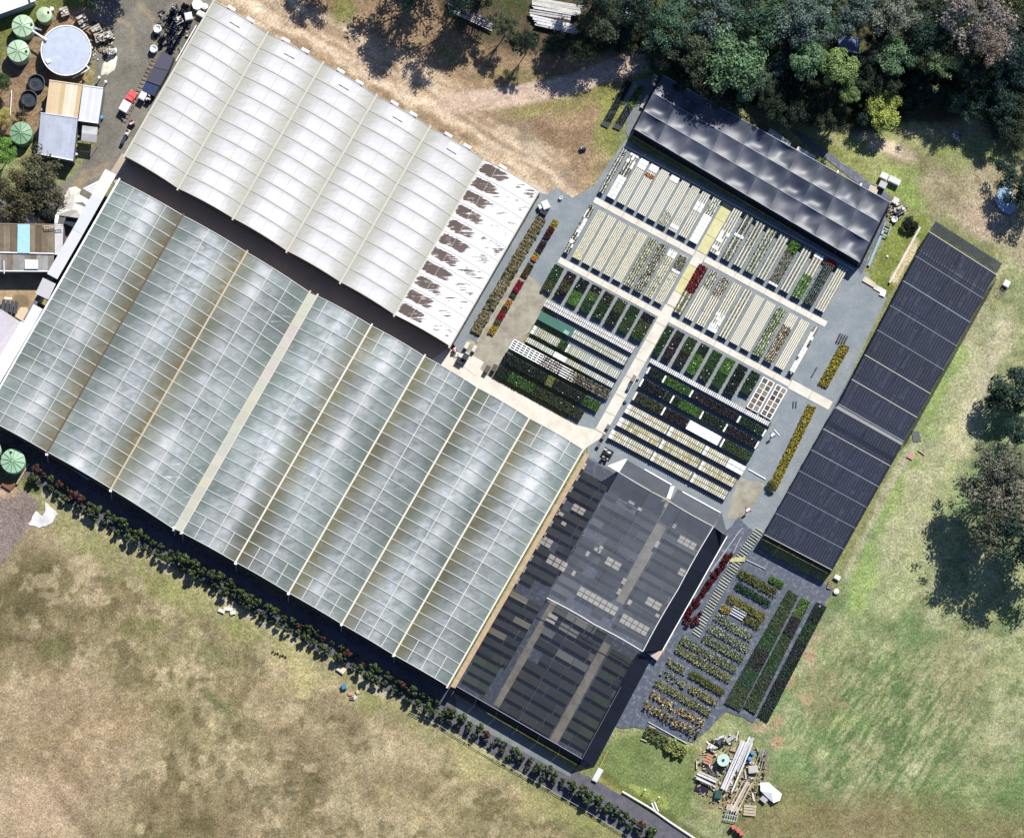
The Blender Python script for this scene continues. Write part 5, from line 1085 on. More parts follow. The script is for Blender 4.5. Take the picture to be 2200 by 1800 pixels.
T2 = [
 ('dark tree cut by the right edge beside the blue tarpaulin', 2212, 392, 62, 7, DKG, 'gum'), ('dark tree on the right edge above the east paddock gum', 2182, 842, 60, 7, DKG, 'dense'), ('small dark tree on the right edge below it', 2185, 925, 34, 6, BLD, 'dense'),
 ('big brown-grey gum tree on the right edge of the east paddock', 2165, 1068, 100, 13, (132, 132, 114), 'gum'), ('upper olive half of the east paddock gum pair', 2155, 1010, 58, 13, (120, 124, 106), 'gum'), ('dark lower gum tree casting the long paddock shadow', 2120, 1130, 66, 13, (104, 112, 88), 'thin'),
 ('dark gum at the right edge beside the paddock shadow', 2215, 1150, 84, 13, DKG, 'gum'),
 ('broad olive brown tree over the tin shed roof corner', 85, 382, 60, 6, (106, 106, 80), 'gum'), ('olive tree below the broad brown tree on the left edge', 40, 415, 52, 5.5, (110, 106, 76), 'gum'), ('dark shrub tree under the left edge of the shed', 90, 440, 40, 3.5, (74, 80, 74), 'thin'),
 ('bright green tree on the left edge below the half-hidden tank', 8, 325, 28, 6, (124, 172, 76), 'dense'), ('dark green shrub on the left edge beside the lower pale tank', 2, 175, 22, 4, (74, 100, 58), 'dense'), ('yellow-green palm clump on the left edge', 6, 248, 22, 2.5, (204, 200, 112), 'thin'), ('dark green shrub between the pond tubs and the half-hidden tank', 48, 245, 17, 2, (66, 76, 48), 'thin'),
 ('dark shrub on the left edge under the yellow palm', 12, 290, 26, 2, (60, 66, 50), 'thin'),
]
for a in T2: tree(*a[:7])
# filler trees and undergrowth of the bush
FB = [(900, -60, 40), (1290, -10, 30), (1340, 65, 36), (1410, 60, 40), (1420, 105, 30), (1470, 150, 34), (1480, 60, 40), (1530, 60, 40), (1550, 190, 30), (1600, 50, 44), (1640, 90, 38), (1660, 180, 36), (1700, 230, 34), (1740, 215, 38), (1740, 70, 34), (1776, 220, 32), (1790, 250, 30), (1660, 215, 30),
 (1888, 70, 28), (1860, 170, 38), (1900, 170, 34), (1960, 160, 38), (1960, 90, 40), (2020, 20, 46), (2060, 60, 40), (2040, 180, 40), (2070, 110, 44), (2130, 170, 44), (2150, 250, 38), (2190, 60, 50), (2190, 200, 40), (2200, 280, 30), (1690, 150, 34), (1580, 210, 24), (1510, 175, 26), (1862, 136, 22), (1250, 100, 30), (1130, 92, 22)]
for q_, (x, y, r_) in enumerate(sorted(FB)):
    tree('low dark tree filling the northern bush, %s from the left' % ordw(q_+1), x, y, r_*1.15, random.uniform(4.5, 7.5), random.choice([(52, 70, 50), (46, 64, 52), (62, 74, 52), (70, 84, 66)]), 'gum', 'low dark trees of the bush')
reg = [(1060, -40), (2280, -40), (2280, 300), (2140, 250), (2000, 225), (1940, 250), (1830, 275), (1700, 262), (1560, 205), (1450, 165), (1400, 120), (1280, 112), (1120, 112), (1080, 60)]
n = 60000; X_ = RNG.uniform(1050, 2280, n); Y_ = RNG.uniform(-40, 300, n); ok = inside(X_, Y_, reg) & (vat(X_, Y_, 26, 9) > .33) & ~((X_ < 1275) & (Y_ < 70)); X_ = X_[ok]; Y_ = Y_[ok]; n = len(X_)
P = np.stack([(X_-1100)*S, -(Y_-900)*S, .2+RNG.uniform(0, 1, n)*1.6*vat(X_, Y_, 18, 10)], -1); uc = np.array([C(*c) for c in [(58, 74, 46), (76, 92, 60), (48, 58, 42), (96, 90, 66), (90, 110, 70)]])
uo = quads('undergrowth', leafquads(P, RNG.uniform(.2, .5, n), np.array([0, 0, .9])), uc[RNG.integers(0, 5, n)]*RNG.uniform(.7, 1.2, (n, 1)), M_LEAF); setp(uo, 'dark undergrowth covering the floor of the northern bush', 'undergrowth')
# ------------------------------------------------------------------ hedge rows
def shrub_proto(col, lb, group, kind='dense', h=1.7, r=.62, name='hedge_shrub', pot=None):
    t = thing(name, lb, 'shrub', (0, 0, 0), group); me, tm = CR_[kind][0] if kind != 'thin' else CR_['gum'][0]
    o = bpy.data.objects.new('crown', SM[kind]); COL.objects.link(o); o.parent = t; o.location = (0, 0, h*.3); o.scale = (r, r, h*.75); o.color = (*C(*col), 1)
    s_ = part('stem', MB().tube((0, 0, 0), (0, 0, h*.6), .04, .02, 5), M_WOOD, t, C(110, 96, 80)); KIDS[t] = [o, s_]; return t
SM = {}
SM['dense'], _ = crown_mesh('crown', 501, nl=12, per=80, leaf=.30, flat=.95, ragged=.2, hollow=.4)
SM['gum'], _ = crown_mesh('crown', 502, nl=11, per=60, leaf=.30, flat=.9, ragged=.5, hollow=.3)
GH = 'shrubs of the double hedge along the dry field'
protos = [shrub_proto((104, 122, 78), 'green shrub in the double hedge along the dry field', GH, r=.72, h=1.9), shrub_proto((92, 110, 76), 'green shrub in the double hedge along the dry field', GH, 'gum'),
          shrub_proto((122, 88, 76), 'reddish brown shrub in the double hedge along the dry field', 'reddish shrubs of the hedge', h=1.6)]
HL = [(76, 1008), (155, 1058), (223, 1102), (298, 1146), (363, 1182), (435, 1222), (493, 1254), (539, 1284), (615, 1328), (695, 1370), (742, 1399), (812, 1438), (879, 1477), (915, 1498), (980, 1537), (1017, 1558), (1089, 1600), (1115, 1622), (1180, 1658), (1255, 1697), (1338, 1747), (1410, 1790)]
seglen = [0]
for k in range(1, len(HL)): seglen.append(seglen[-1]+math.dist(HL[k-1], HL[k]))
def along(s_):
    for k in range(1, len(HL)):
        if s_ <= seglen[k]: t = (s_-seglen[k-1])/(seglen[k]-seglen[k-1]); return lerp2(HL[k-1], HL[k], t)
    return HL[-1]
s_ = 0; redset = (0, 1, 3, 5, 6, 33, 36, 39, 41, 46, 56, 74, 76)
i = 0
while s_ < seglen[-1]:
    x, y = along(s_); late = x > 960
    for row in range(2 if True else 1):
        if row == 1: xx, yy = x-(6 if late else 8), y+(13 if late else 17)
        else: xx, yy = x, y
        sc = random.uniform(.75, 1.5)*(1.0 if row == 0 else .8)*(.95 if late else 1.0)
        pr = protos[2] if (row == 0 and i in redset) else protos[random.choice((0, 0, 1))]
        p = W(xx+random.uniform(-4, 4), yy+random.uniform(-3, 3), 1.2); put(pr, (p.x, p.y, 0.03), sc=sc, label='%s shrub, %s from the tank end of the hedge, in its %s row' % ('reddish' if pr is protos[2] else 'green', ordw(i+1), ['greenhouse-side', 'field-side'][row]))
        if late and row == 1: pass
    s_ += 20.0 if not late else 21.5; i += 1
# low wire fence along the field side of the hedge
tf = thing('wire_fence', 'low wire fence running along the lower half of the hedge', 'fence', W(1200, 1700, 0))
fp = [(880, 1530), (940, 1556), (1000, 1592), (1060, 1628), (1120, 1662), (1180, 1695), (1240, 1730), (1300, 1766), (1360, 1802), (1420, 1836)]
for k, (x, y) in enumerate(fp):
    part('fence_post', MB().bar(W(x, y, 0), W(x, y, 0)+Vector((0, 0, .6)), .08), M_METAL, tf, (.35, .37, .4))
    if k:
        for z in (.3, .55): part('fence_wire', MB().bar(W(*fp[k-1], 0)+Vector((0, 0, z)), W(x, y, 0)+Vector((0, 0, z)), .05), M_METAL, tf, (.3, .33, .38))
# ------------------------------------------------------------------ potted rows, lower right
PV_ = (.885, .466); PO = (1560, 1225)
def AP(a, b): return (PO[0]+a*.87+b*-.5, PO[1]+a*.49+b*.87)
gp2 = 'potted plants in a grid'
def potrow(label, x0, y0, x1, y1, wd, pal, pots=True, h=.30, size=.17, pitch=6.2, rows=4, skip=0.0, fol=.26, name='pot_row'):
    """a block of pots standing in a grid between two px points, wd px deep"""
    t = thing(name, label, 'potted plants', W((x0+x1)/2, (y0+y1)/2, 0), 'blocks of potted plants on the weed mat')
    L = math.dist((x0, y0), (x1, y1)); wd *= .78; d = ((x1-x0)/L, (y1-y0)/L); e = (-d[1], d[0]); mb = MB(); P = []; Cc = []
    for i in range(int(L/pitch)):
        for j in range(rows):
            if random.random() < skip: continue
            a = i*pitch+pitch/2; b = (j+.5)*wd/rows; x, y = x0+d[0]*a+e[0]*b, y0+d[1]*a+e[1]*b; p = W(x, y, 0)
            if pots: mb.lathe((p.x, p.y, .03), [(.13, 0), (.19, h), (.15, h), (.14, h-.05)], 6)
            n = 9; q = RNG.normal(size=(n, 3))*np.array([fol*.5, fol*.5, .10])+np.array([p.x, p.y, h+.15]); P.append(q)
            Cc.append(np.array([C(*random.choice(pal)) for _ in range(n)])*RNG.uniform(.8, 1.2, (n, 1)))
    if pots: part('pots', mb, M_PLAST, t, C(34, 36, 42), kind='stuff')
    P = np.concatenate(P); Cc = np.concatenate(Cc)
    quads('leaves', leafquads(P, np.full(len(P), size)*RNG.uniform(.7, 1.3, len(P)), np.array([0, 0, .8])), np.clip(Cc, 0, .8), M_LEAF, t)
    return t
PGn = [(166, 180, 116), (132, 150, 92), (204, 210, 160), (98, 116, 74)]; PYl = [(222, 190, 96), (200, 160, 70), (150, 140, 70), (232, 214, 150)]; PHd = [(84, 100, 56), (108, 118, 62), (140, 132, 70)]; PPl = [(216, 222, 188), (176, 190, 140), (118, 138, 90)]
# rows from top to bottom: (label, left end, right end, depth, palette)
rws = [('green ground-cover block, uppermost on the weed mat right of the red shrubs', 1592, 1222, 1672, 1268, 22, PHd, False, 0, 1.0), ('small lime block beside the black shade house shadow', 1656, 1238, 1686, 1254, 14, GBR, False, 0, 1.0),
       ('blue-green block with white divider, second on the weed mat', 1586, 1250, 1660, 1294, 18, BLG[:2]+GD, False, 0, 1.0), ('bushy olive yellow block, third on the weed mat', 1568, 1276, 1646, 1322, 20, [(140, 146, 70), (112, 126, 62), (164, 140, 74)], False, 0, 1.0),
       ('yellow tuft block at the left of the silver pipes', 1552, 1298, 1572, 1310, 18, [(196, 170, 84), (170, 150, 80)], False, 0, 1.0), ('dark green block right of the silver pipes', 1604, 1322, 1636, 1342, 18, PHd, False, 0, 1.0),
       ('pale potted grid, first below the silver pipes', 1540, 1316, 1624, 1366, 22, PPl, True, .02, 1), ('pale potted grid, second below the silver pipes', 1526, 1340, 1612, 1390, 20, PPl, True, .02, 1), ('green potted grid, third below the silver pipes', 1514, 1362, 1600, 1412, 20, PGn, True, .02, 1),
       ('long potted grid starting left of the log edging', 1466, 1366, 1588, 1434, 20, PGn, True, .02, 1), ('long green potted grid with pale right end', 1456, 1386, 1576, 1456, 20, PGn+PYl[:1], True, .03, 1),
       ('potted grid with bare gaps at its left', 1436, 1414, 1480, 1440, 18, PYl[2:]+PGn, True, .2, 1), ('dense dark green hedge block among the potted grids', 1486, 1440, 1560, 1484, 18, PHd, False, 0, 1.0),
       ('sparse potted grid with bare silver mat showing', 1424, 1436, 1480, 1468, 20, PPl+PYl[:1], True, .5, 1), ('yellow-tipped potted grid right of the bare mat', 1484, 1472, 1548, 1508, 18, PYl+PGn, True, .05, 1),
       ('long yellow-green potted grid above the tall yellow plants', 1412, 1458, 1532, 1528, 20, PGn+PYl[:1], True, .03, 1), ]
for a in rws:
    if a[7]: potrow(*a[:7], True, skip=a[8])
    else: potrow(*a[:7], False, h=.25, size=.2, pitch=3.6, rows=5, fol=.22)
potrow('upper row of tall yellow potted shrubs', 1400, 1482, 1520, 1552, 20, PYl, True, h=.35, size=.26, pitch=9, rows=2, skip=.08, fol=.5); potrow('lowest row of tall yellow potted shrubs casting dark shadows', 1388, 1506, 1510, 1576, 20, PYl+BRN[:1], True, h=.6, size=.26, pitch=9, rows=2, skip=.05, fol=.5)
gshr = 'dome shrubs below the yellow potted rows'
psh = [shrub_proto((190, 200, 120), 'pale yellow-green dome shrub in the loose group above the scrap pile', gshr, h=.9, r=.42, name='dome_shrub'), shrub_proto((128, 140, 96), 'grey-green dome shrub in the loose group above the scrap pile', 'grey green dome shrubs', 'gum', h=.8, r=.40, name='dome_shrub')]
for k in range(11):
    for j in range(3):
        x, y = 1392+k*7.6+j*-2.5+random.uniform(-2, 2), 1562+k*4.6+j*9+random.uniform(-2, 2); put(psh[0] if (k > 5 and random.random() < .75) else psh[1], W(x, y, 0), sc=random.uniform(.75, 1.1)*(1.25 if k > 6 else 1), label='dome shrub above the scrap pile, %s from the log end, %s line' % (ORD[k], ordw(j+1)))
for q_, (x, y) in enumerate(((1436, 1612), (1446, 1606), (1456, 1616), (1466, 1604), (1448, 1622), (1472, 1612))): put(psh[0], W(x, y, 0), sc=random.uniform(.9, 1.3), label='yellow-green dome shrub in the lowest loose cluster, %s of six' % ORD[q_])
# red leaved row
prd = shrub_proto((118, 46, 50), 'small red-leaved shrub in the single row beside the white rope', 'red-leaved shrubs in a row', 'gum', h=.8, r=.36, name='red_shrub')
for k in range(30):
    x, y = 1570-k*3.2, 1190+k*4.6
    for j in range(2 if k % 3 else 1): put(prd, W(x+random.uniform(-3, 3)-j*5, y+random.uniform(-2, 2)-j*1, 0), sc=random.uniform(.8, 1.15), label='red-leaved shrub, %s from the yellow mat in the single row, %s side' % (ordw(k+1), ['right', 'left'][j]))
for q_, (x, y) in enumerate(((1504, 1318), (1496, 1326), (1486, 1332), (1478, 1326), (1472, 1334), (1490, 1340), (1498, 1338), (1476, 1342))): put(prd, W(x+0, y, 0), sc=random.uniform(.9, 1.2), label='red-leaved shrub in the clump at the row foot, %s of eight' % ORD[q_])
# log edging (striped)
lg = thing('log_edging', 'striped ladder of short pale logs curving between the red shrubs and the potted rows', 'log edging', W(1570, 1270, 0))
pts = [(1632, 1140), (1618, 1158), (1602, 1180), (1586, 1204), (1572, 1226), (1556, 1250), (1542, 1276), (1528, 1300), (1514, 1326), (1500, 1352), (1494, 1368)]
Ls = [0]
for k in range(1, len(pts)): Ls.append(Ls[-1]+math.dist(pts[k-1], pts[k]))
s_ = 0
while s_ < Ls[-1]:
    for k in range(1, len(pts)):
        if s_ <= Ls[k]: t = (s_-Ls[k-1])/(Ls[k]-Ls[k-1]); x, y = lerp2(pts[k-1], pts[k], t); break
    part('log', MB().tube(W(x-8, y-6, .12), W(x+8, y+5, .12), .12, n=6), M_WOOD, lg, C(*random.choice([(190, 194, 176), (176, 182, 162), (200, 202, 186)]))); s_ += 6.4
lg2 = thing('log_edging', 'four short pale logs beside the dome shrubs', 'log edging', W(1388, 1562, 0))
for k in range(5): part('log', MB().tube(W(1376+k*4.5, 1583-k*7+4, .12), W(1390+k*4.5, 1588-k*7+5, .12), .13, n=6), M_WOOD, lg2, C(196, 186, 152))
tsp = thing('silver_pipes', 'bundle of four silver pipes lying between potted blocks', 'pipes', W(1586, 1318, 0))
for k in range(4): part('pipe', MB().tube(W(1576-k*2.6, 1302+k*5, .2), W(1604-k*2.6, 1318+k*5, .2), .12, n=8), M_METAL, tsp, C(196, 198, 206))
for i, (x0, y0, x1, y1, wd, c, lb) in enumerate(((1392, 1550, 1476, 1597, .18, (200, 206, 204), 'white pipe lying between the tall yellow plants and the dome shrubs'), (1590, 1139, 1527, 1228, .14, (196, 204, 206), 'long bent white pipe left of the red shrubs'), (1592, 1153, 1562, 1215, .12, (190, 198, 200), 'short white pipe above the red shrubs'), (1602, 1202, 1644, 1222, .16, (196, 204, 208), 'white pipe lying on the weed mat below the black shade house'), (1596, 1134, 1590, 1139, .12, (196, 204, 206), 'short elbow at the top of the long white pipe'))):
    solo('pipe', lb, 'pipe', MB().tube(W(x0, y0, .15), W(x1, y1, .15), wd/2, n=6), M_CLEAN, C(*c))
solo('yellow_batten', 'pale yellow slatted mat lying across the log edging', 'mat', MB().prism([W(1566, 1198, .3), W(1601, 1196, .3), W(1600, 1206, .3), W(1568, 1207, .3)], .24, .3), M_WOOD, C(208, 204, 140))
# three long ground-cover rows at the far right
Q3 = [('leftmost of the three long ground-cover rows beside the east paddock', (1694, 1266), (1716, 1280), (1590, 1528), (1556, 1510)), ('middle of the three long ground-cover rows beside the east paddock', (1722, 1282), (1742, 1292), (1622, 1534), (1598, 1518)), ('rightmost dark ground-cover row against the paddock grass', (1754, 1292), (1776, 1304), (1650, 1550), (1628, 1536))]
for k, (lb, a, b, c, d) in enumerate(Q3):
    t = thing('plant_bed', lb, 'plant bed', W((a[0]+c[0])/2, (a[1]+c[1])/2, 0)); part('soil_tray', MB().prism([W(*p, .3) for p in (a, b, c, d)], .02, .3), M_RUB, t, C(40, 46, 44))
    n = 4200; u, v = RNG.random(n), RNG.random(n); pp = [lerp2(lerp2(a, b, i_), lerp2(d, c, i_), j_) for i_, j_ in zip(u, v)]
    P = np.array([list(W(*q, .36)) for q in pp]); P[:, 2] += RNG.uniform(-.05, .12, n)
    pals = [[GD+OLV, GD+OLV, GD, PUR+GDD, GD+BLG[:1], GD+OLV], [GBR+OLV, GDD+PUR, GD+OLV, GD, GDD+OLV, GD+OLV], [GDD+BLK_, GDD+GD, BLK_+GDD, GDD, BLK_+GDD, GDD]][k]
    cc_ = np.array([C(*random.choice(pals[min(5, int(j_*6))])) for j_ in v])*RNG.uniform(1.0, 1.7, (n, 1))
    quads('foliage', leafquads(P, RNG.uniform(.1, .22, n), np.array([0, 0, 1.3])), cc_, M_LEAF, t)
# yellow shrub strips in the right gravel
for k, (lb, x0, y0, x1, y1, wd) in enumerate((('upper yellow-green shrub strip on the blue gravel', 1806, 738, 1757, 826, 20), ('long lower yellow-green shrub strip on the blue gravel', 1736, 868, 1652, 1042, 18))):
    t = thing('shrub_strip', lb, 'shrub strip', W((x0+x1)/2, (y0+y1)/2, 0)); a = (x0, y0); b = (x0+wd, y0+wd*.4); c = (x1+wd, y1+wd*.4); d = (x1, y1)
    part('soil_tray', MB().prism([W(*p, .25) for p in (a, b, c, d)], .04, .25), M_RUB, t, C(60, 56, 30)); n = 1000 if k == 0 else 1800; u, v = RNG.random(n), RNG.random(n)
    P = np.array([list(W(*lerp2(lerp2(a, b, i_), lerp2(d, c, i_), j_), .35)) for i_, j_ in zip(u, v)]); P[:, 2] += RNG.uniform(-.1, .2, n)
    cc_ = np.array([C(*random.choice([(206, 186, 60), (170, 160, 62), (120, 122, 50), (226, 206, 90)])) for _ in range(n)])*RNG.uniform(.7, 1.15, (n, 1)); quads('foliage', leafquads(P, RNG.uniform(.12, .26, n), np.array([0, 0, .8])), cc_, M_LEAF, t)
tree('dark round shrub at the lower end of the long yellow strip', 1658, 1044, 12, .9, (96, 104, 60), 'dense', name='shrub', cat='shrub'); tree('dark bushy shrub beside the white rubble of the garden strip', 1957, 482, 18, 1.6, (26, 34, 36), 'dense', name='shrub', cat='shrub')
solo('black_crates', 'stack of narrow black crates at the top of the upper yellow strip', 'crates', (lambda m: [m.bar(W(1806+k*5, 716+k*2, .3), W(1798+k*5, 734+k*2, .3), .2, .3) for k in range(4)] and m)(MB()), M_RUB, C(40, 46, 60))
# two planted beds on the grass near the track
for k, (lb, a, b, c, d, tones) in enumerate((('left narrow dark bed of low pots on the grass near the track', (1346, 172), (1358, 178), (1306, 276), (1291, 268), 0), ('right narrow bed on the grass with a leafy yellow-green top', (1372, 182), (1386, 190), (1332, 281), (1316, 274), 1))):
    t = thing('plant_bed', lb, 'plant bed', W((a[0]+c[0])/2, (a[1]+c[1])/2, 0)); part('soil_tray', MB().prism([W(*p, .2) for p in (a, b, c, d)], 0, .2), M_RUB, t, C(36, 48, 50))
    n = 700; u, v = RNG.random(n), RNG.random(n)*.88; P = np.array([list(W(*lerp2(lerp2(a, b, i_), lerp2(d, c, i_), j_), .28)) for i_, j_ in zip(u, v)]); P[:, 2] += RNG.uniform(-.05, .15, n)
    cc_ = np.array([C(*random.choice([(140, 168, 70), (190, 200, 100), (90, 130, 60)] if (tones and j_ < .5) else [(52, 70, 60), (70, 86, 70), (44, 58, 54)])) for j_ in v])*RNG.uniform(.7, 1.15, (n, 1)); quads('foliage', leafquads(P, RNG.uniform(.1, .22, n), np.array([0, 0, .8])), cc_, M_LEAF, t)
# ------------------------------------------------------------------ tanks, sheds, vehicles and wares of the yard
def tank(label, x, y, r, h, col, ribs=8, rimc=None, cone=.35, hatch=None):
    p = W(x, y, h); t = thing('water_tank', label, 'water tank', (p.x, p.y, 0)); R_ = r*S; o = (p.x, p.y, 0)
    part('tank_wall', MB().lathe(o, [(R_*.97, 0), (R_*.97, h*.33), (R_*.985, h*.34), (R_*.97, h*.36), (R_*.97, h*.66), (R_*.985, h*.68), (R_*.97, h*.7), (R_*.97, h)], 40), M_PLAST, t, col)
    rf_ = part('tank_roof', MB().lathe((o[0], o[1], h), [(R_, -.06), (R_, .04), (R_*.5, cone*.55), (R_*.12, cone), (.02, cone+.03)], 40), M_PLAST, t, col, smooth=False)
    for k in range(ribs):
        a = 6.2832*k/ribs+.35; part('roof_rib', MB().bar((o[0]+R_*.1*math.cos(a), o[1]+R_*.1*math.sin(a), h+cone+.03), (o[0]+R_*.97*math.cos(a), o[1]+R_*.97*math.sin(a), h+.09), .09, .07), M_PLAST, rf_, tuple(c*.62 for c in col))
    if hatch: a, f = hatch; part('hatch', MB().lathe((o[0]+R_*f*math.cos(a), o[1]+R_*f*math.sin(a), h+cone*(1-f)), [(.2, 0), (.2, .14), (.16, .16)], 12), M_RUB, rf_, BLK)
    return t
PG = C(176, 208, 170)
tank('upper pale green ribbed water tank beside the big round reservoir', 49, 56, 23.5, 2.3, C(190, 220, 182), hatch=(.1, .8))
tank('lower pale green ribbed water tank left of the big round reservoir', 39, 110, 23.5, 2.3, C(190, 220, 182), hatch=(-.1, .75))
tank('small smooth pale green water tank at the head of the pair', 95, 32, 16.5, 1.9, C(188, 214, 172), ribs=0, hatch=(.4, .6))
tank('darker green water tank half hidden under the brown tree', 45, 286, 24, 2.0, C(140, 178, 138), ribs=10)
tank('dark-ribbed pale green water tank at the lower left corner of the big greenhouse', 28, 990, 26, 2.3, C(170, 210, 172), ribs=12, hatch=(1.8, .7))
tank('green water tank cut by the left edge beside the dark-ribbed tank', -20, 965, 22, 2.3, C(176, 208, 176), ribs=8)
# reservoir
p = W(142, 109, 2.1); rv = thing('reservoir', 'large round steel reservoir with a flat pale blue lid', 'reservoir', (p.x, p.y, 0)); R_ = 53*S
part('reservoir_wall', MB().lathe((p.x, p.y, 0), [(R_*.985, 0), (R_*.985, 2.05)], 64), M_CONC, rv, C(150, 140, 130)); part('reservoir_lid', MB().lathe((p.x, p.y, 2.0), [(R_*.96, 0), (R_*.96, .12), (R_*.5, .22), (.05, .25)], 64), M_MATTE, rv, C(206, 214, 230))
ring = MB()
for k in range(64):
    a, b = 6.2832*k/64, 6.2832*(k+1)/64; ring.bar((p.x+R_*math.cos(a), p.y+R_*math.sin(a), 2.12), (p.x+R_*math.cos(b), p.y+R_*math.sin(b), 2.12), .16, .14)
part('reservoir_rim', ring, M_CLEAN, rv, WHITE); q = W(104, 132, 2.3); part('hatch', MB().box((q.x, q.y, 2.15), .6, .5, .22, .5), M_CLEAN, rv, WHITE)
part('outlet_pipe', MB().tube(W(184, 141, 1.9), W(192, 148, 1.9), .12).tube(W(192, 148, 1.9), W(180, 156, 1.7), .12).tube(W(180, 156, 1.7), W(156, 168, .9), .09), M_CLEAN, rv, WHITE)
solo('inlet_pipe', 'white inlet pipe from the upper green tank onto the reservoir lid', 'pipe', MB().tube(W(70, 67, 2.4), W(101, 87, 2.5), .14, n=8), M_CLEAN, WHITE)
solo('pump_cover', 'grey lidded box between the upper green tank and the reservoir', 'pump box', MB().prism([W(72, 57, .9), W(88, 62, .9), W(90, 66, .9), W(72, 62, .9)], 0, .9), M_METAL, C(190, 188, 204))
solo('white_drum', 'white round drum beside the small smooth tank', 'drum', MB().lathe((W(111, 19, .9).x, W(111, 19, .9).y, 0), [(.3, 0), (.3, .85), (.2, .92)], 16), M_PLAST, WHITE)
for x, y, lb in ((40, 178, 'upper'), (32, 212, 'lower')):
    p = W(*( (78, 178) if lb == 'upper' else (62, 212)), .7); t = thing('round_pond', '%s of the two round black tubs beside the cream shed' % lb, 'tub', (p.x, p.y, 0)); part('tub_wall', MB().lathe((p.x, p.y, 0), [(1.2, 0), (1.3, .7), (1.15, .72), (1.1, .3), (.9, .28)], 32), M_RUB, t, C(44, 52, 62))
    for k in range(5): part('hose_coil', MB().bar((p.x-.5, p.y-.3+k*.15, .35), (p.x+.3, p.y-.2+k*.15, .37), .05), M_RUB, t, C(96, 104, 114))
def shed(label, name, quad, zt, sheets, col, ribs=6, eave=.0, wallcol=(150, 150, 150), cols=None, slope=(0, 0), mat=None, along='u', cat='shed', parts_extra=None, wall=True):
    """quad px [tl,tr,br,bl] at roof height; separate ribbed sheets; slope adds height towards (top, bottom)"""
    c = (sum(q[0] for q in quad)/4, sum(q[1] for q in quad)/4); t = thing(name, label, cat, Vector((*W(*c, zt)[:2], 0))); mat = mat or M_METAL
    P = lambda u, v: W(*lerp2(lerp2(quad[0], quad[1], u), lerp2(quad[3], quad[2], u), v), zt+slope[0]*(1-v)+slope[1]*v)
    for k in range(sheets):
        vs = []; fs = []; m = ribs*2
        for v in (0, 1):
            for i_ in range(m+1):
                tt = (k+.004+(i_/m)*.992)/sheets; pz = P(tt, v) if along == 'u' else P(v, tt); pz = pz.copy(); pz.z += .035*(1 if i_ % 2 else -1)+.008*(k % 2); vs.append(pz)
        for i_ in range(m): fs.append((i_, i_+1, m+1+i_+1, m+1+i_) if along != 'u' else (m+1+i_, m+1+i_+1, i_+1, i_))
        cc = (cols[k % len(cols)] if cols else col); kk = random.uniform(.92, 1.06); mesh_obj('roof_sheet', vs, fs, mat, t, color=tuple(x*kk for x in C(*cc)))
    if wall:
        cs = [P(0.02, .02), P(.98, .02), P(.98, .98), P(.02, .98)]
        for k in range(4):
            a, b = cs[k], cs[(k+1) % 4]; part('wall', MB().hull([(a.x, a.y, 0), (b.x, b.y, 0), (b.x*.999+a.x*.001, b.y+.02, 0)], [(a.x, a.y, a.z-.08), (b.x, b.y, b.z-.08), (b.x*.999+a.x*.001, b.y+.02, b.z-.08)]), M_RUST, t, C(*wallcol))
        part('ridge_cap', MB().bar(P(0, 0)+Vector((0, 0, .05)), P(1, 0)+Vector((0, 0, .05)), .16, .05), M_CLEAN, t, C(*col)); part('eave_gutter', MB().bar(P(0, 1)+Vector((0, 0, .02)), P(1, 1)+Vector((0, 0, .02)), .14, .08), M_CLEAN, t, WHITE)
    return t
shed('cream and yellowish tin roofed shed just below the reservoir', 'tin_shed', [(106, 173), (177, 183), (167, 254), (97, 244)], 2.9, 8, (240, 218, 180), ribs=5, cols=[(236, 212, 176), (240, 216, 178), (244, 222, 184), (238, 212, 168), (250, 240, 216), (252, 244, 224), (250, 240, 218), (232, 206, 160)], slope=(.2, 0), mat=M_CLEAN)
shed('white tin roofed lean-to right of the cream shed', 'tin_shed', [(178, 184), (222, 190), (211, 265), (168, 259)], 2.7, 6, (246, 246, 250), ribs=4, slope=(.15, 0), mat=M_CLEAN)
shed('pale blue-grey tin shed partly under the brown tree', 'tin_shed', [(87, 243), (167, 254), (157, 345), (80, 330)], 2.9, 8, (212, 218, 232), ribs=5, slope=(.3, 0))
t = shed('small white two-panel awning beside the blue-grey shed', 'awning', [(177, 270), (210, 274), (207, 308), (174, 303)], 2.5, 2, (240, 238, 236), ribs=8, along='v', cols=[(250, 250, 250), (214, 212, 208)], wall=False, cat='awning')
for q in ((178, 271), (209, 275), (206, 307), (175, 302)): pp = W(*q, 2.4); part('post', MB().bar((pp.x, pp.y, 0), (pp.x, pp.y, 2.4), .07), M_METAL, t, (.5, .5, .5))
lw = thing('long_building', 'long white roofed building cut by the top left corner', 'building', W(30, 5, 0)); z = 2.9
part('roof', MB().prism([W(-120, 20, z), W(-10, -30, z), W(74, -20, z), W(76, 2, z), W(52, 12, z), W(-10, 34, z), W(-120, 74, z)], z-.1, z), M_CLEAN, lw, WHITE)
part('wall', MB().prism([W(-118, 24, z-.1), W(-10, -24, z-.1), W(70, -16, z-.1), W(72, 0, z-.1), W(50, 10, z-.1), W(-10, 31, z-.1), W(-118, 70, z-.1)], 0, z-.1), M_PLAST, lw, C(180, 190, 204)); part('skylight', MB().prism([W(58, -4, z+.04), W(64, -4, z+.04), W(66, 6, z+.04), W(61, 8, z+.04)], z, z+.04), M_PLAST, lw, C(80, 90, 96))
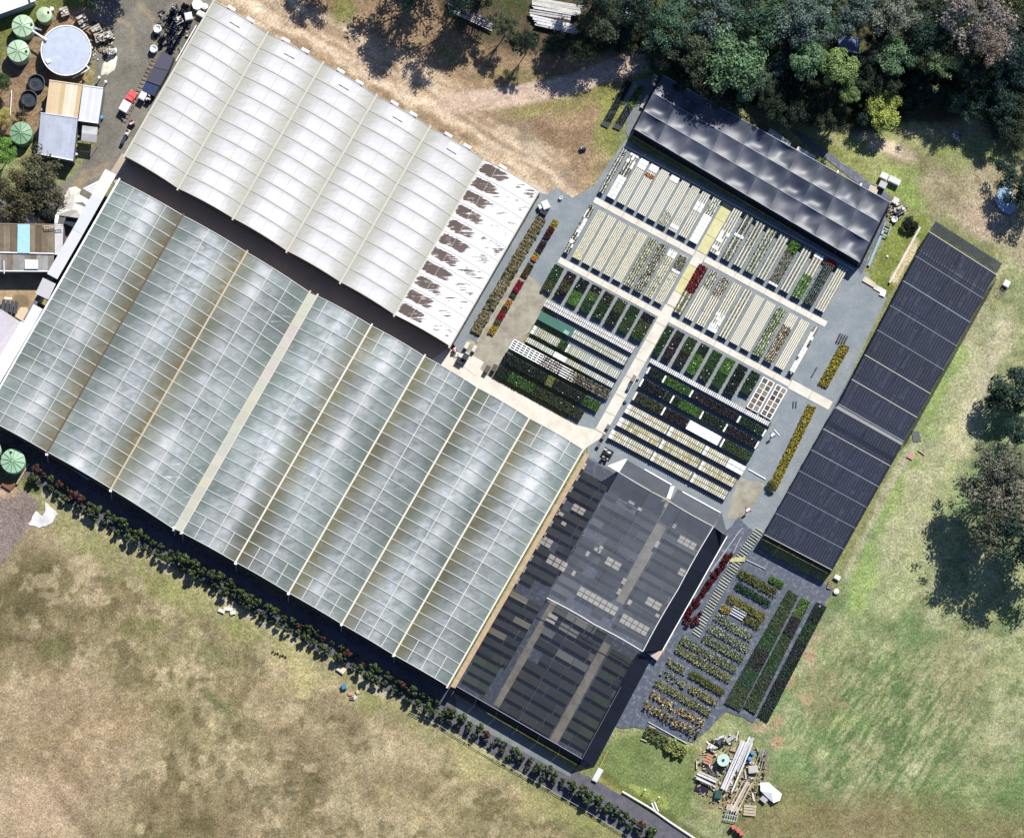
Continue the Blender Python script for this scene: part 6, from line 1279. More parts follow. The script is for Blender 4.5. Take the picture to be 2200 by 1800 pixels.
# brown corrugated shed on the left edge
brn = [(150, 136, 112), (128, 112, 88), (164, 148, 124), (120, 104, 84)]
t = shed('brown corrugated shed with a light blue plastic sheet across its roof', 'corrugated_shed', [(-60, 480), (117, 483), (116, 545), (-60, 541)], 2.9, 13, (150, 134, 110), ribs=5, cols=brn+[(140, 124, 100), (158, 144, 120), (132, 118, 96)], slope=(0, .25), mat=M_RUST)
part('blue_sheet', MB().prism([W(38, 482, 3.25), W(64, 482, 3.25), W(64, 544, 3.25), W(37, 543, 3.25)], 3.19, 3.25), M_PLAST, t, C(178, 226, 244))
t = shed('grey weathered lean-to roof with a white panel below the brown corrugated shed', 'corrugated_shed', [(-60, 542), (116, 546), (115, 583), (-60, 582)], 2.8, 14, (176, 172, 164), ribs=5, cols=[(190, 190, 186), (164, 158, 146), (150, 136, 120), (184, 182, 176)], slope=(.2, 0), mat=M_RUST)
part('white_roof_panel', MB().prism([W(53, 557, 3.1), W(82, 558, 3.1), W(82, 578, 3.1), W(53, 578, 3.1)], 3.04, 3.1), M_CLEAN, t, C(232, 230, 234)); part('gutter_pipe', MB().tube(W(8, 560, 3.1), W(9, 588, 2.9), .07), M_CLEAN, t, WHITE)
shed('narrow white side roof beside the brown corrugated shed', 'side_roof', [(117, 482), (136, 484), (134, 547), (117, 546)], 2.7, 3, (240, 238, 240), ribs=4, cat='roof', mat=M_CLEAN)
ld = thing('ladder', 'timber ladder lying across the corrugated shed roofs', 'ladder', W(115, 488, 3.4))
part('ladder_rail', MB().bar(W(92, 486, 3.45), W(136, 484, 3.45), .09), M_WOOD, ld, C(220, 206, 184)); part('ladder_rail', MB().bar(W(95, 492, 3.45), W(137, 489, 3.45), .09), M_WOOD, ld, C(220, 206, 184))
for k in range(8): part('rung', MB().bar(W(95+k*5.5, 486-k*.25, 3.46), W(97+k*5.5, 492-k*.3, 3.46), .06), M_WOOD, ld, C(220, 206, 184))
# white sheets and sail roofs at the top corner of greenhouse B
z = 3.0
t = thing('triangular_roof', 'white triangular roof beside the top corner of the big greenhouse', 'roof', W(205, 400, 0))
vs = [(178, 405), (232, 378), (208, 423)]; part('roof_sheet', MB().prism([W(*q, z) for q in vs], z-.08, z), M_CLEAN, t, C(240, 238, 240))
for k in range(5): u = (k+1)/6; part('standing_seam', MB().bar(W(*lerp2(vs[0], vs[2], u), z+.03), W(*lerp2(vs[1], vs[2], u), z+.03), .06, .05), M_CLEAN, t, C(214, 212, 216))
t = thing('tarpaulin_roof', 'crumpled off-white tarpaulin roof next to the triangular roof', 'tarpaulin', W(150, 440, 0))
ring_ = [(148, 404), (162, 401), (174, 408), (170, 418), (196, 432), (192, 448), (176, 470), (150, 466), (120, 462), (128, 440)]
cx = (158, 436); mb = MB()
for k in range(len(ring_)):
    a, b = ring_[k], ring_[(k+1) % len(ring_)]; m1 = lerp2(cx, a, .5); m2 = lerp2(cx, b, .5); h1, h2 = 2.6+.25*math.sin(k*2.1), 2.6+.25*math.sin((k+1)*2.1)
    for tri in ((W(*cx, 2.9), W(*m1, h1), W(*m2, h2)), (W(*m1, h1), W(*a, 2.3), W(*b, 2.3)), (W(*m1, h1), W(*b, 2.3), W(*m2, h2))): mb.poly(tri)
part('tarpaulin', mb, M_PLAST, t, C(240, 234, 218)); 
t2 = thing('dark_sheet', 'dark blue panel between the tarpaulin and the side roof', 'panel', W(160, 480, 0)); part('panel', MB().prism([W(142, 468, 1.6), W(174, 473, 1.6), W(164, 491, 1.6), W(138, 480, 1.6)], 1.5, 1.6), M_RUB, t2, C(36, 48, 66))
solo('grey_mat', 'small grey square sheet beside the narrow white side roof', 'sheet', MB().prism([W(127, 466, 2.2), W(141, 468, 2.2), W(137, 482, 2.2), W(125, 481, 2.2)], 2.15, 2.2), M_RUST, C(120, 118, 112)); solo('white_strip', 'narrow white sheet leading down from the tarpaulin roof', 'sheet', MB().prism([W(119, 462, 2.4), W(127, 463, 2.4), W(124, 480, 2.4), W(117, 479, 2.4)], 2.34, 2.4), M_CLEAN, WHITE)
# fabric covered tunnel at left edge
shed('crinkled pale fabric roof on the left edge beside the big greenhouse', 'fabric_roof', [(-60, 640), (2, 664), (54, 698), (-60, 905)], 2.7, 9, (228, 222, 226), ribs=2, along='v', slope=(0, 0), wall=False, cat='roof', mat=M_PLAST)
wk = thing('workbench', 'group of four dark planks on trestles beside the sandy court', 'workbench', W(18, 656, 0))
for k in range(4): part('plank', MB().prism([W(5+k*9, 643+k*1.5, .8), W(12+k*9, 644+k*1.5, .8), W(9+k*9, 668+k*2, .8), W(1+k*9, 667+k*2, .8)], .7, .8), M_WOOD, wk, C(88, 88, 94))
part('paper', MB().prism([W(10, 638, .9), W(26, 640, .9), W(26, 643, .9), W(10, 642, .9)], .8, .9), M_CLEAN, wk, WHITE)
solo('white_table', 'white table cloth square standing below the dark plank group', 'table', MB().prism([W(44, 660, .7), W(58, 660, .7), W(64, 676, .7), W(54, 694, .7), W(32, 680, .7)], .66, .7), M_PLAST, C(232, 210, 176))
# red engine and wares near the corrugated shed
for x, y, l, w_, h, c, lb in ((26, 449, 24, 8, .7, (190, 70, 54), 'orange-red machine lying under the trees at the left edge'), (66, 472, 26, 17, .9, (236, 234, 230), 'white speckled pallet of bags above the corrugated shed'), (88, 474, 11, 12, 1.0, (150, 60, 56), 'dark red engine above the corrugated shed'), (109, 470, 8, 20, .9, (70, 72, 76), 'narrow dark trolley of pots right of the red engine'), (94, 458, 14, 8, .7, (170, 166, 164), 'grey heap of pots above the red engine'), (30, 475, 16, 10, .6, (96, 104, 78), 'small dull green heap on the left edge')):
    t = thing('yard_item', lb, 'yard equipment', W(x, y, 0)); p = W(x, y, h); l *= S; w_ *= S
    part('body', MB().box((p.x, p.y, .15), l, w_, h*.6), M_RUST, t, C(*c))
    for k in range(3): part('top_piece', MB().box((p.x-l*.3+k*l*.3, p.y+random.uniform(-.1, .1)*w_, h*.6+.15), l*.24, w_*.6, h*.25, random.uniform(-.4, .4)), M_PLAST, t, C(*[min(255, q*random.uniform(.6, 1.25)) for q in c]))
    for sx in (-1, 1):
        for sy in (-1, 1): part('foot', MB().box((p.x+sx*l*.4, p.y+sy*w_*.38, 0), .1, .1, .16), M_RUB, t, BLK)
# pickup truck : red cab, white tray
def pickup(x, y, ang):
    p = W(x, y, .8); t = thing('pickup_truck', 'red pickup truck with a white tray parked beside the white greenhouse', 'pickup truck', (p.x, p.y, 0)); ca, sa = math.cos(ang), math.sin(ang)
    def T_(u, v, z): return (p.x+u*ca-v*sa, p.y+u*sa+v*ca, z)
    def bx(u0, u1, v0, v1, z0, z1, ti=0): return MB().hull([T_(u0, v0, z0), T_(u1, v0, z0), T_(u1, v1, z0), T_(u0, v1, z0)], [T_(u0+ti, v0+ti*.5, z1), T_(u1-ti, v0+ti*.5, z1), T_(u1-ti, v1-ti*.5, z1), T_(u0+ti, v1-ti*.5, z1)])
    rc = C(226, 84, 84, .9)
    part('chassis', bx(-2.3, 2.3, -.6, .6, .35, .6), M_RUB, t, BLK); part('bonnet', bx(1.2, 2.35, -.82, .82, .5, 1.02, .08), M_CLEAN, t, rc); part('cab', bx(-.1, 1.35, -.84, .84, .5, 1.1), M_CLEAN, t, rc); part('cab_roof', bx(0, 1.15, -.8, .8, 1.1, 1.62, .22), M_CLEAN, t, rc)
    part('windscreen', MB().hull([T_(1.17, -.7, 1.12), T_(1.22, -.7, 1.12), T_(1.22, .7, 1.12), T_(1.17, .7, 1.12)], [T_(.96, -.6, 1.55), T_(1.01, -.6, 1.55), T_(1.01, .6, 1.55), T_(.96, .6, 1.55)]), M_RUB, t, C(50, 60, 70)); part('rear_window', bx(-.02, .02, -.6, .6, 1.15, 1.5), M_RUB, t, C(50, 60, 70))
    part('canopy', bx(-2.4, -.2, -.9, .9, .75, 1.75, .04), M_CLEAN, t, WHITE); part('tray', bx(-2.45, -.15, -.94, .94, .62, .75), M_METAL, t, (.5, .5, .5))
    for u in (-1.5, 1.6):
        for v in (-.78, .78): part('wheel', MB().tube(T_(u, v-.1, .34), T_(u, v+.1, .34), .34, n=14), M_RUB, t, BLK)
    for v in (-.6, .6): part('headlight', bx(2.33, 2.38, v-.14, v+.14, .7, .88), M_CLEAN, t, WHITE)
    t.scale = (.74,)*3
    return t
pickup(276, 218, math.atan2(30, 17))
# generic wares
def crate(label, x, y, l, w_, h, ang, col, name='crate', cat='crate', tops=0, topc=None, slat=True, group=None, mat=None):
    p = W(x, y, h); t = thing(name, label, cat, (p.x, p.y, 0), group); mat = mat or M_PLAST; l *= S; w_ *= S
    if slat:
        ca, sa = math.cos(ang), math.sin(ang)
        for k in range(4):
            v = (-.5+(k+.5)/4)*w_; c = (p.x-v*sa, p.y+v*ca, h-.08); part('slat', MB().box(c, l, w_/4*.8, .07, ang), M_WOOD, t, C(*col))
        for k in (-1, 1): part('bearer', MB().box((p.x+k*l*.4*ca, p.y+k*l*.4*sa, 0), .12, w_, h-.08, ang), M_WOOD, t, C(*col))
    else: part('body', MB().hull(*[[(p.x+a*f*math.cos(ang)-b*f*math.sin(ang), p.y+a*f*math.sin(ang)+b*f*math.cos(ang), zz) for a, b in ((-l/2, -w_/2), (l/2, -w_/2), (l/2, w_/2), (-l/2, w_/2))] for f, zz in ((.92, 0), (1.0, h))]), mat, t, C(*col)); part('lid', MB().box((p.x, p.y, h), l*.86, w_*.86, .05, ang), mat, t, tuple(q*.9 for q in C(*col)))
    for k in range(tops):
        a, b = random.uniform(-.35, .35)*l, random.uniform(-.35, .35)*w_; part('item', MB().box((p.x+a*math.cos(ang)-b*math.sin(ang), p.y+a*math.sin(ang)+b*math.cos(ang), h+.005+.012*k), random.uniform(.25, .5), random.uniform(.15, .4), random.uniform(.1, .35), ang+random.uniform(-.4, .4)), M_PLAST, t, C(*random.choice(topc)))
    return t
wt = [(236, 232, 222), (210, 204, 192), (120, 116, 108), (60, 60, 62)]
for x, y, l, w_, h, a, lb in ((176, 41, 22, 18, .9, .5, 'pallet of white oddments nearest the top of the reservoir'), (138, 25, 18, 20, .9, .3, 'pallet of grey bags under the tree shadow'), (182, 57, 20, 12, .4, .5, 'low pile of white sheets at the upper right rim of the reservoir'), (207, 64, 22, 20, 1.0, .5, 'pallet with cream boards and a white sack'), (214, 82, 20, 18, 1.1, .2, 'pallet of white crumpled bags right of the reservoir'), (232, 76, 18, 18, 1.0, .3, 'outermost pallet of white netting right of the reservoir'), (238, 110, 18, 18, 1.2, .5, 'cage with a white sack at the head of the white sand pile')):
    crate(lb, x, y, l, w_, h, a, (200, 190, 170), name='loaded_pallet', cat='pallet', tops=7, topc=wt)
crate('red-brown slatted pallet leaning beside the reservoir', 195, 68, 16, 13, .6, -.7, (190, 140, 100), name='pallet', cat='pallet'); crate('empty tan pallet below the white bag pallets', 217, 104, 14, 12, .15, .6, (170, 160, 130), name='pallet', cat='pallet')
# white sand pile
mb = MB(); cx, cy = 236, 136; rings = []
for k, (f, hh) in enumerate(((1.0, .02), (.8, .16), (.5, .26), (.2, .36))):
    rr = []
    for j in range(22):
        a = 6.2832*j/22; r1 = (1+.14*math.sin(3*a+1)+.08*math.sin(7*a))*f; dx, dy = 13*r1*math.cos(a), 31*r1*math.sin(a); an = .42; rr.append(W(cx+dx*math.cos(an)-dy*math.sin(an), cy+dx*math.sin(an)+dy*math.cos(an), 0)+Vector((0, 0, hh*(1+.15*math.sin(5*a+k)))))
    rings.append(rr)
for k in range(3):
    for j in range(22): mb.poly([rings[k][j], rings[k+1][j], rings[k+1][(j+1) % 22], rings[k][(j+1) % 22]])
mb.poly(rings[3]); solo('sand_pile', 'elongated heap of white sand on the gravel yard', 'sand pile', mb, M_CLEAN, C(255, 246, 220), smooth=True)
for x, y, lb in ((213, 167, 'white-topped post nearest the sand pile'), (227, 176, 'white-topped post at the corner of the white lean-to')):
    p = W(x, y, 1); t = thing('bollard', lb, 'post', (p.x, p.y, 0)); part('post', MB().tube((p.x, p.y, 0), (p.x, p.y, 1), .07), M_METAL, t, (.2, .2, .2)); part('cap', MB().lathe((p.x, p.y, 1), [(.2, 0), (.2, .1), (.1, .15)], 12), M_CLEAN, t, WHITE)
solo('blue_drum', 'small bright blue drum at the right side of the white lean-to', 'drum', MB().lathe((W(217, 252, .9).x, W(217, 252, .9).y, 0), [(.28, 0), (.3, .8), (.22, .88)], 16), M_PLAST, C(90, 170, 230))
for x, y, c, lb in ((168, 280, (140, 170, 150), 'green'), (168, 293, (160, 156, 150), 'grey'), (164, 313, (230, 206, 120), 'yellow'), (164, 331, (236, 236, 236), 'white'), (91, 236, (200, 190, 180), 'pinkish')): crate('small %s bin beside the blue-grey shed' % lb, x, y, 6, 6, .6, .2, c, name='bin', cat='bin', slat=False)
# black pots piles and white bulk bags by greenhouse A
nm_ = ['topmost', 'second', 'third', 'fourth', 'fifth', 'sixth', 'seventh', 'eighth', 'ninth', 'tenth', 'eleventh', 'twelfth', 'thirteenth']
for k, (x, y, l, w_, h, a) in enumerate(((397, 14, 14, 16, 1.1, 1.05), (389, 30, 12, 14, 1.0, 1.05), (373, 24, 12, 13, 1.1, 1.05), (368, 34, 12, 13, 1.2, 1.05), (363, 44, 12, 13, 1.1, 1.05), (374, 58, 16, 16, 1.0, 1.05), (366, 70, 14, 14, .8, 1.05), (348, 80, 12, 10, .8, .4), (365, 87, 12, 12, .8, 1.0), (345, 97, 9, 10, .6, .3), (363, 103, 9, 9, .6, .9), (366, 112, 14, 10, .7, 1.0), (334, 78, 7, 7, .5, .4))):
    p = W(x, y, h); t = thing('pot_stack', '%s navy black stack of nursery pots beside the greenhouse corner yard' % nm_[k], 'pot stack', (p.x, p.y, 0), 'stacks of black pots'); ca, sa = math.cos(a), math.sin(a)
    nu_, nv_ = 3, 3
    for i in range(nu_):
        for j in range(nv_):
            u, v = (i-1)*l*S/3, (j-1)*w_*S/3; r = min(l, w_)*S/7; part('pot_column', MB().lathe((p.x+u*ca-v*sa, p.y+u*sa+v*ca, 0), [(r, 0), (r*1.1, h*random.uniform(.7, 1.1)), (r*.8, h*.7)], 8), M_RUB, t, C(34, 48, 84))
tr_ = thing('pot_column_row', 'long slanting row of upright black pot stacks nearest the greenhouse wall', 'pot stack', W(392, 84, 0))
for k in range(15): x, y = 401-k*2.35, 54+k*3.9; p = W(x, y, .8); part('pot_column', MB().lathe((p.x, p.y, 0), [(.22, 0), (.26, random.uniform(.7, 1.0)), (.16, .6)], 10), M_RUB, tr_, C(40, 54, 88))
def bulkbag(label, x, y, r, h, col=WHITE, hollow=True):
    p = W(x, y, h); t = thing('bulk_bag', label, 'bulk bag', (p.x, p.y, 0)); m = MB(); R0 = r*S; rings = []
    m.lathe((p.x, p.y, 0), [(R0*.85, 0), (R0, h*.5), (R0*.95, h), (R0*.8, h+.02)]+([(R0*.55, h-.3)] if hollow else [(R0*.4, h+.12), (.05, h+.15)]), 12); part('bag', m, M_PLAST, t, col)
    for k in range(4): a = 6.28*k/4+.6; part('lifting_strap', MB().bar((p.x+R0*.8*math.cos(a), p.y+R0*.8*math.sin(a), h), (p.x+R0*1.02*math.cos(a+.3), p.y+R0*1.02*math.sin(a+.3), h+.12), .06), M_CLEAN, t, WHITE)
    return t
bulkbag('white bulk bag beside the black pot stacks, upper one', 338, 62, 9, 1.1); bulkbag('white open bulk bag below the upper one', 330, 105, 8.5, .9); bulkbag('white bulk bag at the very top beside the greenhouse corner', 424, 10, 12, 1.0, hollow=False); bulkbag('slim white sack leaning on the greenhouse gutter', 440, 14, 7, 1.1, hollow=False)
crate('white plastic crate right of the black pot stacks', 405, 35, 16, 16, 1.0, .2, (246, 246, 246), slat=False, name='white_crate', cat='crate'); crate('white tub with a dark slot against the greenhouse gutter', 432, 30, 18, 12, .8, -.5, (236, 236, 232), slat=False, name='white_tub', cat='tub')
crate('pallet of white crumpled netting among the black pot stacks', 384, 44, 17, 15, .8, .5, (220, 214, 200), name='loaded_pallet', cat='pallet', tops=8, topc=wt); crate('dark plank stack at the top of the yard', 408, 17, 5, 17, .5, -.5, (60, 60, 58), name='plank_stack', cat='planks', mat=M_WOOD)
# dark covered stack
cv = thing('covered_stack', 'long dark blue tarpaulin-covered stack beside the white greenhouse', 'covered stack', W(340, 155, 0)); q = [(346, 113), (374, 122), (352, 170), (332, 206), (306, 195), (332, 148)]
for k, (a, b, c, d, h, col) in enumerate((((347, 112), (374, 123), (362, 152), (330, 145), 1.5, (84, 80, 98)), ((330, 146), (362, 153), (344, 185), (314, 174), 1.45, (74, 74, 92)), ((313, 175), (343, 186), (331, 207), (305, 195), 1.3, (36, 54, 100)))): part('cover', MB().prism([W(*r_, h) for r_ in (a, b, c, d)], 0, h), M_PLAST, cv, C(*col))
crate('white box on a dark trolley below the covered stack', 307, 205, 14, 19, 1.2, -.5, (248, 248, 248), slat=False, name='white_box', cat='box'); crate('dark cluttered trolley right of the white box', 320, 212, 10, 16, .8, -.5, (60, 60, 62), name='trolley', cat='trolley', tops=6, topc=wt)
fr = thing('long_ladder', 'long rusty ladder frame lying between the truck and the covered stack', 'frame', W(310, 170, 0))
for dx in (0, 11): part('frame_rail', MB().bar(W(326+dx, 126, .3), W(262+dx, 256, .3), .09), M_RUST, fr, C(150, 130, 110))
for k in range(17): part('rung', MB().bar(W(326-k*4, 126+k*8.1, .32), W(337-k*4, 130+k*8.1, .32), .08), M_RUST, fr, C(*random.choice([(190, 178, 160), (120, 100, 84)])))
crate('red and white motor cultivator below the truck', 283, 264, 9, 11, .8, .4, (190, 76, 70), name='cultivator', cat='machine', tops=5, topc=[(230, 90, 90), (240, 240, 240), (60, 60, 60)]); crate('white framed trolley below the cultivator', 274, 285, 9, 14, .7, -.45, (220, 216, 206), name='trolley', cat='trolley', tops=3, topc=[(240, 240, 240), (80, 50, 46)]); crate('dark blue box trolley at the lower end of the line', 265, 301, 7, 18, .7, -.45, (50, 60, 90), slat=False, name='trolley', cat='trolley')
# white lean poles by greenhouse lower left
solo('white_rail', 'thin white pole standing left of the black tubs', 'pole', MB().tube(W(25, 194, .4), W(22, 247, .4), .06), M_CLEAN, WHITE)
# person and trolleys near the greenhouse gap
crate('white lidded trolley near the white greenhouse corner, left one', 1003, 742, 8, 15, .9, -.5, (238, 232, 214), slat=False, name='trolley', cat='trolley'); crate('white lidded trolley near the white greenhouse corner, right one', 1019, 749, 7, 14, .9, -.5, (238, 232, 214), slat=False, name='trolley', cat='trolley')
crate('dark blue covered trolley on the concrete below the white trolleys', 1000, 766, 12, 14, 1.3, -.5, (60, 62, 76), slat=False, name='covered_trolley', cat='trolley'); crate('larger dark blue covered trolley beside the concrete pad', 988, 775, 16, 14, .8, -.5, (40, 50, 74), slat=False, name='covered_trolley', cat='trolley')
crate('red and white bucket machine at the greenhouse corner', 976, 752, 7, 8, .7, .3, (200, 80, 76), name='machine', cat='machine', tops=4, topc=[(230, 110, 110), (240, 240, 240)], slat=False)
solo('arched_stand', 'small white arched stand beside the red machine', 'stand', MB().bar(W(977, 765, .1), W(980, 758, .8), .1).bar(W(980, 758, .8), W(985, 759, .8), .1).bar(W(985, 759, .8), W(982, 768, .1), .1), M_CLEAN, WHITE)
for x, y, a, l, w_, lb in ((1046, 793, -.5, 9, 17, 'left'), (1062, 790, -.5, 9, 16, 'right')): crate('dark grey cart at the end of the lowest left benches, %s one' % lb, x, y, l, w_, .9, a, (90, 88, 82), slat=False, name='cart', cat='cart')
crate('white and black round-topped cart above the potted strip', 1172, 440, 15, 18, 1.0, .4, (246, 246, 244), slat=False, name='cart', cat='cart'); crate('white box at the left of the round-topped cart', 1161, 444, 9, 10, .8, .4, (240, 240, 238), slat=False, name='box', cat='box'); crate('black crate below the round-topped cart', 1168, 456, 16, 10, .7, -.5, (32, 40, 66), slat=False, name='crate', cat='crate')
bulkbag('small white object lying on the gravel tip near the track', 1205, 425, 4, .5); crate('small dark grey wreck lying on the brown scrub', 1252, 320, 14, 7, .4, -.1, (90, 96, 104), name='scrap_cart', cat='scrap', tops=3, topc=[(210, 214, 220), (40, 46, 56)])
# carts by the central path
crate('grey cart with a blue-grey cover on the right edge of the central path', 1361, 813, 8, 16, .8, -.5, (150, 140, 136), slat=False, name='cart', cat='cart'); crate('dark blue box beside the central path', 1352, 831, 7, 17, .6, -.5, (60, 84, 110), slat=False, name='box', cat='box')
bulkbag('small white bucket right of the grey cart', 1371, 813, 2.6, .4); crate('tiny blue box on the grey strip', 1343, 863, 5, 6, .4, .3, (60, 80, 120), slat=False, name='box', cat='box')
for k, y in enumerate((917, 938, 956)): crate('grey bin along the lower central path, %s' % ['upper', 'middle', 'lower'][k], 1306-k*10, y, 7, 11, .6, -.5, (120, 116, 116), slat=False, name='bin', cat='bin')
crate('white-rimmed trailer of black pots at the top of the dark strip', 1306, 972, 22, 16, .7, -.5, (40, 42, 44), name='trailer', cat='trailer', tops=6, topc=[(240, 240, 236), (30, 30, 34)]); crate('white-edged black crate stack below the trailer', 1300, 984, 14, 10, .5, -.5, (236, 232, 224), name='crate', cat='crate', tops=3, topc=[(30, 30, 34)])
# gravel side oddities
for x, y, lb in ((1660, 934, 'thin dark sprinkler stand on the gravel right of the black benches'), (1607, 1095, 'white-headed sprinkler stand on the gravel above the log edging')):
    p = W(x, y, 1.2); t = thing('sprinkler_stand', lb, 'sprinkler', (p.x, p.y, 0)); part('pole', MB().tube((p.x, p.y, 0), (p.x, p.y, 1.2), .05), M_METAL, t, (.1, .1, .1)); part('head', MB().box((p.x, p.y, 1.15), .6, .3, .2, .6), M_CLEAN, t, WHITE)
    for k in range(3): a = 2.1*k; part('foot', MB().bar((p.x, p.y, .5), (p.x+.6*math.cos(a), p.y+.6*math.sin(a), .02), .05), M_METAL, t, BLK)
solo('white_pole', 'thin white pole lying on the gravel beside the dark sprinkler stand', 'pole', MB().tube(W(1663, 923, .1), W(1675, 936, .1), .07), M_CLEAN, WHITE); solo('black_pole', 'black bar lying on the blue gravel left of the upper yellow strip', 'bar', MB().bar(W(1755, 789, .1), W(1743, 811, .1), .2, .1), M_RUB, BLK)
for x, y, lb in ((1705, 868, 'left'), (1711, 868, 'right')): solo('black_post', '%s of two black bars on the gravel near the white path end' % lb, 'bar', MB().bar(W(x, y-6, .15), W(x-1, y+8, .15), .13, .12), M_RUB, BLK)
solo('white_batten', 'white batten crossing the gravel below the long black benches', 'batten', MB().bar(W(1608, 1008, .15), W(1645, 1029, .15), .14, .1), M_CLEAN, WHITE)
# garden strip between the two shade houses
solo('cream_slab', 'cream stained slab at the foot of the green garden strip', 'slab', MB().prism([W(1858, 594, .25), W(1882, 608, .25), W(1878, 618, .25), W(1852, 603, .25)], 0, .25), M_CONC, C(240, 222, 190)); solo('white_border', 'white edging stones along the foot of the garden strip', 'edging', MB().prism([W(1880, 610, .2), W(1905, 624, .2), W(1901, 634, .2), W(1876, 620, .2)], 0, .2), M_CONC, C(232, 228, 218))
solo('white_beam', 'long white beam along the garden strip beside the longest shade house', 'beam', MB().bar(W(1977, 488, .25), W(1911, 608, .25), .32, .22), M_WOOD, C(236, 232, 220)); solo('blue_channel', 'long pale blue channel beside the glossy shade house', 'channel', MB().bar(W(1900, 490, .25), W(1866, 571, .25), .38, .2), M_METAL, C(150, 180, 206)); solo('white_square', 'small white-rimmed drain box at the corner of the garden strip', 'drain', MB().prism([W(1894, 624, .3), W(1904, 629, .3), W(1900, 638, .3), W(1889, 633, .3)], 0, .3), M_CONC, WHITE)
cf = thing('box_surround', 'pale open box frame at the head of the blue channel', 'frame', W(1907, 490, 0)); cfp = [(1903, 478), (1915, 483), (1907, 508), (1893, 502)]
for k in range(4): part('frame_bar', MB().bar(W(*cfp[k], .5), W(*cfp[(k+1) % 4], .5), .12), M_METAL, cf, C(170, 186, 196))
part('frame_bar', MB().bar(W(1899, 490, .5), W(1911, 495, .5), .12), M_METAL, cf, C(170, 186, 196)); solo('stone_lump', 'single white stone on the green garden strip', 'stone', MB().lathe((W(1906, 551, 0).x, W(1906, 551, 0).y, 0), [(.2, 0), (.16, .15), (.05, .2)], 7), M_CONC, WHITE)
bulkbag('round white tub above the garden strip', 1922, 471, 7, .6); crate('cluttered pile of pale metal above the garden strip', 1933, 452, 22, 16, .8, .5, (206, 204, 196), name='scrap_pile', cat='scrap', tops=9, topc=wt, mat=M_METAL)
crate('white bulky box at the corner of the glossy shade house, upper', 1900, 378, 16, 13, 1.0, -.45, (246, 246, 246), slat=False, name='white_box', cat='box'); crate('white cart with black openings right of the upper box', 1922, 388, 26, 13, .9, -.45, (236, 234, 230), slat=False, name='cart', cat='cart'); crate('pale grey lid box below the upper white box', 1897, 397, 16, 14, 1.0, -.45, (206, 206, 206), slat=False, name='grey_box', cat='box')
crate('cream board with two round cable reels', 1876, 408, 20, 15, .5, -.4, (222, 204, 180), slat=False, name='reel_board', cat='board'); crate('white stool box by the garden strip head', 1924, 431, 12, 14, .7, -.5, (230, 228, 222), slat=False, name='box', cat='box')
# roof-edge plates above glossy shade house
for k, (x0, y0, x1, y1) in enumerate(((1652, 281, 1697, 312), (1712, 320, 1750, 342))):
    solo('white_slab', '%s white slab along the upper edge of the glossy shade house' % ['longer', 'shorter'][k], 'slab', MB().bar(W(x0, y0, .5), W(x1, y1, .5), .8, .4), M_CONC, C(244, 240, 234))
solo('white_slab', 'small white slab on the left end of the glossy shade house', 'slab', MB().bar(W(1392, 206, .4), W(1378, 232, .4), .45, .3), M_CONC, C(226, 222, 216))
for x, y in ((1799, 372), (1849, 399)): solo('white_peg', 'white peg at the upper edge of the glossy shade house, %s' % ('left' if x < 1820 else 'right'), 'peg', MB().bar(W(x+2, y-5, .4), W(x-2, y+4, .4), .22, .2), M_CLEAN, WHITE)
for k in range(4): p = W(*lerp2((1386, 333), (1512, 405), k/3), .3); solo('cone_marker', 'small white marker in the shadow of the glossy shade house, %s from the left' % ORD[k], 'marker', MB().lathe((p.x, p.y, .03), [(.11, 0), (.11, .15), (.05, .2)], 8), M_CLEAN, WHITE)
# bush clearing: tin roof, pallet, trailer, tarp, timber stacks
shed('bluish tin roof half hidden among the trees', 'tin_roof', [(1800, 78), (1849, 84), (1845, 116), (1802, 104)], 2.4, 5, (140, 160, 196), ribs=4, slope=(.1, 0)); crate('bare wooden pallet at the end of the bare track', 1955, 283, 28, 14, .15, .2, (190, 176, 140), name='pallet', cat='pallet')
crate('old pink and grey trailer in the clearing below the bush', 2056, 290, 24, 18, .9, -.6, (130, 130, 140), name='trailer', cat='trailer', tops=5, topc=[(210, 170, 160), (220, 220, 220), (60, 60, 66)], slat=False)
mb = MB(); tp = [(2150, 396), (2166, 392), (2176, 420), (2186, 450), (2168, 462), (2150, 452), (2136, 430)]; c0 = (2158, 426)
for k in range(len(tp)): mb.poly([W(*c0, .6), W(*tp[k], .25+.2*(k % 2)), W(*tp[(k+1) % 7], .25+.2*((k+1) % 2))])
solo('tarpaulin', 'pale blue crumpled tarpaulin at the right edge of the clearing', 'tarpaulin', mb, M_PLAST, C(170, 200, 222))
def timber(label, x, y, dx, dy, n, px_, py_, h, cols, wd=.3):
    t = thing('timber_stack', label, 'timber stack', W(x, y, 0))
    for k in range(n):
        o = random.uniform(-4, 4); part('board', MB().bar(W(x+px_*k+o, y+py_*k, h+random.uniform(0, .2)), W(x+px_*k+dx+o*1.5, y+py_*k+dy+random.uniform(-2, 2), h+random.uniform(0, .2)), wd*random.uniform(.6, 1.1), .1), M_WOOD, t, C(*random.choice(cols)))
    return t
wc_ = [(240, 240, 244), (210, 206, 204), (226, 222, 214)]
timber('upper of the white board stacks at the top edge', 1144, -2, 104, 18, 4, -1, 5, .7, wc_, .4); timber('middle white board stack under the dark trees', 1143, 17, 90, 14, 3, -1, 5, .7, wc_, .35); timber('lower white board stack under the dark trees', 1142, 33, 92, 22, 6, 2, 4, .6, wc_, .38)
timber('slanting pile of long white timbers at the top edge of the scrub', 962, 2, 90, 44, 8, 1, 3.2, .5, [(216, 208, 200), (186, 176, 168), (150, 140, 136)], .2); t = thing('silver_ladder', 'silver ladder frame standing among the trees', 'ladder', W(1350, 25, 0))
